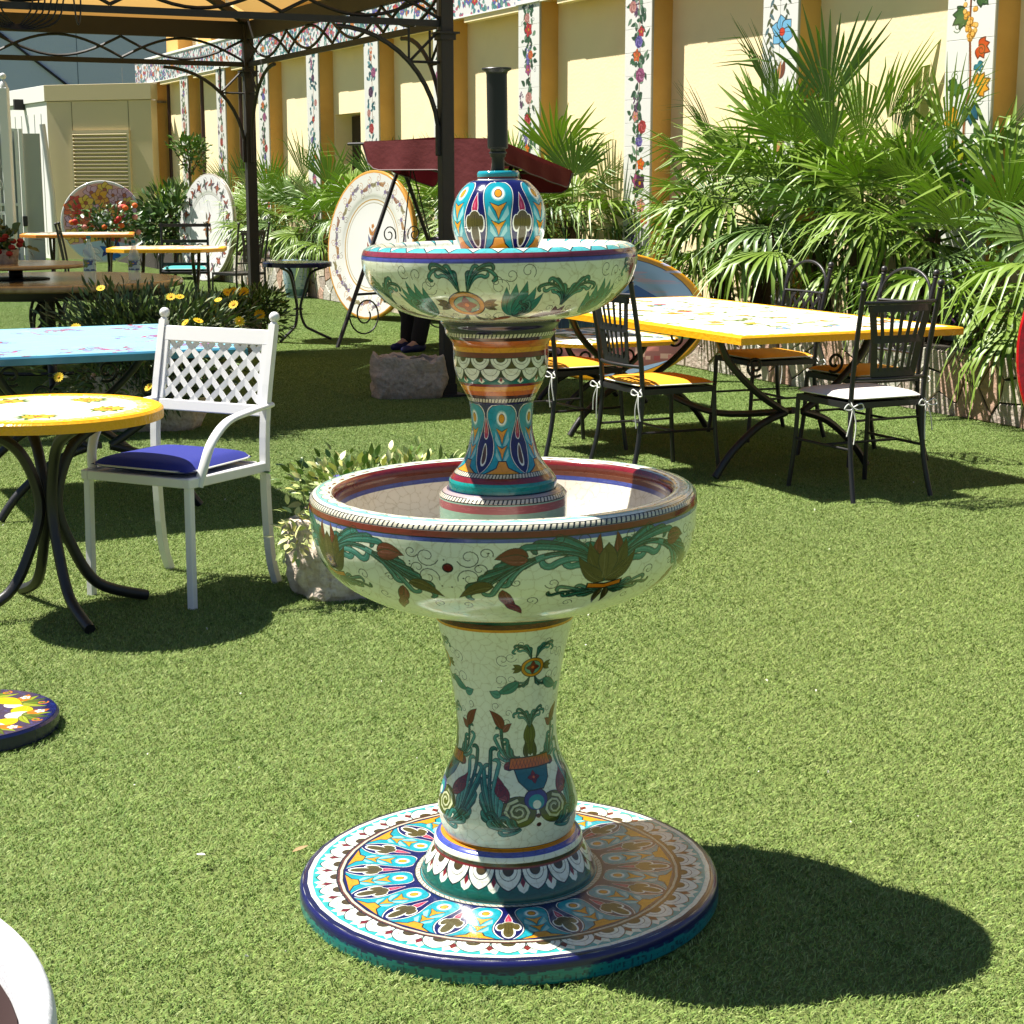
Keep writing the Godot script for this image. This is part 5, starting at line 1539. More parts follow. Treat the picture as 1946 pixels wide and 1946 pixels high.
# ---------------------------------------------------------------- gazebo
func build_gazebo():
	var g := thing("gazebo", "dark iron gazebo with scrolled friezes and a tan fabric roof over the stone table", "gazebo", Vector3.ZERO, TH)
	var P0 := 0.20
	var P1 := 4.62
	var T0 := 10.69
	var T1 := 15.12
	var I: Material = M.gazebo_iron
	for p in [P0, P1]:
		for t in [T0, T1]:
			var post := part("post", MB.new().box(Vector3(p, 1.42, -t), Vector3(0.088, 2.84, 0.088), Basis.IDENTITY, 0.004).done(), I, g)
			part("base", MB.new().box(Vector3(p, 0.012, -t), Vector3(0.20, 0.016, 0.20)).box(Vector3(p, 0.05, -t), Vector3(0.10, 0.08, 0.10)).done(), I, post)
			part("collar", MB.new().box(Vector3(p, 2.415, -t), Vector3(0.15, 0.012, 0.15)).box(Vector3(p, 2.39, -t), Vector3(0.11, 0.04, 0.11)).done(), I, post)
			# curved brackets along both sides
			for ax in 2:
				var dir := Vector3(1 if p == P0 else -1, 0, 0) if ax == 0 else Vector3(0, 0, -1 if t == T0 else 1)
				var o := Vector3(p, 0, -t) + dir * 0.044
				var a := arc(o + Vector3(0, 1.72, 0) + dir * 0.72, -dir * 0.715, Vector3(0, 0.715, 0), 0.0, PI / 2, 12)
				var br := part("bracket", MB.new().tube(a, 0.016, 6).done(), I, g)
				var m: Vector3 = a[6]
				part("strut", MB.new().tube([m, Vector3(m.x, 2.45, m.z)], 0.009, 5).done(), I, br)
				part("strut", MB.new().tube([m, Vector3(o.x, m.y, o.z)], 0.009, 5).done(), I, br)
				part("strut", MB.new().tube([m, o + Vector3(0, 2.43, 0)], 0.010, 5).done(), I, br)
				part("foot", MB.new().box(o + Vector3(0, 1.72, 0) + dir * 0.012, Vector3(0.03, 0.20, 0.03), Basis.IDENTITY, 0.004).done(), I, br)
	var sides := [[Vector3(P0, 0, -T0), Vector3(P1, 0, -T0)], [Vector3(P0, 0, -T1), Vector3(P1, 0, -T1)], [Vector3(P1, 0, -T0), Vector3(P1, 0, -T1)], [Vector3(P0, 0, -T0), Vector3(P0, 0, -T1)]]
	for s in sides:
		var a: Vector3 = s[0]
		var b: Vector3 = s[1]
		var d := (b - a).normalized()
		a += d * 0.044; b -= d * 0.044
		var len := a.distance_to(b)
		part("fascia_beam", MB.new().bar(a + Vector3(0, 2.765, 0), b + Vector3(0, 2.765, 0), 0.05, 0.15, Vector3.UP).done(), I, g)
		part("lower_rail", MB.new().bar(a + Vector3(0, 2.475, 0), b + Vector3(0, 2.475, 0), 0.03, 0.042, Vector3.UP).done(), I, g)
		var n := 4
		for k in n:
			for fl in 2:
				var pts := []
				for i in 15:
					var f := i / 14.0
					var y := sin(PI * f)
					pts.append(a + d * len * (k + f) / n + Vector3(0, (2.505 + 0.175 * y) if fl == 0 else (2.682 - 0.175 * y), 0) + d.cross(Vector3.UP) * (0.006 if fl == 0 else -0.006))
				part("lattice_arc", MB.new().tube(pts, 0.012, 5).done(), I, g)
	var C := Vector3((P0 + P1) / 2, 3.55, -(T0 + T1) / 2)
	var cor := [Vector3(P0, 2.84, -T0), Vector3(P1, 2.84, -T0), Vector3(P1, 2.84, -T1), Vector3(P0, 2.84, -T1)]
	var tan_ := mat(lin(0.62, 0.40, 0.17), 0.9)
	bumpy(tri_map(tan_, 2.0), M.n_fine, 0.3)
	tan_.backlight_enabled = true
	tan_.backlight = lin(0.42, 0.25, 0.08)
	for k in 4:
		var a: Vector3 = cor[k]
		var b: Vector3 = cor[(k + 1) % 4]
		var out := ((a + b) * 0.5 - Vector3(C.x, 2.84, C.z)).normalized()
		part("rafter", MB.new().bar(a, C, 0.045, 0.06, Vector3.UP).done(), I, g)
		part("rafter", MB.new().bar((a + b) * 0.5, C, 0.035, 0.05, Vector3.UP).done(), I, g)
		# sagging cloth panel with an edge turned over the beam
		var m := MB.new()
		var n := 10
		for i in n + 1:
			for j in n + 1:
				var f := i / float(n)
				var e := a.lerp(b, j / float(n)) + out * 0.06
				var q := e.lerp(C, f) + Vector3(0, 0.045, 0)
				q.y -= 0.05 * sin(PI * f) * absf(sin(TAU * j / n))
				m.add(q)
		for i in n:
			for j in n:
				var q := i * (n + 1) + j
				m.tri(q, q + 1, q + n + 2); m.tri(q, q + n + 2, q + n + 1)
		for j in n:
			var e0 := a.lerp(b, j / float(n)) + out * 0.06 + Vector3(0, 0.045, 0)
			var e1 := a.lerp(b, (j + 1) / float(n)) + out * 0.06 + Vector3(0, 0.045, 0)
			m.quad(e0 - Vector3(0, 0.09, 0), e1 - Vector3(0, 0.09, 0), e1, e0)
		part("roof_cloth", m.done(), tan_, g)

	# loose cable coils hung on the near beam
	var wv := Y(1.85, 0, T0)
	var c := thing("cable_coil", "black electric cable looped in coils over the gazebo's near beam", "cable", wv, TH)
	for k in 6:
		var w := 0.10 + 0.035 * k
		var dz := 0.03 + 0.006 * k
		var pts := [Vector3(-w, 2.52, dz), Vector3(-w * 0.8, 2.44 - 0.01 * k, dz), Vector3(0, 2.36 - 0.006 * k, dz + 0.01), Vector3(w * 0.8, 2.44 - 0.012 * k, dz), Vector3(w, 2.52, dz)]
		part("loop", MB.new().tube(spline(pts, 5), 0.0055, 5).done(), M.black_iron, c)
	for k in 4:
		var x := -0.52 - 0.03 * k
		part("loop", MB.new().tube(spline([Vector3(x + 0.28, 2.52, 0.03), Vector3(x + 0.22, 2.44, 0.035), Vector3(x + 0.10, 2.385 - 0.01 * k, 0.04), Vector3(x - 0.02, 2.42, 0.035), Vector3(x - 0.06, 2.53, 0.03)], 5), 0.0055, 5).done(), M.black_iron, c)
	part("tail", MB.new().tube(spline([Vector3(0.34, 2.52, 0.03), Vector3(0.345, 2.44, 0.035), Vector3(0.36, 2.375, 0.035), Vector3(0.375, 2.44, 0.035), Vector3(0.38, 2.52, 0.03)], 5), 0.0055, 5).done(), M.black_iron, c)
	part("tail", MB.new().tube(spline([Vector3(-0.7, 2.50, 0.03), Vector3(-0.95, 2.41, 0.035), Vector3(-1.4, 2.47, 0.03)], 6), 0.005, 5).done(), M.black_iron, c)


# ---------------------------------------------------------------- furniture
func pillow(w: float, d: float, th: float, flare := 0.0) -> ArrayMesh:
	var b := MB.new()
	var n := 14
	for side in 2:
		var first := b.v.size()
		for i in n + 1:
			for j in n + 1:
				var x := -1.0 + 2.0 * i / n
				var z := -1.0 + 2.0 * j / n
				var e := pow(maxf(0.0, 1.0 - pow(absf(x), 5.0)), 0.5) * pow(maxf(0.0, 1.0 - pow(absf(z), 5.0)), 0.5)
				var y := th * 0.5 * (1.0 if side == 0 else -0.6) * e
				var wid := w * 0.5 * (1.0 + flare * z)
				var round_ := 1.0 - 0.05 * pow(absf(x * z), 6.0)
				b.add(Vector3(x * wid * round_, y, z * d * 0.5 * round_), Vector2(x * 0.5 + 0.5, z * 0.5 + 0.5))
		for i in n:
			for j in n:
				var q := first + i * (n + 1) + j
				if side == 0: b.tri(q, q + 1, q + n + 2); b.tri(q, q + n + 2, q + n + 1)
				else: b.tri(q, q + n + 2, q + 1); b.tri(q, q + n + 1, q + n + 2)
	return b.done()


func cushion(label: String, at: Vector3, turn: float, m: Material, piping: Material, w := 0.43, d := 0.43, th := 0.045, ties := true, group := "") -> Node3D:
	var c := thing("seat_cushion", label, "cushion", at, turn, group)
	part("pad", pillow(w, d, th, 0.03), m, c)
	var edge := []
	for k in 40:
		var a := TAU * k / 40
		var e := Vector3(signf(sin(a)) * pow(absf(sin(a)), 0.25), 0, signf(cos(a)) * pow(absf(cos(a)), 0.25))
		edge.append(Vector3(e.x * w * 0.5 * (1.0 + 0.03 * e.z), 0.0, e.z * d * 0.5) * 0.985)
	part("piping", MB.new().tube(edge, 0.0035, 5, true).done(), piping, c)
	if ties:
		for s in [-1.0, 1.0]:
			var o := Vector3(s * w * 0.485, -0.035, -d * 0.485 - 0.02)
			var b := MB.new()
			b.tube(spline([o, o + Vector3(s * 0.035, 0.018, -0.012), o + Vector3(s * 0.055, -0.004, -0.012), o + Vector3(s * 0.02, -0.01, -0.012), o], 4), 0.0035, 5)
			b.tube(spline([o, o + Vector3(-s * 0.035, 0.018, -0.012), o + Vector3(-s * 0.05, -0.004, -0.012), o + Vector3(-s * 0.02, -0.01, -0.012), o], 4), 0.0035, 5)
			b.tube(spline([o, o + Vector3(s * 0.02, -0.06, -0.012), o + Vector3(s * 0.035, -0.13, -0.008)], 4), 0.0032, 5)
			b.tube(spline([o, o + Vector3(-s * 0.012, -0.08, -0.012), o + Vector3(-s * 0.005, -0.17, -0.008)], 4), 0.0032, 5)
			b.tube([o, o + Vector3(0, 0.03, 0.02)], 0.0035, 5)
			part("tie", b.done(), piping, c)
	return c


func chair_legs(t: Node3D, m: Material, top: float):
	for s in [-1.0, 1.0]:
		var rl := part("rear_leg", MB.new().tube(spline([Vector3(s * 0.222, 0, -0.275), Vector3(s * 0.208, 0.20, -0.225), Vector3(s * 0.204, 0.45, -0.205), Vector3(s * 0.208, 0.72, -0.235), Vector3(s * 0.216, top - 0.035, -0.285)], 4), 0.0125, 8).done(), m, t)
		part("finial", MB.new().ball(Vector3(s * 0.216, top - 0.014, -0.287), Vector3.ONE * 0.0185, 12, 8).ball(Vector3(s * 0.216, top - 0.036, -0.285), Vector3(0.017, 0.006, 0.017), 10, 6).done(), m, rl)
		part("front_leg", MB.new().tube(spline([Vector3(s * 0.226, 0, 0.235), Vector3(s * 0.212, 0.22, 0.212), Vector3(s * 0.208, 0.435, 0.202)], 4), 0.0118, 8).done(), m, t)
		part("stretcher", MB.new().tube([Vector3(s * 0.209, 0.24, -0.222), Vector3(s * 0.212, 0.24, 0.211)], 0.007, 6).done(), m, t)
	part("stretcher", MB.new().tube([Vector3(-0.210, 0.24, -0.02), Vector3(0.210, 0.24, -0.02)], 0.007, 6).done(), m, t)
	var fr := MB.new()
	fr.bar(Vector3(-0.208, 0.442, -0.205), Vector3(-0.208, 0.442, 0.210), 0.012, 0.028).bar(Vector3(0.208, 0.442, -0.205), Vector3(0.208, 0.442, 0.210), 0.012, 0.028)
	fr.bar(Vector3(-0.202, 0.442, 0.206), Vector3(0.202, 0.442, 0.206), 0.012, 0.027).bar(Vector3(-0.202, 0.442, -0.203), Vector3(0.202, 0.442, -0.203), 0.012, 0.027)
	fr.box(Vector3(0, 0.450, 0), Vector3(0.40, 0.006, 0.40))
	part("seat_frame", fr.done(), m, t)


func bow(y: float, half: float, z: float, back: float) -> Array:
	var p := []
	for k in 11:
		var x := -1.0 + k * 0.2
		p.append(Vector3(x * half, y, z - back * (1.0 - x * x)))
	return p


func slat_chair(label: String, at: Vector3, turn: float, group: String) -> Node3D:
	var t := thing("slat_back_chair", label, "chair", at, turn, group)
	var m: Material = M.black_iron
	chair_legs(t, m, 1.01)
	part("top_rail", MB.new().tube(bow(0.915, 0.212, -0.268, 0.035), 0.009, 7).done(), m, t)
	part("bottom_rail", MB.new().tube(bow(0.565, 0.203, -0.213, 0.035), 0.009, 7).done(), m, t)
	# the cut plate of the back: bands and slats, bowed like the rails
	var at_ := func(x: float, y: float) -> Vector3:
		var f := (y - 0.565) / 0.35
		return Vector3(x, y, lerpf(-0.213, -0.268, f) - 0.035 * (1.0 - pow(x / 0.21, 2)) + 0.004)
	for q in [[0.575, 0.615, 0.120, 0.130], [0.730, 0.765, 0.138, 0.142], [0.872, 0.905, 0.168, 0.185]]:
		var b := MB.new()
		for k in 8:
			var f0 := -1.0 + k * 0.25
			var f1 := f0 + 0.25
			b.bar((at_.call(f0 * q[2], q[0]) + at_.call(f0 * q[3], q[1])) * 0.5, (at_.call(f1 * q[2], q[0]) + at_.call(f1 * q[3], q[1])) * 0.5, 0.004, q[1] - q[0], Vector3.UP)
		part("back_band", b.done(), m, t)
	for s in [-1.0, 1.0]:
		part("back_side", MB.new().bar(at_.call(s * 0.108, 0.58), at_.call(s * 0.128, 0.75), 0.036, 0.004, Vector3.BACK).bar(at_.call(s * 0.128, 0.745), at_.call(s * 0.158, 0.90), 0.036, 0.004, Vector3.BACK).done(), m, t)
	for k in 5:
		var x := (k - 2) * 0.5
		part("slat", MB.new().bar(at_.call(x * 0.076, 0.60), at_.call(x * 0.088, 0.745), 0.017, 0.0038, Vector3.BACK).bar(at_.call(x * 0.088, 0.75), at_.call(x * 0.112, 0.885), 0.019, 0.0038, Vector3.BACK).done(), m, t)
	return t


func arch_chair(label: String, at: Vector3, turn: float, group: String) -> Node3D:
	var t := thing("arch_back_chair", label, "chair", at, turn, group)
	var m: Material = M.black_iron
	chair_legs(t, m, 1.0)
	var a := []
	for k in 17:
		var f := PI * k / 16.0
		a.append(Vector3(-cos(f) * 0.203, 0.865 + sin(f) * 0.135, -0.262 - 0.02 * sin(f)))
	part("arch", MB.new().tube(a, 0.0085, 7).done(), m, t)
	part("top_rail", MB.new().tube(bow(0.825, 0.210, -0.252, 0.02), 0.0085, 7).done(), m, t)
	part("bottom_rail", MB.new().tube(bow(0.565, 0.204, -0.214, 0.02), 0.0085, 7).done(), m, t)
	for k in range(-2, 4):
		for s in [-1.0, 1.0]:
			var x0: float = s * (k * 0.09 - 0.16)
			var a0 := Vector2(x0, 0.57)
			var a1 := Vector2(x0 + s * 0.23, 0.82)
			if absf(a0.x) > 0.145:
				var f := (signf(a0.x) * 0.145 - a0.x) / (a1.x - a0.x)
				if f < 0 or f > 1: continue
				a0 = a0.lerp(a1, f)
			if absf(a1.x) > 0.145:
				var f := (signf(a1.x) * 0.145 - a0.x) / (a1.x - a0.x)
				if f < 0.05: continue
				a1 = a0.lerp(a1, f)
			var z := func(y: float) -> float: return lerpf(-0.214, -0.252, (y - 0.565) / 0.26) - 0.014
			part("lattice_strip", MB.new().bar(Vector3(a0.x, a0.y, z.call(a0.y) + 0.002 * s), Vector3(a1.x, a1.y, z.call(a1.y) + 0.002 * s), 0.019, 0.0035, Vector3.BACK).done(), m, t)
	for s in [-1.0, 1.0]: part("back_side", MB.new().bar(Vector3(s * 0.150, 0.57, -0.228), Vector3(s * 0.150, 0.82, -0.266), 0.018, 0.0035, Vector3.BACK).done(), m, t)
	return t


func white_armchair():
	var t := thing("white_armchair", "white metal garden armchair with lattice back and blue cushion by the round yellow table", "chair", Vector3(-1.205, 0, -5.985), deg_to_rad(-26.8))
	var m: Material = M.white_metal
	for s in [-1.0, 1.0]:
		var x: float = s * 0.226
		var xf: float = s * 0.222
		x = s * 0.246
		part("front_leg", MB.new().bar(Vector3(xf, 0, 0.212), Vector3(xf * 0.985, 0.425, 0.204), 0.027, 0.027, Vector3.BACK, 0.003).done(), m, t)
		var rl := MB.new()
		var pts := spline([Vector3(x, 0, -0.262), Vector3(x, 0.13, -0.222), Vector3(x, 0.43, -0.205), Vector3(x, 0.66, -0.222), Vector3(x, 0.945, -0.285)], 4)
		for k in pts.size() - 1: rl.bar(pts[k], (pts[k + 1] as Vector3) + ((pts[k + 1] - pts[k]) as Vector3).normalized() * 0.001, 0.027, 0.027, Vector3.BACK)
		var leg := part("rear_leg", rl.done(), m, t)
		part("finial", MB.new().ball(Vector3(x, 0.972, -0.290), Vector3.ONE * 0.0195, 16, 12).ball(Vector3(x, 0.947, -0.2855), Vector3(0.014, 0.012, 0.014), 12, 6).done(), m, leg)
		# arm: flat strip from the back post forward and down to the seat corner
		part("armrest", MB.new().tube(spline([Vector3(x, 0.660, -0.25), Vector3(s * 0.258, 0.652, -0.10), Vector3(s * 0.258, 0.632, 0.03), Vector3(s * 0.254, 0.572, 0.115), Vector3(s * 0.246, 0.50, 0.15), Vector3(s * 0.230, 0.425, 0.165)], 6), 0.0115, 10, false, 1.7).done(), m, t)
		part("seat_rail", MB.new().bar(Vector3(x, 0.440, -0.21), Vector3(xf, 0.440, 0.224), 0.028, 0.034, Vector3.UP, 0.003).done(), m, t)
		part("back_stile", MB.new().bar(Vector3(s * 0.220, 0.66, -0.221), Vector3(s * 0.220, 0.885, -0.270), 0.022, 0.016, Vector3.BACK, 0.002).done(), m, t)
	part("seat_rail", MB.new().bar(Vector3(-0.21, 0.4395, 0.208), Vector3(0.21, 0.4395, 0.208), 0.028, 0.032, Vector3.UP, 0.003).done(), m, t)
	part("seat_rail", MB.new().bar(Vector3(-0.21, 0.4395, -0.200), Vector3(0.21, 0.4395, -0.200), 0.024, 0.030, Vector3.UP, 0.003).done(), m, t)
	part("seat_plate", MB.new().box(Vector3(0, 0.448, 0), Vector3(0.42, 0.006, 0.40)).done(), m, t)
	part("top_panel", MB.new().bar(Vector3(-0.233, 0.898, -0.2735), Vector3(0.233, 0.898, -0.2735), 0.018, 0.056, Vector3(0, 0.97, -0.22), 0.003).done(), m, t)
	part("bottom_rail", MB.new().bar(Vector3(-0.231, 0.640, -0.217), Vector3(0.231, 0.640, -0.217), 0.018, 0.040, Vector3(0, 0.97, -0.2), 0.003).done(), m, t)
	# lattice strips at both diagonals between the stiles
	var z := func(y: float) -> float: return lerpf(-0.218, -0.268, (y - 0.655) / 0.20)
	for s in [-1.0, 1.0]:
		for k in range(-3, 7):
			var x0 := -0.2275 + k * 0.072
			var x1 := x0 + 0.216
			var y0 := 0.656
			var y1 := 0.872
			if x1 < -0.20 or x0 > 0.20: continue
			if x0 < -0.21:
				y0 = lerpf(y0, y1, (-0.21 - x0) / (x1 - x0)); x0 = -0.21
			if x1 > 0.21:
				var yy := lerpf(y0, y1, (0.21 - x0) / (x1 - x0)); x1 = 0.21; y1 = yy
			part("lattice_strip", MB.new().bar(Vector3(s * x0, y0, z.call(y0) + 0.0002 * s), Vector3(s * x1, y1, z.call(y1) + 0.0002 * s), 0.0205, 0.005, Vector3.BACK).done(), m, t)


func disc_outline(r: float, n := 64) -> PackedVector2Array:
	var p := PackedVector2Array()
	for k in n: p.push_back(Vector2(cos(TAU * k / n), sin(TAU * k / n)) * r)
	return p


const FLAT := Basis(Vector3.RIGHT, Vector3.FORWARD, Vector3.UP)


# a table top: edged slab and a painted face let 1.5 mm proud inside its rim
func table_top(t: Node3D, o: PackedVector2Array, h: float, thick: float, edge: Material, face: Material, inset := 0.012) -> MeshInstance3D:
	var s := part("table_top", MB.new().slab(o, h - thick, h, FLAT, Vector3.ZERO, 0.006).done(), edge, t)
	var off := Geometry2D.offset_polygon(o, -inset if not Geometry2D.is_polygon_clockwise(o) else inset)
	part("painted_face", MB.new().slab(off[0], h - 0.002, h + 0.0015, FLAT).done(), face, s)
	return s


func s_leg(dir: Vector3, h: float, r_top: float, waist: float, r_foot: float, rad: float, wy := 0.5) -> ArrayMesh:
	var pts := spline([dir * r_top + Vector3(0, h, 0), dir * (waist + (r_top - waist) * 0.42) + Vector3(0, h * 0.91, 0), dir * (waist + (r_top - waist) * 0.14) + Vector3(0, h * (wy + 0.22), 0), dir * waist + Vector3(0, h * wy, 0), dir * (waist + (r_foot - waist) * 0.13) + Vector3(0, h * (wy - 0.21), 0), dir * (waist + (r_foot - waist) * 0.42) + Vector3(0, h * 0.13, 0), dir * r_foot + Vector3(0, rad * 0.9, 0)], 6)
	return MB.new().tube(pts, rad, 8).done()


func trestle(t: Node3D, x: float, z: float, half: float, h: float, along_x: bool, m: Material):
	for s in [-1.0, 1.0]:
		var d := Vector3(s, 0, 0) if along_x else Vector3(0, 0, s)
		var o := Vector3(x, 0, z)
		var up := spline([o + d * half + Vector3(0, h, 0), o + d * (half * 0.86) + Vector3(0, h * 0.82, 0), o + d * (half * 0.5) + Vector3(0, h * 0.60, 0), o + d * 0.05 + Vector3(0, h * 0.44, 0)], 5)
		var dn := spline([o + d * 0.05 + Vector3(0, h * 0.44, 0), o + d * (half * 0.45) + Vector3(0, h * 0.36, 0), o + d * (half * 0.80) + Vector3(0, h * 0.18, 0), o + d * half + Vector3(0, 0.012, 0)], 5)
		part("leg", MB.new().tube(up, 0.019, 8).tube(dn, 0.019, 8).done(), m, t)
		part("scroll", MB.new().tube(scroll(o + d * half * 0.52 + Vector3(0, h * 0.78, 0), d, Vector3.UP, 0.055, 0.018, -2.2, 1.2), 0.0075, 6).done(), m, t)
	var dd := Vector3(half, 0, 0) if along_x else Vector3(0, 0, half)
	part("cross_bar", MB.new().bar(Vector3(x, h - 0.012, z) - dd, Vector3(x, h - 0.012, z) + dd, 0.03, 0.022).done(), m, t)


func paint_floral(seed_: int, w: int, h: int, bg: Color, rim: Color, n: int, cols: Array) -> Texture2D:
	var r := RandomNumberGenerator.new()
	r.seed = seed_
	var p := Painter.new(w, h, rim, 1.0)
	p.ink = Color(0.2, 0.24, 0.14)
	var e := w * 0.03
	p.rect(e, e, w - 2 * e, h - 2 * e, bg)
	for k in int((w + h) / 8.0):
		var f := r.randf()
		var side := r.randi() % 4
		var q := Vector2(f * w, e + 4) if side == 0 else (Vector2(f * w, h - e - 4) if side == 1 else (Vector2(e + 4, f * h) if side == 2 else Vector2(w - e - 4, f * h)))
		p.oval(q, 5, 4, rim.darkened(0.25))
	for k in n:
		var q := Vector2(r.randf_range(0.08, 0.92) * w, r.randf_range(0.08, 0.92) * h)
		for i in r.randi_range(2, 5): p.petal(q, r.randf() * TAU, r.randf_range(16, 36), r.randf_range(7, 12), r.randf_range(-0.4, 0.4), Color(0.30, 0.42, 0.12).lerp(Color(0.42, 0.46, 0.16), r.randf()), 0.9)
		if r.randf() < 0.5: p.flower(q, r.randf_range(12, 22), cols[r.randi() % cols.size()], Color(0.8, 0.55, 0.1), 6, r.randf())
		elif r.randf() < 0.4: p.curl_line(q, 16, r.randf() * 6, 1.2, 1.4, p.ink)
	return p.done(w, h)


func build_furniture():
	var r := RandomNumberGenerator.new()
	r.seed = 9
	var fabric := func(c: Color) -> StandardMaterial3D:
		var m: StandardMaterial3D = bumpy(tri_map(mat(c, 0.85), 24.0), M.n_fine, 0.35)
		m.rim_enabled = true
		m.rim = 0.15
		return m
	var yellow_c: Material = fabric.call(Color(0.90, 0.62, 0.05))
	var white_c: Material = fabric.call(Color(0.78, 0.75, 0.73))
	var blue_c: Material = fabric.call(Color(0.03, 0.10, 0.47))
	var turq_c: Material = fabric.call(Color(0.22, 0.62, 0.60))
	var cord := mat(Color(0.82, 0.82, 0.80), 0.8)
	var gold_edge := bumpy(tri_map(mat(Color(0.90, 0.64, 0.08), 0.3), 4.0), M.n_rough, 0.5)

	# --- left: white armchair, round yellow table, pale blue table
	white_armchair()
	cushion("blue seat cushion with pale piping on the white armchair", Vector3(-1.205, 0.476, -5.985), deg_to_rad(-26.8), blue_c, cord, 0.43, 0.42, 0.06, false)
	var rt := thing("round_table", "round yellow-rimmed ceramic table on four curved black legs beside the white armchair", "table", Vector3(-1.565, 0, -5.64), 0.25)
	var p := Painter.new(512, 512, Color(0.88, 0.64, 0.08), 2.0)
	var ctr := Vector2(256, 256)
	p.ink = Color(0.22, 0.25, 0.10)
	p.oval(ctr, 238, 238, Color(0.84, 0.64, 0.16)); p.oval(ctr, 220, 220, Color(0.85, 0.72, 0.30))
	for k in 700: p.petal(ctr + Vector2.from_angle(r.randf() * TAU) * r.randf_range(198, 226), r.randf() * TAU, 22, 4, 0, Color(0.85, 0.68, 0.22).lerp(Color(0.85, 0.83, 0.70), r.randf()), 0.0, false)
	p.oval(ctr, 204, 204, Color(0.89, 0.88, 0.83))
	for k in 5:
		var a := TAU * (k + 0.3) / 5
		var q := ctr + Vector2.from_angle(a) * 150
		for i in 5: p.petal(q, a + PI / 2 + (i - 2) * 0.5, 62, 20, 0.2, Color(0.28, 0.40, 0.16)); p.petal(q, a - PI / 2 + (i - 2) * 0.4, 52, 16, -0.2, Color(0.34, 0.44, 0.20))
		p.flower(q, 36, Color(0.86, 0.64, 0.20), Color(0.70, 0.36, 0.10), 11, a)
	table_top(rt, disc_outline(0.393, 80), 0.708, 0.036, gold_edge, satin(p.done(512, 512)), 0.010)
	for k in 4:
		var d := Vector3.RIGHT.rotated(Vector3.UP, 0.35 + k * PI / 2)
		part("leg", s_leg(d, 0.672, 0.29, 0.030, 0.335, 0.0195, 0.56), M.black_iron, rt)
	part("hoop", MB.new().tube(arc(Vector3(0, 0.664, 0), Vector3(0.26, 0, 0), Vector3(0, 0, 0.26), 0, TAU, 28), 0.007, 6).done(), M.black_iron, rt)

	var bt := thing("blue_table", "rectangular pale blue ceramic table painted with pink sprays, behind the white armchair", "table", Y(1.55, 0, 7.87), TH)
	var bp := Painter.new(512, 600, Color(0.40, 0.62, 0.70), 1.0)
	bp.ink = Color(0.30, 0.30, 0.45)
	bp.rect(12, 12, 488, 576, Color(0.50, 0.70, 0.77))
	for k in 260: bp.rect(r.randf() * 480 + 14, r.randf() * 570 + 14, r.randf_range(10, 60), 1.5, Color(0.46, 0.69, 0.77).lerp(Color(0.70, 0.80, 0.83), r.randf()))
	for q in [[60, 80], [440, 80], [80, 300], [430, 320], [60, 530], [440, 520], [256, 90], [256, 520]]:
		for k in 20:
			var o := Vector2(q[0] + r.randfn() * 34, q[1] + r.randfn() * 34)
			bp.petal(o, r.randf() * TAU, 34, 10, 0.3, [Color(0.62, 0.30, 0.42), Color(0.45, 0.42, 0.66), Color(0.55, 0.24, 0.30)][r.randi() % 3], 0.8); bp.curl_line(o, 16, r.randf() * 6, 1.1, 1.4, bp.ink)
	table_top(bt, PackedVector2Array([Vector2(-0.60, -0.71), Vector2(0.60, -0.71), Vector2(0.60, 0.71), Vector2(-0.60, 0.71)]), 0.742, 0.034, glaze(noise_tex(31, 0.02, [Color(0.16, 0.42, 0.54), Color(0.28, 0.55, 0.66)], 256), 0.3), satin(bp.done(512, 600)), 0.012)
	for z in [-0.42, 0.42]: trestle(bt, 0, z, 0.44, 0.70, true, M.black_iron)
	part("stretcher", MB.new().bar(Vector3(0, 0.31, -0.42), Vector3(0, 0.31, 0.42), 0.025, 0.025).done(), M.black_iron, bt)

	# --- under the gazebo: round stone table, turntable, bottles
	var stone := bumpy(tri_map(mat(Color.WHITE, 0.16), 1.6), M.n_fine, 0.05)
	stone.albedo_texture = noise_tex(33, 0.012, [Color(0.50, 0.42, 0.30), Color(0.62, 0.53, 0.39), Color(0.68, 0.60, 0.46), Color(0.56, 0.47, 0.34)], 512, 6)
	var st := thing("stone_table", "large round polished brown stone table on ornate black legs under the gazebo", "table", Vector3(-3.44, 0, -12.62), 0.3)
	part("table_top", weld_seam(MB.new().lathe([Vector2(0, 0.75), Vector2(0.975, 0.75), Vector2(0.99, 0.746), Vector2(1.0, 0.736), Vector2(1.0, 0.712), Vector2(0.99, 0.70), Vector2(0.6, 0.70)], 72).done()), stone, st)
	part("apron", weld_seam(MB.new().lathe([Vector2(0.90, 0.70), Vector2(0.90, 0.64), Vector2(0.88, 0.64)], 64).done()), M.black_iron, st)
	for k in 4:
		var d := Vector3.BACK.rotated(Vector3.UP, k * PI / 2)
		part("leg", MB.new().tube(spline([d * 0.72 + Vector3(0, 0.66, 0), d * 0.66 + Vector3(0, 0.45, 0), d * 0.50 + Vector3(0, 0.25, 0), d * 0.55 + Vector3(0, 0.10, 0), d * 0.70 + Vector3(0, 0.02, 0)], 5), 0.034, 8).done(), M.black_iron, st)
		var side := d.cross(Vector3.UP)
		for q in 3:
			for w in [-1.0, 1.0]:
				part("ornament", MB.new().bar(d * 0.40 + side * (w * 0.075 - 0.02 * q) + Vector3(0, 0.18 + q * 0.13, 0), d * 0.40 + side * (-w * 0.06 + 0.01 * q) + Vector3(0, 0.36 + q * 0.13, 0), 0.022, 0.018, d).done(), M.black_iron, st)
		part("ring", MB.new().tube(arc(d * 0.40 + Vector3(0, 0.43, 0), side * 0.11, Vector3(0, 0.20, 0), 0, TAU, 20), 0.013, 6).done(), M.black_iron, st)
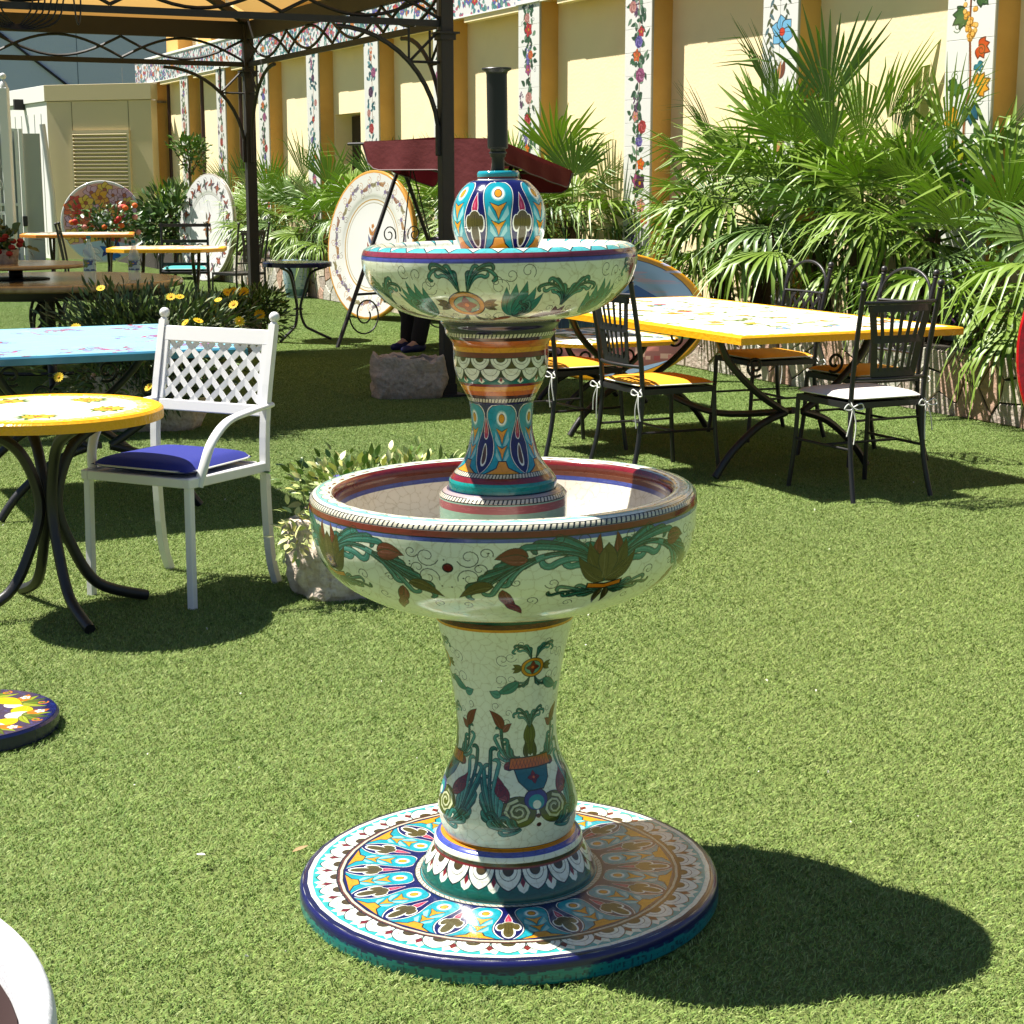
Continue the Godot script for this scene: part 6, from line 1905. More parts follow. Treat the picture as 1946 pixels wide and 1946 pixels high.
	part("base_ring", MB.new().tube(arc(Vector3(0, 0.10, 0), Vector3(0.52, 0, 0), Vector3(0, 0, 0.52), 0, TAU, 40), 0.014, 6).done(), M.black_iron, st)
	var ls := thing("turntable", "raised round stone turntable in the middle of the stone table", "turntable", Vector3(-3.62, 0.75, -12.50))
	part("disc", weld_seam(MB.new().lathe([Vector2(0, 0.118), Vector2(0.50, 0.118), Vector2(0.512, 0.112), Vector2(0.516, 0.102), Vector2(0.510, 0.090), Vector2(0.3, 0.084), Vector2(0, 0.084)], 64).done()), stone, ls)
	part("stand", weld_seam(MB.new().lathe([Vector2(0.30, 0.084), Vector2(0.30, 0.076), Vector2(0.05, 0.070), Vector2(0.05, 0.012), Vector2(0.24, 0.008), Vector2(0.24, 0.0)], 40).done()), M.black_iron, ls)
	var plastic := mat(Color(0.80, 0.90, 0.93, 0.34), 0.08)
	plastic.transparency = BaseMaterial3D.TRANSPARENCY_ALPHA
	var bottle := func(label: String, at: Vector3, h: float, full: float, group: String):
		var b := thing("water_bottle", label, "bottle", at, 0.4, group)
		var rr := 0.043
		part("body", weld_seam(MB.new().lathe(smooth_profile([Vector2(0.013, h - 0.02), Vector2(0.014, h - 0.045), Vector2(0.026, h - 0.075), Vector2(rr, h - 0.12), Vector2(rr * 0.94, h - 0.15), Vector2(rr, h - 0.17), Vector2(rr * 0.94, h * 0.36), Vector2(rr, h * 0.3), Vector2(rr, 0.02), Vector2(rr * 0.85, 0.003), Vector2(0.0, 0.006)], 3), 28).done()), plastic, b)
		part("cap", weld_seam(MB.new().lathe([Vector2(0, h), Vector2(0.0145, h), Vector2(0.0155, h - 0.003), Vector2(0.0155, h - 0.022), Vector2(0.0, h - 0.022)], 20).done()), mat(Color(0.25, 0.55, 0.62), 0.4), b)
		part("label", weld_seam(MB.new().lathe([Vector2(rr + 0.001, h * 0.50), Vector2(rr + 0.001, h * 0.26)], 28).done()), glaze(paint_floral(51, 128, 64, Color(0.62, 0.74, 0.80), Color(0.22, 0.36, 0.62), 4, [Color(0.2, 0.3, 0.6)]), 0.3), b)
	bottle.call("larger clear plastic water bottle at the front of the stone table, left of the other", Vector3(-2.96, 0.75, -12.02), 0.33, 0.5, "water bottles on the stone table")
	bottle.call("smaller clear water bottle near the right end of the stone table", Vector3(-2.72, 0.75, -12.35), 0.29, 0.4, "water bottles on the stone table")

	# --- right: long ceramic table with its chairs
	var lt := thing("long_table", "long rectangular ceramic table with yellow edge and painted white top, right of the fountain", "table", Y(4.945, 0, 7.83), TH)
	var gcols := [Color(0.80, 0.50, 0.10), Color(0.42, 0.56, 0.70), Color(0.66, 0.26, 0.20), Color(0.78, 0.66, 0.20)]
	table_top(lt, PackedVector2Array([Vector2(-0.645, -1.265), Vector2(0.645, -1.265), Vector2(0.645, 1.265), Vector2(-0.645, 1.265)]), 0.752, 0.038, gold_edge, satin(paint_floral(41, 512, 1000, Color(0.89, 0.88, 0.84), Color(0.88, 0.64, 0.10), 125, gcols)), 0.014)
	for z in [-0.78, 0.78]: trestle(lt, 0, z, 0.46, 0.71, true, M.black_iron)
	part("stretcher", MB.new().tube(spline([Vector3(0, 0.32, -0.78), Vector3(0, 0.22, 0), Vector3(0, 0.32, 0.78)], 8), 0.018, 8).done(), M.black_iron, lt)
	var gr := "chairs round the long table"
	var gc := "cushions on the chairs of the long table"
	var c1 := slat_chair("black slat-back chair with a white cushion at the near end of the long table", Y(4.93, 0, 6.50), PI + TH, gr)
	cushion("pale grey-white tied cushion on the nearest black chair", Y(4.93, 0.474, 6.50), PI + TH, white_c, cord, 0.43, 0.43, 0.05, true, gc)
	copy(c1, Y(4.33, 0, 7.36), PI / 2 + TH, "black slat-back chair with yellow cushion, nearer of two at the table's left")
	var cy := cushion("yellow tied cushion on the nearer left-side chair", Y(4.33, 0.472, 7.36), PI / 2 + TH, yellow_c, cord, 0.43, 0.43, 0.042, true, gc)
	copy(c1, Y(4.30, 0, 8.27), PI / 2 + TH + 0.06, "black slat-back chair partly hidden by the fountain's upper stem, with yellow cushion")
	copy(cy, Y(4.30, 0.472, 8.27), PI / 2 + TH + 0.06, "yellow cushion half hidden behind the fountain's upper stem")
	var c2 := arch_chair("black chair with arched lattice back, nearer of the two across the table", Y(5.53, 0, 7.28), -PI / 2 + TH, gr)
	var cu2 := copy(cy, Y(5.53, 0.472, 7.28), -PI / 2 + TH, "yellow cushion under the table's far edge, on the nearer arched chair")
	copy(c2, Y(5.55, 0, 8.22), -PI / 2 + TH - 0.05, "black chair with arched lattice back, farther of the two across the table")
	copy(cy, Y(5.55, 0.472, 8.22), -PI / 2 + TH - 0.05, "yellow cushion under the table's far edge, on the farther arched chair")
	cu2.set_meta("group", gc)

	# a low painted table farther back, seen beneath the long one
	var lo := thing("low_table", "low white-topped table with clipped corners and yellow edge beyond the long table", "table", Y(5.35, 0, 9.95), TH)
	var oct := PackedVector2Array([Vector2(-0.45, -0.35), Vector2(-0.30, -0.55), Vector2(0.30, -0.55), Vector2(0.45, -0.35), Vector2(0.45, 0.35), Vector2(0.30, 0.55), Vector2(-0.30, 0.55), Vector2(-0.45, 0.35)])
	table_top(lo, oct, 0.45, 0.03, gold_edge, satin(paint_floral(43, 256, 256, Color(0.89, 0.88, 0.84), Color(0.80, 0.58, 0.14), 24, gcols)), 0.012)
	trestle(lo, 0, -0.2, 0.30, 0.42, true, M.black_iron); trestle(lo, 0, 0.2, 0.30, 0.42, true, M.black_iron)

	# --- far left: two painted tables with iron chairs
	var ta := thing("painted_table", "orange-edged painted table at far left in front of the beige block", "table", Vector3(-5.95, 0, -23.6), 0.2)
	table_top(ta, PackedVector2Array([Vector2(-0.52, -0.6), Vector2(0.75, -0.6), Vector2(0.75, 0.6), Vector2(-0.52, 0.6), Vector2(-0.75, 0.35), Vector2(-0.75, -0.35)]), 0.755, 0.04, bumpy(tri_map(mat(Color(0.82, 0.50, 0.12), 0.35), 4.0), M.n_rough, 0.4), satin(paint_floral(44, 256, 256, Color(0.78, 0.76, 0.72), Color(0.80, 0.52, 0.16), 30, gcols)), 0.02)
	trestle(ta, -0.35, 0, 0.42, 0.71, false, M.black_iron); trestle(ta, 0.4, 0, 0.42, 0.71, false, M.black_iron)
	var tb := thing("octagonal_table", "yellow-edged eight-sided painted table left of the farther gazebo post", "table", Vector3(-3.72, 0, -18.55), 0.1)
	table_top(tb, PackedVector2Array([Vector2(-0.62, -0.25), Vector2(-0.40, -0.50), Vector2(0.40, -0.50), Vector2(0.62, -0.25), Vector2(0.62, 0.25), Vector2(0.40, 0.50), Vector2(-0.40, 0.50), Vector2(-0.62, 0.25)]), 0.755, 0.04, gold_edge, satin(paint_floral(45, 256, 256, Color(0.80, 0.78, 0.72), Color(0.84, 0.62, 0.10), 30, gcols)), 0.02)
	trestle(tb, -0.3, 0, 0.42, 0.71, false, M.black_iron); trestle(tb, 0.3, 0, 0.42, 0.71, false, M.black_iron)
	copy(c1, Vector3(-4.72, 0, -19.0), 1.75, "black chair at the left end of the eight-sided table, its back leaning left").set_meta("group", "iron chairs at the far tables")
	copy(c1, Vector3(-3.06, 0, -19.2), -2.3, "black chair behind the farther gazebo post at the eight-sided table").set_meta("group", "iron chairs at the far tables")
	var ac := thing("iron_armchair", "black iron armchair with two back rails behind the eight-sided table", "chair", Vector3(-3.72, 0, -19.5), 0.15, "iron chairs at the far tables")
	for s in [-1.0, 1.0]:
		part("rear_leg", MB.new().tube(spline([Vector3(s * 0.27, 0, -0.26), Vector3(s * 0.26, 0.45, -0.21), Vector3(s * 0.26, 0.99, -0.27)], 4), 0.014, 8).done(), M.black_iron, ac)
		part("front_leg", MB.new().tube([Vector3(s * 0.27, 0, 0.24), Vector3(s * 0.26, 0.66, 0.22)], 0.013, 8).done(), M.black_iron, ac)
		var arm := part("armrest", MB.new().tube(spline([Vector3(s * 0.26, 0.70, -0.24), Vector3(s * 0.28, 0.69, 0.0), Vector3(s * 0.27, 0.66, 0.24)], 5), 0.014, 8).done(), M.black_iron, ac)
		part("scroll", MB.new().tube(scroll(Vector3(s * 0.27, 0.61, 0.26), Vector3.BACK, Vector3.UP, 0.05, 0.012, PI / 2, -1.2), 0.008, 6).done(), M.black_iron, arm)
	for y in [0.96, 0.78, 0.52]: part("back_rail", MB.new().bar(Vector3(-0.30 if y > 0.9 else -0.255, y, -0.212 - (y - 0.45) * 0.11), Vector3(0.30 if y > 0.9 else 0.255, y, -0.212 - (y - 0.45) * 0.11), 0.02, 0.036).done(), M.black_iron, ac)
	for k in 3: part("back_arch", MB.new().tube(arc(Vector3(-0.17 + k * 0.17, 0.53, -0.23), Vector3(0.085, 0, 0), Vector3(0, 0.22, -0.02), 0, PI, 12), 0.008, 6).done(), M.black_iron, ac)
	part("seat_frame", MB.new().box(Vector3(0, 0.445, 0), Vector3(0.52, 0.03, 0.46), Basis.IDENTITY, 0.005).done(), M.black_iron, ac)
	cushion("turquoise seat cushion on the iron armchair at the eight-sided table", Vector3(-3.72, 0.485, -19.5), 0.15, turq_c, cord, 0.48, 0.44, 0.05, false)

	# --- small dark blue bistro table
	var sb := thing("small_blue_table", "small round dark blue table on three curved iron legs near the farther gazebo post", "table", Vector3(-1.985, 0, -15.85), 0.0)
	var sp := Painter.new(256, 256, Color(0.05, 0.07, 0.26), 2.0)
	sp.oval(Vector2(128, 128), 108, 108, Color(0.10, 0.12, 0.16))
	for k in 40: sp.petal(Vector2(128, 128) + Vector2.from_angle(r.randf() * TAU) * r.randf_range(10, 84), r.randf() * TAU, 22, 9, 0.3, [Color(0.30, 0.36, 0.14), Color(0.70, 0.52, 0.10), Color(0.55, 0.56, 0.50)][r.randi() % 3], 0.9)
	table_top(sb, disc_outline(0.318, 56), 0.722, 0.04, bumpy(tri_map(mat(Color(0.04, 0.05, 0.22), 0.25), 3.0), M.n_fine, 0.1), glaze(sp.done(256, 256), 0.25), 0.01)
	for k in 3: part("leg", s_leg(Vector3.RIGHT.rotated(Vector3.UP, 0.05 + k * TAU / 3), 0.68, 0.27, 0.020, 0.30, 0.0125, 0.42), M.black_iron, sb)
	part("collar", MB.new().tube(arc(Vector3(0, 0.29, 0), Vector3(0.04, 0, 0), Vector3(0, 0, 0.04), 0, TAU, 16), 0.008, 6).done(), M.black_iron, sb)
	build_swing(r)


# ---------------------------------------------------------------- garden swing and its sitter
func build_swing(r: RandomNumberGenerator):
	var turn := deg_to_rad(-43.4)
	var o := Vector3(-0.35, 0, -15.05)
	var s := thing("garden_swing", "iron garden swing seat with scrolled frame under a dark red canopy behind the fountain", "swing", o, turn)
	var I: Material = M.black_iron
	for x in [-0.9, 0.5]:
		for z in [-0.78, 0.78]:
			part("leg", MB.new().tube([Vector3(x * 1.02, 0.0, z), Vector3(x, 1.60, z * 0.02)], 0.019, 8).done(), I, s)
			part("scroll", MB.new().tube(scroll(Vector3(x, 0.28, z * 0.58), Vector3(0, 0, -signf(z)), Vector3.UP, 0.20, 0.045, PI * 0.95, 1.6, 36), 0.0075, 6).done(), I, s)
			part("scroll", MB.new().tube(scroll(Vector3(x, 0.98, z * 0.20), Vector3(0, 0, -signf(z)), Vector3.UP, 0.085, 0.02, -0.5, 1.4), 0.006, 6).tube(scroll(Vector3(x, 0.80, z * 0.20), Vector3(0, 0, -signf(z)), Vector3.UP, 0.095, 0.02, 0.7, -1.4), 0.006, 6).done(), I, s)
		part("foot_rail", MB.new().tube([Vector3(x * 1.02, 0.46, -0.56), Vector3(x * 1.02, 0.46, 0.56)], 0.012, 8).done(), I, s)
	part("top_bar", MB.new().tube([Vector3(-1.0, 1.60, 0), Vector3(0.56, 1.60, 0)], 0.021, 8).done(), I, s)
	part("canopy_rod", MB.new().tube([Vector3(-1.12, 1.78, 0.43), Vector3(0.72, 1.78, 0.43)], 0.014, 8).done(), I, s)
	part("canopy_rod", MB.new().tube([Vector3(-0.84, 1.53, -0.43), Vector3(0.72, 1.53, -0.43)], 0.014, 8).done(), I, s)
	for x in [-0.8, 0.70]: part("canopy_arm", MB.new().tube([Vector3(x, 1.78, 0.43), Vector3(x, 1.62, 0.0), Vector3(x, 1.53, -0.43)], 0.013, 8).done(), I, s)
	# canopy: sheet with sags, and hanging valances with rounded lower corners
	var red := bumpy(tri_map(mat(Color(0.34, 0.045, 0.075), 0.9), 1.2), M.n_rough, 0.22)
	red.backlight_enabled = true
	red.backlight = lin(0.03, 0.002, 0.004)
	var b := MB.new()
	var n := 20
	for i in n + 1:
		for j in 9:
			var x := lerpf(-0.86, 0.74, i / float(n))
			var f := j / 8.0
			var z := lerpf(0.47, -0.47, f)
			var y := lerpf(1.80, 1.545, f) - 0.03 * sin(PI * f) + 0.010 * sin(x * 11.0 + f * 5.0) * sin(PI * f) + 0.02 * pow(1.0 - absf(x) / 0.86, 2)
			b.add(Vector3(x, y, z))
	for i in n:
		for j in 8:
			var q := i * 9 + j
			b.tri(q, q + 9, q + 10); b.tri(q, q + 10, q + 1)
	var cn := part("canopy", b.done(), red, s)
	var val := func(a: Vector3, c: Vector3, out: Vector3, drop: float, rnd: float):
		var m := MB.new()
		var k_n := 24
		for i in k_n + 1:
			var f := i / float(k_n)
			var e := minf(f, 1.0 - f) * a.distance_to(c)
			var d := drop * (1.0 if e > rnd else sqrt(maxf(0.02, 1.0 - pow((rnd - e) / rnd, 2)))) + (0.30 * smoothstep(0.58, 0.72, f) * (1.0 - smoothstep(0.94, 1.0, f)) if out == Vector3.BACK else 0.0)
			for j in 5:
				var g := j / 4.0
				m.add(a.lerp(c, f) + Vector3(0, -d * g, 0) + out * (0.012 * sin(f * 23.0 + 1.0) * g + 0.010 * sin(f * 9.0) * g + 0.012 * g))
		for i in k_n:
			for j in 4:
				var q := i * 5 + j
				m.tri(q, q + 1, q + 6); m.tri(q, q + 6, q + 5)
		var v := part("valance", m.done(), red, cn)
		var hem := []
		for i in k_n + 1: hem.append(m.v[i * 5 + 4])
		part("hem", MB.new().tube(hem, 0.006, 5).done(), mat(Color(0.42, 0.36, 0.36), 0.8), cn)
	val.call(Vector3(-0.86, 1.80, 0.47), Vector3(0.74, 1.80, 0.47), Vector3.BACK, 0.25, 0.20)
	val.call(Vector3(0.74, 1.80, 0.47), Vector3(0.74, 1.545, -0.47), Vector3.RIGHT, 0.17, 0.12)
	val.call(Vector3(0.74, 1.545, -0.47), Vector3(-0.86, 1.545, -0.47), Vector3.FORWARD, 0.19, 0.15)
	val.call(Vector3(-0.86, 1.545, -0.47), Vector3(-0.86, 1.80, 0.47), Vector3.LEFT, 0.17, 0.12)
	# bench
	for x in [-0.76, 0.36]: part("hanger", MB.new().tube([Vector3(x, 1.60, 0), Vector3(x, 0.62, 0.16)], 0.006, 6).tube([Vector3(x, 1.60, 0), Vector3(x, 0.90, -0.24)], 0.006, 6).done(), I, s)
	part("bench_frame", MB.new().box(Vector3(-0.2, 0.40, 0.10), Vector3(1.16, 0.03, 0.50), Basis.IDENTITY, 0.005).bar(Vector3(-0.78, 0.40, -0.14), Vector3(-0.78, 0.95, -0.28), 0.025, 0.025).bar(Vector3(0.38, 0.40, -0.14), Vector3(0.38, 0.95, -0.28), 0.025, 0.025).done(), I, s)
	var pad := bumpy(tri_map(mat(Color(0.42, 0.39, 0.46), 0.9), 16.0), M.n_fine, 0.4)
	part("seat_pad", pillow(1.14, 0.52, 0.09), pad, s, Transform3D(Basis.IDENTITY, Vector3(-0.2, 0.455, 0.11)))
	part("back_pad", pillow(1.14, 0.50, 0.08), pad, s, Transform3D(Basis(Vector3.RIGHT, PI / 2 - 0.25), Vector3(-0.2, 0.72, -0.20)))
	build_sitter(o, turn)


# surface nets over tapered capsules joined with a smooth minimum
func body_mesh(bones: Array, cell: float, k_: float) -> ArrayMesh:
	var lo := Vector3.ONE * INF
	var hi := Vector3.ONE * -INF
	for q in bones:
		var rr: float = maxf(q[1], q[3]) + cell * 3
		for c in [q[0], q[2]]:
			lo = lo.min((c as Vector3) - Vector3.ONE * rr); hi = hi.max((c as Vector3) + Vector3.ONE * rr)
	var nx := int((hi.x - lo.x) / cell) + 2
	var ny := int((hi.y - lo.y) / cell) + 2
	var nz := int((hi.z - lo.z) / cell) + 2
	var f := PackedFloat32Array()
	f.resize(nx * ny * nz)
	f.fill(1.0)
	for q in bones:
		var a: Vector3 = q[0]
		var ra: float = q[1]
		var c: Vector3 = q[2]
		var rc: float = q[3]
		var ac := c - a
		var l2 := maxf(ac.length_squared(), 1e-8)
		var m := maxf(ra, rc) + k_ + cell * 2
		var b0 := ((a.min(c) - Vector3.ONE * m - lo) / cell).floor()
		var b1 := ((a.max(c) + Vector3.ONE * m - lo) / cell).ceil()
		for z in range(maxi(int(b0.z), 0), mini(int(b1.z) + 1, nz)):
			for y in range(maxi(int(b0.y), 0), mini(int(b1.y) + 1, ny)):
				for x in range(maxi(int(b0.x), 0), mini(int(b1.x) + 1, nx)):
					var p := lo + Vector3(x, y, z) * cell
					var t := clampf((p - a).dot(ac) / l2, 0.0, 1.0)
					var d := (p - a - ac * t).length() - lerpf(ra, rc, t)
					var i := (z * ny + y) * nx + x
					var e := f[i]
					var h := maxf(k_ - absf(d - e), 0.0) / k_
					f[i] = minf(d, e) - h * h * k_ * 0.25
	var b := MB.new()
	var id := PackedInt32Array()
	id.resize(nx * ny * nz)
	id.fill(-1)
	var st := [1, nx, nx * ny]
	for z in nz - 1:
		for y in ny - 1:
			for x in nx - 1:
				var i := (z * ny + y) * nx + x
				var neg := 0
				for c in 8:
					if f[i + (c & 1) + ((c >> 1) & 1) * nx + ((c >> 2) & 1) * nx * ny] < 0: neg += 1
				if neg == 0 or neg == 8: continue
				var sum := Vector3.ZERO
				var cnt := 0
				for c in 8:
					for ax in 3:
						if c & (1 << ax): continue
						var c2 := c | (1 << ax)
						var v0 := f[i + (c & 1) + ((c >> 1) & 1) * nx + ((c >> 2) & 1) * nx * ny]
						var v1 := f[i + (c2 & 1) + ((c2 >> 1) & 1) * nx + ((c2 >> 2) & 1) * nx * ny]
						if (v0 < 0) != (v1 < 0):
							sum += Vector3(c & 1, (c >> 1) & 1, (c >> 2) & 1).lerp(Vector3(c2 & 1, (c2 >> 1) & 1, (c2 >> 2) & 1), v0 / (v0 - v1))
							cnt += 1
				id[i] = b.add(lo + (Vector3(x, y, z) + sum / cnt) * cell)
	for z in range(1, nz - 1):
		for y in range(1, ny - 1):
			for x in range(1, nx - 1):
				var i := (z * ny + y) * nx + x
				for ax in 3:
					var j: int = i + st[ax]
					if (f[i] < 0) == (f[j] < 0): continue
					var u: int = st[(ax + 1) % 3]
					var w: int = st[(ax + 2) % 3]
					var q := [id[i - u - w], id[i - w], id[i], id[i - u]]
					if q.has(-1): continue
					if f[i] < 0: b.tri(q[0], q[1], q[2]); b.tri(q[0], q[2], q[3])
					else: b.tri(q[0], q[2], q[1]); b.tri(q[0], q[3], q[2])
	return b.done()


func build_sitter(o: Vector3, turn: float):
	var t := thing("person", "person in dark trousers and navy shoes sitting on the garden swing", "person", o + Vector3(-0.20, 0, 0).rotated(Vector3.UP, turn), turn)
	var skin := mat(lin(0.45, 0.26, 0.18), 0.55)
	var hipc := Vector3(0, 0.56, -0.02)
	var chest := Vector3(0, 0.90, -0.10)
	var neck := Vector3(0, 1.07, -0.10)
	var head := Vector3(0.0, 1.21, -0.065)
	var bones := [[hipc, 0.12, chest, 0.125], [chest, 0.11, neck, 0.055], [neck, 0.05, head, 0.05]]
	var trousers := [[hipc + Vector3(-0.08, -0.01, 0), 0.118, hipc + Vector3(0.08, -0.01, 0), 0.118]]
	var jacket := [[hipc + Vector3(0, 0.06, 0), 0.138, chest, 0.145], [chest + Vector3(-0.13, 0.06, 0), 0.085, chest + Vector3(0.13, 0.06, 0), 0.085], [chest + Vector3(0, 0.05, 0), 0.10, neck + Vector3(0, -0.03, 0), 0.068]]
	for s in [-1.0, 1.0]:
		var hip := hipc + Vector3(s * 0.09, -0.02, 0.0)
		var knee := Vector3(s * 0.115 - 0.02, 0.535, 0.43)
		var ankle := Vector3(s * 0.12 - 0.03, 0.09, 0.50 + 0.05 * s)
		bones.append_array([[hip, 0.085, knee, 0.055], [knee, 0.055, ankle, 0.038], [ankle, 0.038, ankle + Vector3(0, -0.05, 0.13), 0.03]])
		trousers.append_array([[hip, 0.100, knee, 0.076], [knee, 0.076, ankle + Vector3(0, 0.02, 0), 0.070]])
		var sh := chest + Vector3(s * 0.185, 0.085, 0.0)
		var el := Vector3(s * 0.25, 0.74, 0.06)
		var wr := Vector3(s * 0.15, 0.655, 0.27)
		bones.append_array([[sh, 0.05, el, 0.042], [el, 0.04, wr, 0.028], [chest, 0.10, sh, 0.05]])
		jacket.append_array([[sh, 0.068, el, 0.056], [el, 0.055, wr + (el - wr) * 0.12, 0.042]])
	part("body", body_mesh(bones, 0.016, 0.05), skin, t)
	part("trousers", body_mesh(trousers, 0.014, 0.035), bumpy(tri_map(mat(Color(0.07, 0.07, 0.09), 0.9), 10.0), M.n_rough, 0.5), t)
	part("jacket", body_mesh(jacket, 0.016, 0.05), bumpy(tri_map(mat(Color(0.16, 0.17, 0.22), 0.9), 8.0), M.n_rough, 0.5), t)
	for s in [-1.0, 1.0]:
		var ankle := Vector3(s * 0.12 - 0.03, 0.09, 0.50 + 0.05 * s)
		part("shoe", body_mesh([[ankle + Vector3(0, -0.045, -0.035), 0.04, ankle + Vector3(0, -0.048, 0.05), 0.042], [ankle + Vector3(0, -0.048, 0.05), 0.042, ankle + Vector3(0, -0.058, 0.17), 0.031], [ankle + Vector3(0, 0.0, -0.01), 0.045, ankle + Vector3(0, -0.04, 0.0), 0.045]], 0.009, 0.02), mat(Color(0.07, 0.09, 0.30), 0.5), t)
		var wr := Vector3(s * 0.15, 0.655, 0.27)
		var hb := [[wr, 0.026, wr + Vector3(-s * 0.02, -0.012, 0.075), 0.030]]
		for k in 4:
			var root := wr + Vector3(-s * 0.02 + (k - 1.5) * 0.019, -0.010, 0.088)
			var l := 0.040 - 0.006 * absf(k - 1.4)
			var mid := root + Vector3(0, -0.008, l)
			hb.append_array([[root, 0.0092, mid, 0.0086], [mid, 0.0086, mid + Vector3(0, -0.020, l * 0.55), 0.0074]])
		hb.append_array([[wr + Vector3(-s * 0.022, -0.008, 0.03), 0.012, wr + Vector3(-s * 0.055, -0.010, 0.065), 0.010], [wr + Vector3(-s * 0.055, -0.010, 0.065), 0.010, wr + Vector3(-s * 0.060, -0.018, 0.092), 0.008]])
		part("hand", body_mesh(hb, 0.005, 0.008), skin, t)
	var hd := [[head + Vector3(0, 0.035, -0.012), 0.082, head + Vector3(0, 0.02, 0.005), 0.078], [head + Vector3(0, -0.03, 0.025), 0.060, head + Vector3(0, -0.075, 0.050), 0.034], [head + Vector3(0, 0.008, 0.085), 0.010, head + Vector3(0, -0.022, 0.100), 0.014]]
	for s in [-1.0, 1.0]: hd.append_array([[head + Vector3(s * 0.078, 0.01, -0.01), 0.012, head + Vector3(s * 0.080, -0.03, -0.005), 0.010], [head + Vector3(s * 0.032, 0.035, 0.074), 0.012, head + Vector3(s * 0.015, 0.033, 0.08), 0.010], [head + Vector3(s * 0.02, -0.052, 0.076), 0.008, head + Vector3(0, -0.054, 0.082), 0.008]])
	var hm := part("head", body_mesh(hd, 0.006, 0.016), skin, t)
	for s in [-1.0, 1.0]: part("eye", MB.new().ball(head + Vector3(s * 0.030, 0.016, 0.076), Vector3(0.011, 0.007, 0.007), 10, 8).done(), mat(Color(0.14, 0.10, 0.08), 0.2), hm)
	part("hair", body_mesh([[head + Vector3(0, 0.055, -0.022), 0.086, head + Vector3(0, 0.02, -0.045), 0.078], [head + Vector3(-0.045, 0.085, 0.03), 0.035, head + Vector3(0.045, 0.085, 0.03), 0.035]], 0.008, 0.03), mat(Color(0.16, 0.12, 0.09), 0.7), hm)


# ---------------------------------------------------------------- plates, pots, troughs, plants, small things
func plate(called: String, label: String, r: float, tex: Texture2D, at: Vector3, turn: float, lean: float, rim: Color, group := "", sy := 1.0) -> Node3D:
	var t := thing(called, label, "plate", at, turn, group)
	var tilt := Basis(Vector3.RIGHT, -lean)
	var b := MB.new()
	var rr := [0.0, 0.30, 0.60, 0.66, 0.70, 0.85, 0.965, 0.985, 1.0, 1.0, 0.98]
	var zz := [-0.030, -0.030, -0.028, -0.018, -0.010, -0.004, 0.0, 0.002, -0.006, -0.030, -0.034]
	for i in rr.size():
		for j in 65:
			var a := TAU * j / 64.0
			var q := Vector3(cos(a) * rr[i] * r, sin(a) * rr[i] * r * sy, zz[i])
			b.add(tilt * q + Vector3(0, r * sy * cos(lean), 0), Vector2(0.5 + cos(a) * rr[i] * 0.5, 0.5 - sin(a) * rr[i] * 0.5))
	for i in rr.size() - 1:
		for j in 64:
			var q := i * 65 + j
			b.tri(q, q + 65, q + 66); b.tri(q, q + 66, q + 1)
	var f := part("painted_face", b.done(), glaze(tex, 0.22), t)
	var e := MB.new()
	var o2 := PackedVector2Array()
	for q in disc_outline(r, 64): o2.push_back(Vector2(q.x * 0.985, q.y * sy * 0.985))
	e.slab(o2, -0.062, -0.033, tilt, Vector3(0, r * sy * cos(lean), 0))
	part("edge", e.done(), mat(rim, 0.35), t)
	part("prop", MB.new().bar(tilt * Vector3(0, -0.05 * r, -0.06) + Vector3(0, r * sy * cos(lean), 0), Vector3(0, 0, -0.55 * r), 0.04, 0.03).done(), M.black_iron, t)
	return t


func stone_trough(called: String, label: String, size: Vector3, at: Vector3, turn: float, m: Material, seed_: int) -> Node3D:
	var t := thing(called, label, "trough", at, turn)
	var n := FastNoiseLite.new()
	n.seed = seed_
	n.frequency = 2.2
	n.fractal_octaves = 4
	var shell := func(q: Vector3, amp: float) -> Vector3: return q * (1.0 + amp * n.get_noise_3dv(q * 3.0)) + Vector3(0, 0.2 * amp * n.get_noise_3dv(q * 5.0 + Vector3.ONE * 9), 0)
	var prof := [[0.80, 0.0], [0.92, 0.07], [0.99, 0.3], [1.0, 0.6], [0.985, 0.85], [0.95, 0.96], [0.90, 1.0], [0.80, 0.985], [0.76, 0.93], [0.74, 0.7], [0.70, 0.55]]
	var b := MB.new()
	var seg := 72
	for i in prof.size() * 2 - 1:
		var f := i * 0.5
		var a0: Array = prof[int(f)]
		var a1: Array = prof[mini(int(f) + 1, prof.size() - 1)]
		var k := f - int(f)
		var sc := lerpf(a0[0], a1[0], k)
		var y := lerpf(a0[1], a1[1], k) * size.y
		for j in seg + 1:
			var a := TAU * (j % seg) / seg
			var e := Vector3(signf(cos(a)) * pow(absf(cos(a)), 0.68) * size.x * 0.5, 0, signf(sin(a)) * pow(absf(sin(a)), 0.68) * size.z * 0.5)
			var rim_w := minf(size.x, size.z) * 0.5 * (1.0 - sc)
			var dirn := e.normalized()
			var q := e - dirn * rim_w * 1.0
			q.y = y
			q = shell.call(q, 0.16)
			q.y = maxf(q.y, 0.0) if i > 0 else -0.01
			b.add(q)
	for i in prof.size() * 2 - 2:
		for j in seg:
			var q := i * (seg + 1) + j
			b.tri(q, q + seg + 1, q + 1); b.tri(q + 1, q + seg + 1, q + seg + 2)
	part("stone_body", b.done(), m, t)
	var o := PackedVector2Array()
	for j in 32:
		var a := TAU * j / 32
		o.push_back(Vector2(signf(cos(a)) * pow(absf(cos(a)), 0.42) * size.x * 0.40, signf(sin(a)) * pow(absf(sin(a)), 0.42) * size.z * 0.40))
	part("soil", MB.new().slab(o, size.y * 0.5, size.y * 0.66, FLAT).done(), M.soil, t)
	return t


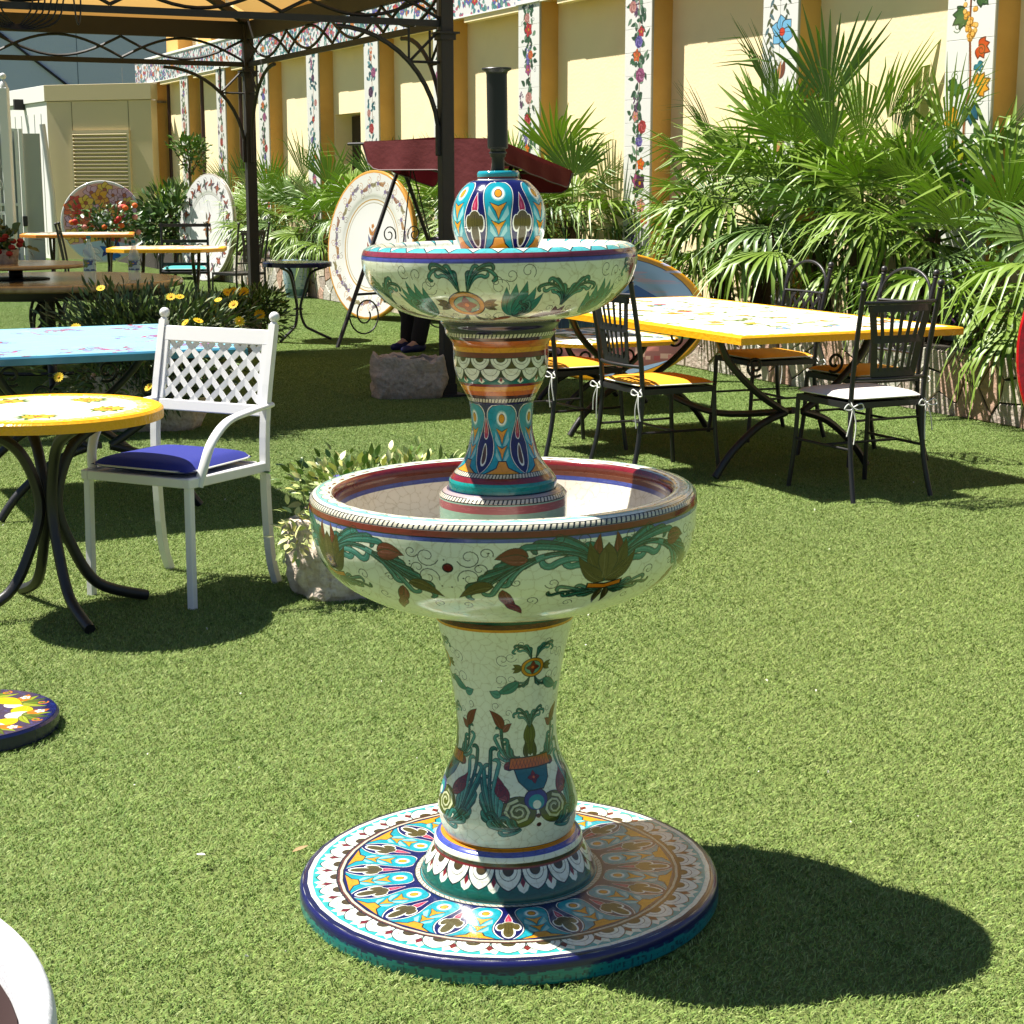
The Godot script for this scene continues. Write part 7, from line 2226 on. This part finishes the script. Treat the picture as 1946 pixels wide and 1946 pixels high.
func daisy(z: float) -> ArrayMesh:
	var b := MB.new()
	for k in 13:
		var a := TAU * k / 13
		var d := Vector3(sin(a), 0.12, cos(a))
		var s := Vector3(cos(a), 0, -sin(a)) * z * 0.13
		b.quad(d * z * 0.22 - s, d * z * 0.85 - s * 1.1, d * z, d * z * 0.22 + s)
		b.quad(d * z * 0.22 + s, d * z * 0.22 - s * 0.2, d * z, d * z * 0.85 + s * 1.1)
	return b.done()


func flowers(t: Node3D, list: Array, z: float, petal_m: Material, eye_m: Material, r: RandomNumberGenerator):
	var pm := daisy(z)
	var em := MB.new().ball(Vector3(0, z * 0.08, 0), Vector3(z * 0.25, z * 0.12, z * 0.25), 8, 6).done()
	for q in list:
		var up := Vector3(r.randf_range(-0.5, 0.5), r.randf_range(0.3, 1.0), r.randf_range(0.3, 1.0)).normalized()
		var x := up.cross(Vector3(0.3, 0.2, 1)).normalized()
		var bs := Basis(x, up, x.cross(up)).scaled_local(Vector3.ONE * r.randf_range(0.8, 1.15))
		var f := part("flower", pm, petal_m, t, Transform3D(bs, q))
		part("flower_eye", em, eye_m, f)


func build_details():
	var r := RandomNumberGenerator.new()
	r.seed = 77
	# --- big plates and discs leaning in the yard
	var p := Painter.new(512, 512, Color(0.78, 0.56, 0.22), 2.0)
	var c := Vector2(256, 256)
	p.ink = Color(0.45, 0.36, 0.26)
	p.oval(c, 247, 247, Color(0.85, 0.85, 0.82))
	for k in 26:
		var a := TAU * k / 26
		var q := c + Vector2.from_angle(a) * (203 + 9 * (k % 3 - 1))
		p.acanthus(p.curve(q, q + Vector2.from_angle(a + 1.2) * 18, q + Vector2.from_angle(a + 1.9) * 30, q + Vector2.from_angle(a + 1.4) * 40), 13, [Color(0.76, 0.50, 0.20), Color(0.42, 0.45, 0.60), Color(0.62, 0.36, 0.26), Color(0.52, 0.54, 0.30)][k % 4], 4, 1.0 if k % 2 else -1.0)
		p.curl_line(q + Vector2.from_angle(a) * 18, 14, a, 1.3, 1.6, Color(0.66, 0.42, 0.18)); p.curl_line(q - Vector2.from_angle(a) * 18, 12, a + 2, -1.3, 1.4, p.ink)
		p.flower(q, 8, Color(0.45, 0.42, 0.62), Color(0.7, 0.5, 0.2), 5, a)
	p.oval(c, 159, 159, Color(0.70, 0.55, 0.28)); p.oval(c, 155, 155, Color(0.84, 0.84, 0.81)); p.oval(c, 147, 147, Color(0.55, 0.50, 0.36)); p.oval(c, 145, 145, Color(0.86, 0.86, 0.84))
	p.petal(c + Vector2(0, 70), -PI / 2, 130, 9, 0, Color(0.66, 0.36, 0.26)); p.flower(c + Vector2(0, -66), 9, Color(0.76, 0.5, 0.2), Color(0.6, 0.3, 0.2), 5)
	for k in 4:
		for s in [-1.0, 1.0]: p.petal(c + Vector2(0, -36 + k * 30), -PI / 2 + s * 1.1, 30 + k * 5, 12, s * 0.5, [Color(0.72, 0.48, 0.2), Color(0.40, 0.44, 0.56), Color(0.62, 0.34, 0.26), Color(0.45, 0.5, 0.3)][k])
	var t1 := p.done(512, 512)
	plate("round_plate", "very large white round plate with orange scroll border, standing left of the swing", 0.79, t1, Vector3(-1.52, 0, -18.3), deg_to_rad(-50), 0.10, Color(0.74, 0.50, 0.18), "large plates leaning in the yard")
	p = Painter.new(512, 512, Color(0.60, 0.58, 0.52), 2.0)
	p.ink = Color(0.32, 0.26, 0.24)
	p.oval(c, 250, 250, Color(0.86, 0.86, 0.85))
	for k in 22:
		var a := TAU * k / 22
		var q := c + Vector2.from_angle(a) * 205
		for i in 4: p.petal(q, a + i * 1.57, 30, 12, 0.4, [Color(0.36, 0.28, 0.34), Color(0.30, 0.36, 0.30), Color(0.58, 0.30, 0.20)][(k + i) % 3])
		p.curl_line(q + Vector2.from_angle(a) * 14, 20, a, 1.3, 2.2, p.ink); p.curl_line(q - Vector2.from_angle(a) * 14, 20, a + 3, -1.3, 2.2, p.ink)
		if k % 3 == 0: p.rose(q, 14, Color(0.66, 0.34, 0.20))
	p.oval(c, 160, 160, Color(0.55, 0.53, 0.5)); p.oval(c, 158, 158, Color(0.86, 0.86, 0.85))
	for k in 14: p.petal(c + Vector2(r.randfn() * 22, r.randfn() * 44), r.randf() * TAU, 36, 12, 0.4, [Color(0.66, 0.40, 0.18), Color(0.48, 0.28, 0.22), Color(0.42, 0.40, 0.3)][k % 3])
	plate("round_plate", "large white plate with dark floral border, standing behind the eight-sided table", 0.79, p.done(512, 512), Vector3(-4.52, 0, -25.4), deg_to_rad(-50), 0.10, Color(0.80, 0.80, 0.78), "large plates leaning in the yard")
	p = Painter.new(512, 512, Color(0.82, 0.82, 0.80), 2.0)
	p.oval(c, 240, 240, Color(0.82, 0.62, 0.58))
	p.ink = Color(0.40, 0.18, 0.10)
	for k in 64:
		var q := c + Vector2.from_angle(r.randf() * TAU) * r.randf_range(90, 218)
		if q.y > 350: q.y = 540 - q.y
		p.flower(q, r.randf_range(40, 62), [Color(0.84, 0.60, 0.10), Color(0.80, 0.38, 0.10), Color(0.74, 0.18, 0.12), Color(0.78, 0.62, 0.70), Color(0.84, 0.72, 0.24)][k % 5], Color(0.6, 0.3, 0.1), 6, r.randf())
	p.oval(c + Vector2(0, -10), 62, 50, Color(0.84, 0.84, 0.82)); p.petal(c + Vector2(-40, 20), 0.2, 110, 40, 0.1, Color(0.25, 0.36, 0.20))
	p.poly(PackedVector2Array([Vector2(60, 400), Vector2(256, 370), Vector2(460, 400), Vector2(400, 470), Vector2(256, 498), Vector2(110, 470)]), Color(0.70, 0.78, 0.84))
	for k in 9: p.petal(Vector2(r.randf_range(120, 400), r.randf_range(400, 470)), r.randf() * 6, 70, 30, 0.3, [Color(0.16, 0.42, 0.72), Color(0.84, 0.84, 0.84), Color(0.14, 0.20, 0.50)][k % 3])
	plate("floral_disc", "round disc painted with orange and pink flowers, in front of the louvred vent", 0.63, p.done(512, 512), Vector3(-6.32, 0.22, -26.6), deg_to_rad(8), 0.12, Color(0.82, 0.82, 0.80))
	p = Painter.new(512, 512, Color(0.86, 0.60, 0.08), 2.0)
	p.oval(c, 236, 236, Color(0.16, 0.2, 0.3)); p.oval(c, 234, 234, Color(0.62, 0.74, 0.86))
	for k in 60: p.oval(Vector2(r.randf_range(60, 450), r.randf_range(40, 200)), r.randf_range(20, 60), 5, Color(0.62, 0.74, 0.86).lerp(Color(0.80, 0.70, 0.78), r.randf()))
	p.poly(PackedVector2Array([Vector2(40, 260), Vector2(150, 190), Vector2(250, 215), Vector2(330, 130), Vector2(400, 190), Vector2(480, 230), Vector2(480, 330), Vector2(40, 330)]), Color(0.26, 0.42, 0.66))
	p.poly(PackedVector2Array([Vector2(40, 300), Vector2(200, 230), Vector2(320, 210), Vector2(400, 250), Vector2(480, 270), Vector2(470, 360), Vector2(40, 360)]), Color(0.36, 0.50, 0.20))
	for k in 40: p.oval(Vector2(r.randf_range(60, 460), r.randf_range(250, 340)), r.randf_range(10, 40), r.randf_range(4, 9), [Color(0.56, 0.60, 0.24), Color(0.28, 0.44, 0.20), Color(0.70, 0.64, 0.26)][k % 3])
	p.poly(PackedVector2Array([Vector2(30, 340), Vector2(482, 340), Vector2(430, 420), Vector2(256, 488), Vector2(80, 420)]), Color(0.52, 0.34, 0.28))
	for k in 34: p.rect(r.randf_range(80, 420), r.randf_range(300, 420), r.randf_range(12, 34), r.randf_range(10, 26), [Color(0.66, 0.42, 0.36), Color(0.56, 0.26, 0.22), Color(0.72, 0.58, 0.48)][k % 3])
	for q in [[205, 330, 190], [230, 340, 150], [420, 340, 80], [390, 335, 60], [150, 340, 100]]: p.petal(Vector2(q[0], q[1]), -PI / 2, q[2], q[2] * 0.26, 0, Color(0.10, 0.20, 0.16), 1.0, true, 0.9)
	plate("landscape_disc", "large yellow-rimmed oval painted with hills and cypresses, right of the upper basin", 0.75, p.done(512, 512), Vector3(0.69, 0, -12.6), deg_to_rad(-8), 0.16, Color(0.86, 0.60, 0.08), "", 0.64)
	var rd := thing("red_disc", "glossy red disc standing on edge, cut by the right edge of the picture", "disc", Vector3(2.97, 0, -7.55), deg_to_rad(-12))
	var rm := bumpy(glaze(noise_tex(61, 0.02, [Color(0.66, 0.02, 0.03), Color(0.76, 0.04, 0.05)], 256), 0.3), M.n_fine, 0.1)
	part("face", MB.new().slab(disc_outline(0.70, 96), -0.02, 0.02, Basis(Vector3.RIGHT, -0.12), Vector3(0, 0.695, 0), 0.008).done(), rm, rd)
	part("rear_foot", MB.new().bar(Vector3(0, 0.7, -0.03), Vector3(0, 0, -0.45), 0.05, 0.04).done(), M.black_iron, rd)
	# lemon disc lying on the turf
	p = Painter.new(512, 512, Color(0.06, 0.10, 0.30), 2.0)
	for k in 500: p.oval(c + Vector2.from_angle(r.randf() * TAU) * sqrt(r.randf()) * 250, 12, 3, Color(0.06, 0.10, 0.30).lerp(Color(0.12, 0.20, 0.46), r.randf()), r.randf() * 3)
	p.ink = Color(0.05, 0.08, 0.10)
	for k in 8:
		var a := TAU * k / 8
		var q := c + Vector2.from_angle(a) * 165
		p.oval(q, 52, 40, Color(0.84, 0.84, 0.78), a)
		for i in 5: p.petal(q, a + (i - 2) * 0.62, 88, 25, 0.15 * (i - 2), [Color(0.26, 0.42, 0.10), Color(0.50, 0.58, 0.14), Color(0.18, 0.32, 0.10)][i % 3], 1.8)
		p.petal(q + Vector2.from_angle(a + 1.6) * 30, a + 2.2, 110, 66, 0.1, Color(0.86, 0.72, 0.06), 1.8); p.petal(q + Vector2.from_angle(a - 1.4) * 26, a - 0.4, 70, 40, 0.3, Color(0.82, 0.40, 0.10), 1.5)
		p.curl_line(q + Vector2.from_angle(a + 0.5) * 66, 18, a, 1.2, 5, Color(0.80, 0.42, 0.16)); p.flower(q + Vector2.from_angle(a - 0.9) * 62, 18, Color(0.84, 0.84, 0.82), Color(0.8, 0.6, 0.2), 5)
	var ld := thing("lemon_disc", "dark blue round disc painted with lemons and leaves, lying on the turf at left", "plate", Vector3(-1.46, 0, -4.38), 0.7)
	table_top(ld, disc_outline(0.235, 64), 0.044, 0.040, mat(Color(0.05, 0.08, 0.24), 0.25), glaze(p.done(512, 512), 0.2), 0.008)

	# --- white speckled basin at the lower left corner
	var sp := Painter.new(512, 512, Color(0.84, 0.85, 0.86), 1.0)
	for k in 2600: sp.oval(Vector2(r.randf(), r.randf()) * 512, r.randf_range(0.5, 1.3), r.randf_range(0.5, 1.1), Color(0.52, 0.52, 0.54).lerp(Color(0.80, 0.80, 0.8), r.randf()))
	var spm := bumpy(tri_map(mat(Color.WHITE, 0.55), 4.0), M.n_fine, 0.4)
	spm.albedo_texture = sp.done(512, 512)
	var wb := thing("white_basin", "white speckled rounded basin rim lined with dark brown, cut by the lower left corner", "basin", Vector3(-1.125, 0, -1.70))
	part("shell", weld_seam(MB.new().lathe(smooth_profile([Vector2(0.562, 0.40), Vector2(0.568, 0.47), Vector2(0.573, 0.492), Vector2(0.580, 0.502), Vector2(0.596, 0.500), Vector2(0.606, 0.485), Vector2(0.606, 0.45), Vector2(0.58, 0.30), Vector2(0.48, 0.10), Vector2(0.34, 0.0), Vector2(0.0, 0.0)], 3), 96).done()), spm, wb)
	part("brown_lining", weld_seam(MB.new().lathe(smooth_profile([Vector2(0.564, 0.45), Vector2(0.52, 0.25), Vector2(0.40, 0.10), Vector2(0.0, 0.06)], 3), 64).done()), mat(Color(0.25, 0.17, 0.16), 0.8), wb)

	# --- blue and white pot by the planter
	p = Painter.new(256, 256, Color(0.62, 0.70, 0.74), 1.0)
	for k in 240: p.oval(Vector2(r.randf(), r.randf()) * 256, r.randf_range(2, 8), r.randf_range(1, 5), Color(0.30, 0.46, 0.62).lerp(Color(0.72, 0.78, 0.80), r.randf()))
	p.rect(0, 30, 256, 8, Color(0.30, 0.42, 0.56)); p.rect(0, 200, 256, 40, Color(0.30, 0.44, 0.50))
	var pot := thing("glazed_pot", "pale blue and white glazed pot standing in front of the planter", "pot", Vector3(-2.74, 0, -21.75))
	part("pot_body", weld_seam(MB.new().lathe(smooth_profile([Vector2(0.13, 0.44), Vector2(0.145, 0.475), Vector2(0.17, 0.48), Vector2(0.178, 0.46), Vector2(0.168, 0.42), Vector2(0.172, 0.36), Vector2(0.158, 0.18), Vector2(0.128, 0.02), Vector2(0.12, 0.0)], 3), 40).done()), glaze(p.done(256, 256), 0.25), pot)
	part("soil", MB.new().slab(disc_outline(0.14, 24), 0.40, 0.435, FLAT).done(), M.soil, pot)

	# --- stone troughs
	stone_trough("stone_trough", "empty rough grey stone trough in the gazebo's shade, left of the fountain stem", Vector3(0.52, 0.285, 0.36), Vector3(-0.705, 0, -11.60), 0.10, M.trough_grey, 3)
	var tr := stone_trough("stone_trough", "sunlit pale rough stone trough directly behind the large basin, planted with variegated leaves", Vector3(0.76, 0.275, 0.40), Vector3(-0.44, 0, -6.05), 0.42, M.trough, 8)
	var per := thing("periwinkle", "variegated periwinkle with a few blue flowers spilling from the pale trough", "plant", Vector3(-0.44, 0.18, -6.05), 0.42)
	var pl := leaf_mesh(0.040, 0.020, 0.2, 0.25)
	var places := cloud(r, Vector3(0, 0.16, 0.0), Vector3(0.44, 0.17, 0.26), 1100, 0.7, 0.7, 1.3, 18)
	places.append_array(cloud(r, Vector3(-0.36, 0.07, 0.08), Vector3(0.12, 0.13, 0.12), 130, 0.2, 0.7, 1.2, 4))
	foliage("pale_foliage", per, pl, M.leaf_pale, places.slice(0, 480) + places.slice(1100), tones(r, 41, 0.8, 1.4))
	foliage("foliage", per, leaf_mesh(0.038, 0.018, 0.2, 0.25), M.leaf_light, places.slice(480, 1100), tones(r, 41, 0.6, 1.1))
	for k in 9:
		var a := Vector3(r.randf_range(-0.32, 0.32), 0.12, r.randf_range(-0.12, 0.12))
		part("stem", MB.new().tube(spline([a, a + Vector3(r.randf_range(-0.03, 0.03), 0.10, 0.01), a + Vector3(r.randf_range(-0.06, 0.06), r.randf_range(0.15, 0.24), 0.02)], 4), 0.0022, 5).done(), M.petiole, per)
	flowers(per, [Vector3(-0.22, 0.24, 0.06), Vector3(-0.14, 0.22, 0.10)], 0.022, mat(Color(0.36, 0.36, 0.70), 0.7), mat(Color(0.75, 0.72, 0.8), 0.7), r)
	var dt := stone_trough("stone_trough", "pale rough stone trough of yellow daisies behind the pale blue table", Vector3(0.66, 0.33, 0.42), Vector3(-2.17, 0, -10.1), 0.12, M.trough, 12)
	var yp := mat(Color(0.90, 0.76, 0.03), 0.7)
	yp.backlight_enabled = true
	yp.backlight = lin(0.3, 0.2, 0.0)
	var ye := mat(Color(0.80, 0.55, 0.04), 0.8)
	var bush := thing("daisy_bush", "broad dark green bush with scattered yellow daisies in the trough behind the pale blue table", "bush", Vector3(-2.17, 0.25, -10.05), 0.0)
	var dl := leaf_mesh(0.058, 0.015, 0.15, 0.3)
	foliage("foliage", bush, dl, M.leaf_grey, cloud(r, Vector3(0.02, 0.30, 0.0), Vector3(0.62, 0.33, 0.38), 5200, 0.9, 0.7, 1.3, 26), tones(r, 53, 0.55, 1.7))
	foliage("low_foliage", bush, dl, M.leaf_grey, cloud(r, Vector3(0.0, 0.02, 0.12), Vector3(0.46, 0.18, 0.30), 1500, 0.2, 0.7, 1.2, 14), tones(r, 53, 0.6, 1.2))
	for k in 14:
		var a := Vector3(r.randf_range(-0.4, 0.4), 0.0, r.randf_range(-0.15, 0.2))
		part("stem", MB.new().tube(spline([a * 0.4, a * 0.7 + Vector3(0, 0.15, 0), a + Vector3(0, 0.38, 0)], 4), 0.005, 5).done(), M.petiole, bush)
	flowers(bush, [Vector3(-0.15, 0.61, 0.40), Vector3(-0.27, 0.40, 0.52), Vector3(-0.38, 0.12, 0.52), Vector3(0.62, 0.42, 0.36), Vector3(0.24, 0.56, 0.38), Vector3(0.29, 0.56, 0.38), Vector3(0.50, 0.54, 0.34), Vector3(0.33, 0.42, 0.45), Vector3(0.40, 0.43, 0.44), Vector3(0.12, 0.06, 0.50), Vector3(0.22, 0.03, 0.50), Vector3(0.58, 0.51, 0.3)], 0.029, yp, ye, r)
	var cp := thing("clay_pot", "weathered tan pot of yellow daisies at the foot of the farther gazebo post", "pot", Vector3(-2.30, 0, -14.55))
	part("pot_body", weld_seam(MB.new().lathe(smooth_profile([Vector2(0.12, 0.24), Vector2(0.14, 0.27), Vector2(0.165, 0.272), Vector2(0.17, 0.25), Vector2(0.165, 0.18), Vector2(0.13, 0.03), Vector2(0.12, 0.0)], 3), 32, Vector3.ZERO, 0.02).done()), M.trough, cp)
	part("soil", MB.new().slab(disc_outline(0.13, 24), 0.18, 0.235, FLAT).done(), M.soil, cp)
	var pb := thing("daisy_bush", "smaller lighter daisy bush with many yellow flowers in the tan pot", "bush", Vector3(-2.30, 0.23, -14.55))
	foliage("foliage", pb, leaf_mesh(0.07, 0.02, 0.15, 0.3), M.leaf_light, cloud(r, Vector3(0.0, 0.12, 0.05), Vector3(0.40, 0.26, 0.34), 1500, 0.6, 0.7, 1.3, 14), tones(r, 53, 0.5, 1.0))
	var fl := []
	for k in 13: fl.append(Vector3(r.randf_range(-0.42, 0.22), r.randf_range(-0.08, 0.36), 0.28 + r.randf_range(0, 0.1)))
	flowers(pb, fl, 0.045, yp, ye, r)

	# --- plants at far left
	var be := thing("begonia", "dark-leaved plant with red flowers on the stone turntable at the left edge", "plant", Vector3(-3.66, 0.868, -12.45))
	part("pot", weld_seam(MB.new().lathe([Vector2(0.07, 0.10), Vector2(0.085, 0.10), Vector2(0.07, 0.0), Vector2(0.0, 0.0)], 24).done()), M.trough_grey, be)
	foliage("foliage", be, leaf_mesh(0.075, 0.055, 0.2, 0.2), M.leaf, cloud(r, Vector3(0.02, 0.17, 0), Vector3(0.22, 0.15, 0.2), 120, 0.3, 0.7, 1.2, 8), tones(r, 31, 0.4, 1.1))
	for k in 12: part("flower", MB.new().ball(Vector3(r.randf_range(-0.16, 0.14), r.randf_range(0.06, 0.2), r.randf_range(0.0, 0.16)), Vector3(0.026, 0.02, 0.026), 8, 6).done(), mat(Color(0.52, 0.06, 0.08), 0.7), be)
	var hb := thing("flowering_shrub", "green-leaved shrub with red and orange blooms in front of the flower-painted disc", "shrub", Vector3(-6.0, 0, -25.6))
	foliage("foliage", hb, leaf_mesh(0.085, 0.042, 0.2, 0.2), M.leaf, cloud(r, Vector3(0, 0.88, 0), Vector3(0.60, 0.34, 0.3), 380, 0.3, 0.8, 1.4, 16), tones(r, 31, 0.7, 1.7))
	part("stem", MB.new().tube([Vector3(0, 0, 0), Vector3(0.03, 0.4, 0), Vector3(0, 0.8, 0)], 0.02, 6).tube([Vector3(0.02, 0.35, 0), Vector3(0.25, 0.9, 0)], 0.014, 6).tube([Vector3(0.02, 0.4, 0), Vector3(-0.25, 0.95, 0.05)], 0.014, 6).done(), M.fibre, hb)
	for k in 16: part("flower", MB.new().ball(Vector3(r.randf_range(-0.5, 0.5), r.randf_range(0.65, 1.2), r.randf_range(0.12, 0.30)), Vector3(0.045, 0.04, 0.04), 8, 6).done(), mat([Color(0.66, 0.10, 0.06), Color(0.80, 0.36, 0.08), Color(0.78, 0.50, 0.46)][k % 3], 0.7), hb)
	var sh := thing("leafy_shrub", "dark glossy shrub between the flower-painted disc and the tall white plate", "shrub", Vector3(-5.15, 0, -26.2))
	foliage("foliage", sh, leaf_mesh(0.12, 0.05, 0.2, 0.2), M.leaf, cloud(r, Vector3(0, 0.85, 0), Vector3(0.55, 0.62, 0.45), 900, 0.4, 0.8, 1.4, 18), tones(r, 31, 0.7, 1.6))
	part("stem", MB.new().tube([Vector3.ZERO, Vector3(0.02, 0.5, 0), Vector3(-0.04, 1.0, 0)], 0.025, 6).tube([Vector3(0.02, 0.4, 0), Vector3(0.25, 0.95, 0)], 0.016, 6).done(), M.fibre, sh)
	var ct := thing("small_citrus_tree", "small bright green round-headed tree before a painted pillar at far left", "tree", Y(7.5, 0.34, 27.9))
	part("trunk", MB.new().tube(spline([Vector3.ZERO, Vector3(0.03, 0.6, 0), Vector3(-0.02, 1.2, 0), Vector3(0, 1.5, 0)], 4), [0.03, 0.03, 0.028, 0.028, 0.027, 0.026, 0.025, 0.024, 0.022, 0.02, 0.018, 0.016, 0.014], 8).done(), M.fibre, ct)
	for k in 5: part("branch", MB.new().tube([Vector3(0, 1.2, 0), Vector3(sin(k * 1.3) * 0.16, 1.45, cos(k * 1.3) * 0.14), Vector3(sin(k * 1.3) * 0.26, 1.6, cos(k * 1.3) * 0.24)], 0.009, 5).done(), M.fibre, ct)
	foliage("crown", ct, leaf_mesh(0.10, 0.045, 0.2, 0.2), M.leaf_light, cloud(r, Vector3(0, 1.55, 0), Vector3(0.36, 0.36, 0.34), 420, 0.6, 0.7, 1.2, 9), tones(r, 31, 0.6, 1.2))

	# --- litter on the turf
	solo("dry_leaf", leaf_mesh(0.035, 0.018, 0.5, -0.3), M.palm_dry, "curled brown dry leaf on the turf at the left of the foot plate", "leaf", Vector3(-0.475, 0.026, -3.47), 1.9)
	solo("white_petal", leaf_mesh(0.030, 0.014, 0.3, -0.2), mat(Color(0.80, 0.80, 0.76), 0.8), "small white petal on the open turf in front of the foot plate, left", "petal", Vector3(-0.68, 0.026, -3.46), 0.8)
	var specks := thing("fallen_petals", "tiny pale petals and dust specks scattered over the open turf", "petals")
	var spots := []
	for k in 130:
		var q := Vector3(r.randf_range(-2.2, 2.6), 0.014, -r.randf_range(2.7, 8.5))
		if Vector2(q.x, q.z + 3.325).length() < 0.5: continue
		spots.append(Transform3D(Basis(Vector3(r.randfn(), r.randfn(), r.randfn()).normalized(), r.randf() * TAU).scaled_local(Vector3.ONE * r.randf_range(0.4, 1.0)), q))
	foliage("specks", specks, leaf_mesh(0.011, 0.006, 0.3, 0.1), mat(Color(0.80, 0.80, 0.74), 0.8), spots, [Color.WHITE])
	specks.set_meta("kind", "stuff")
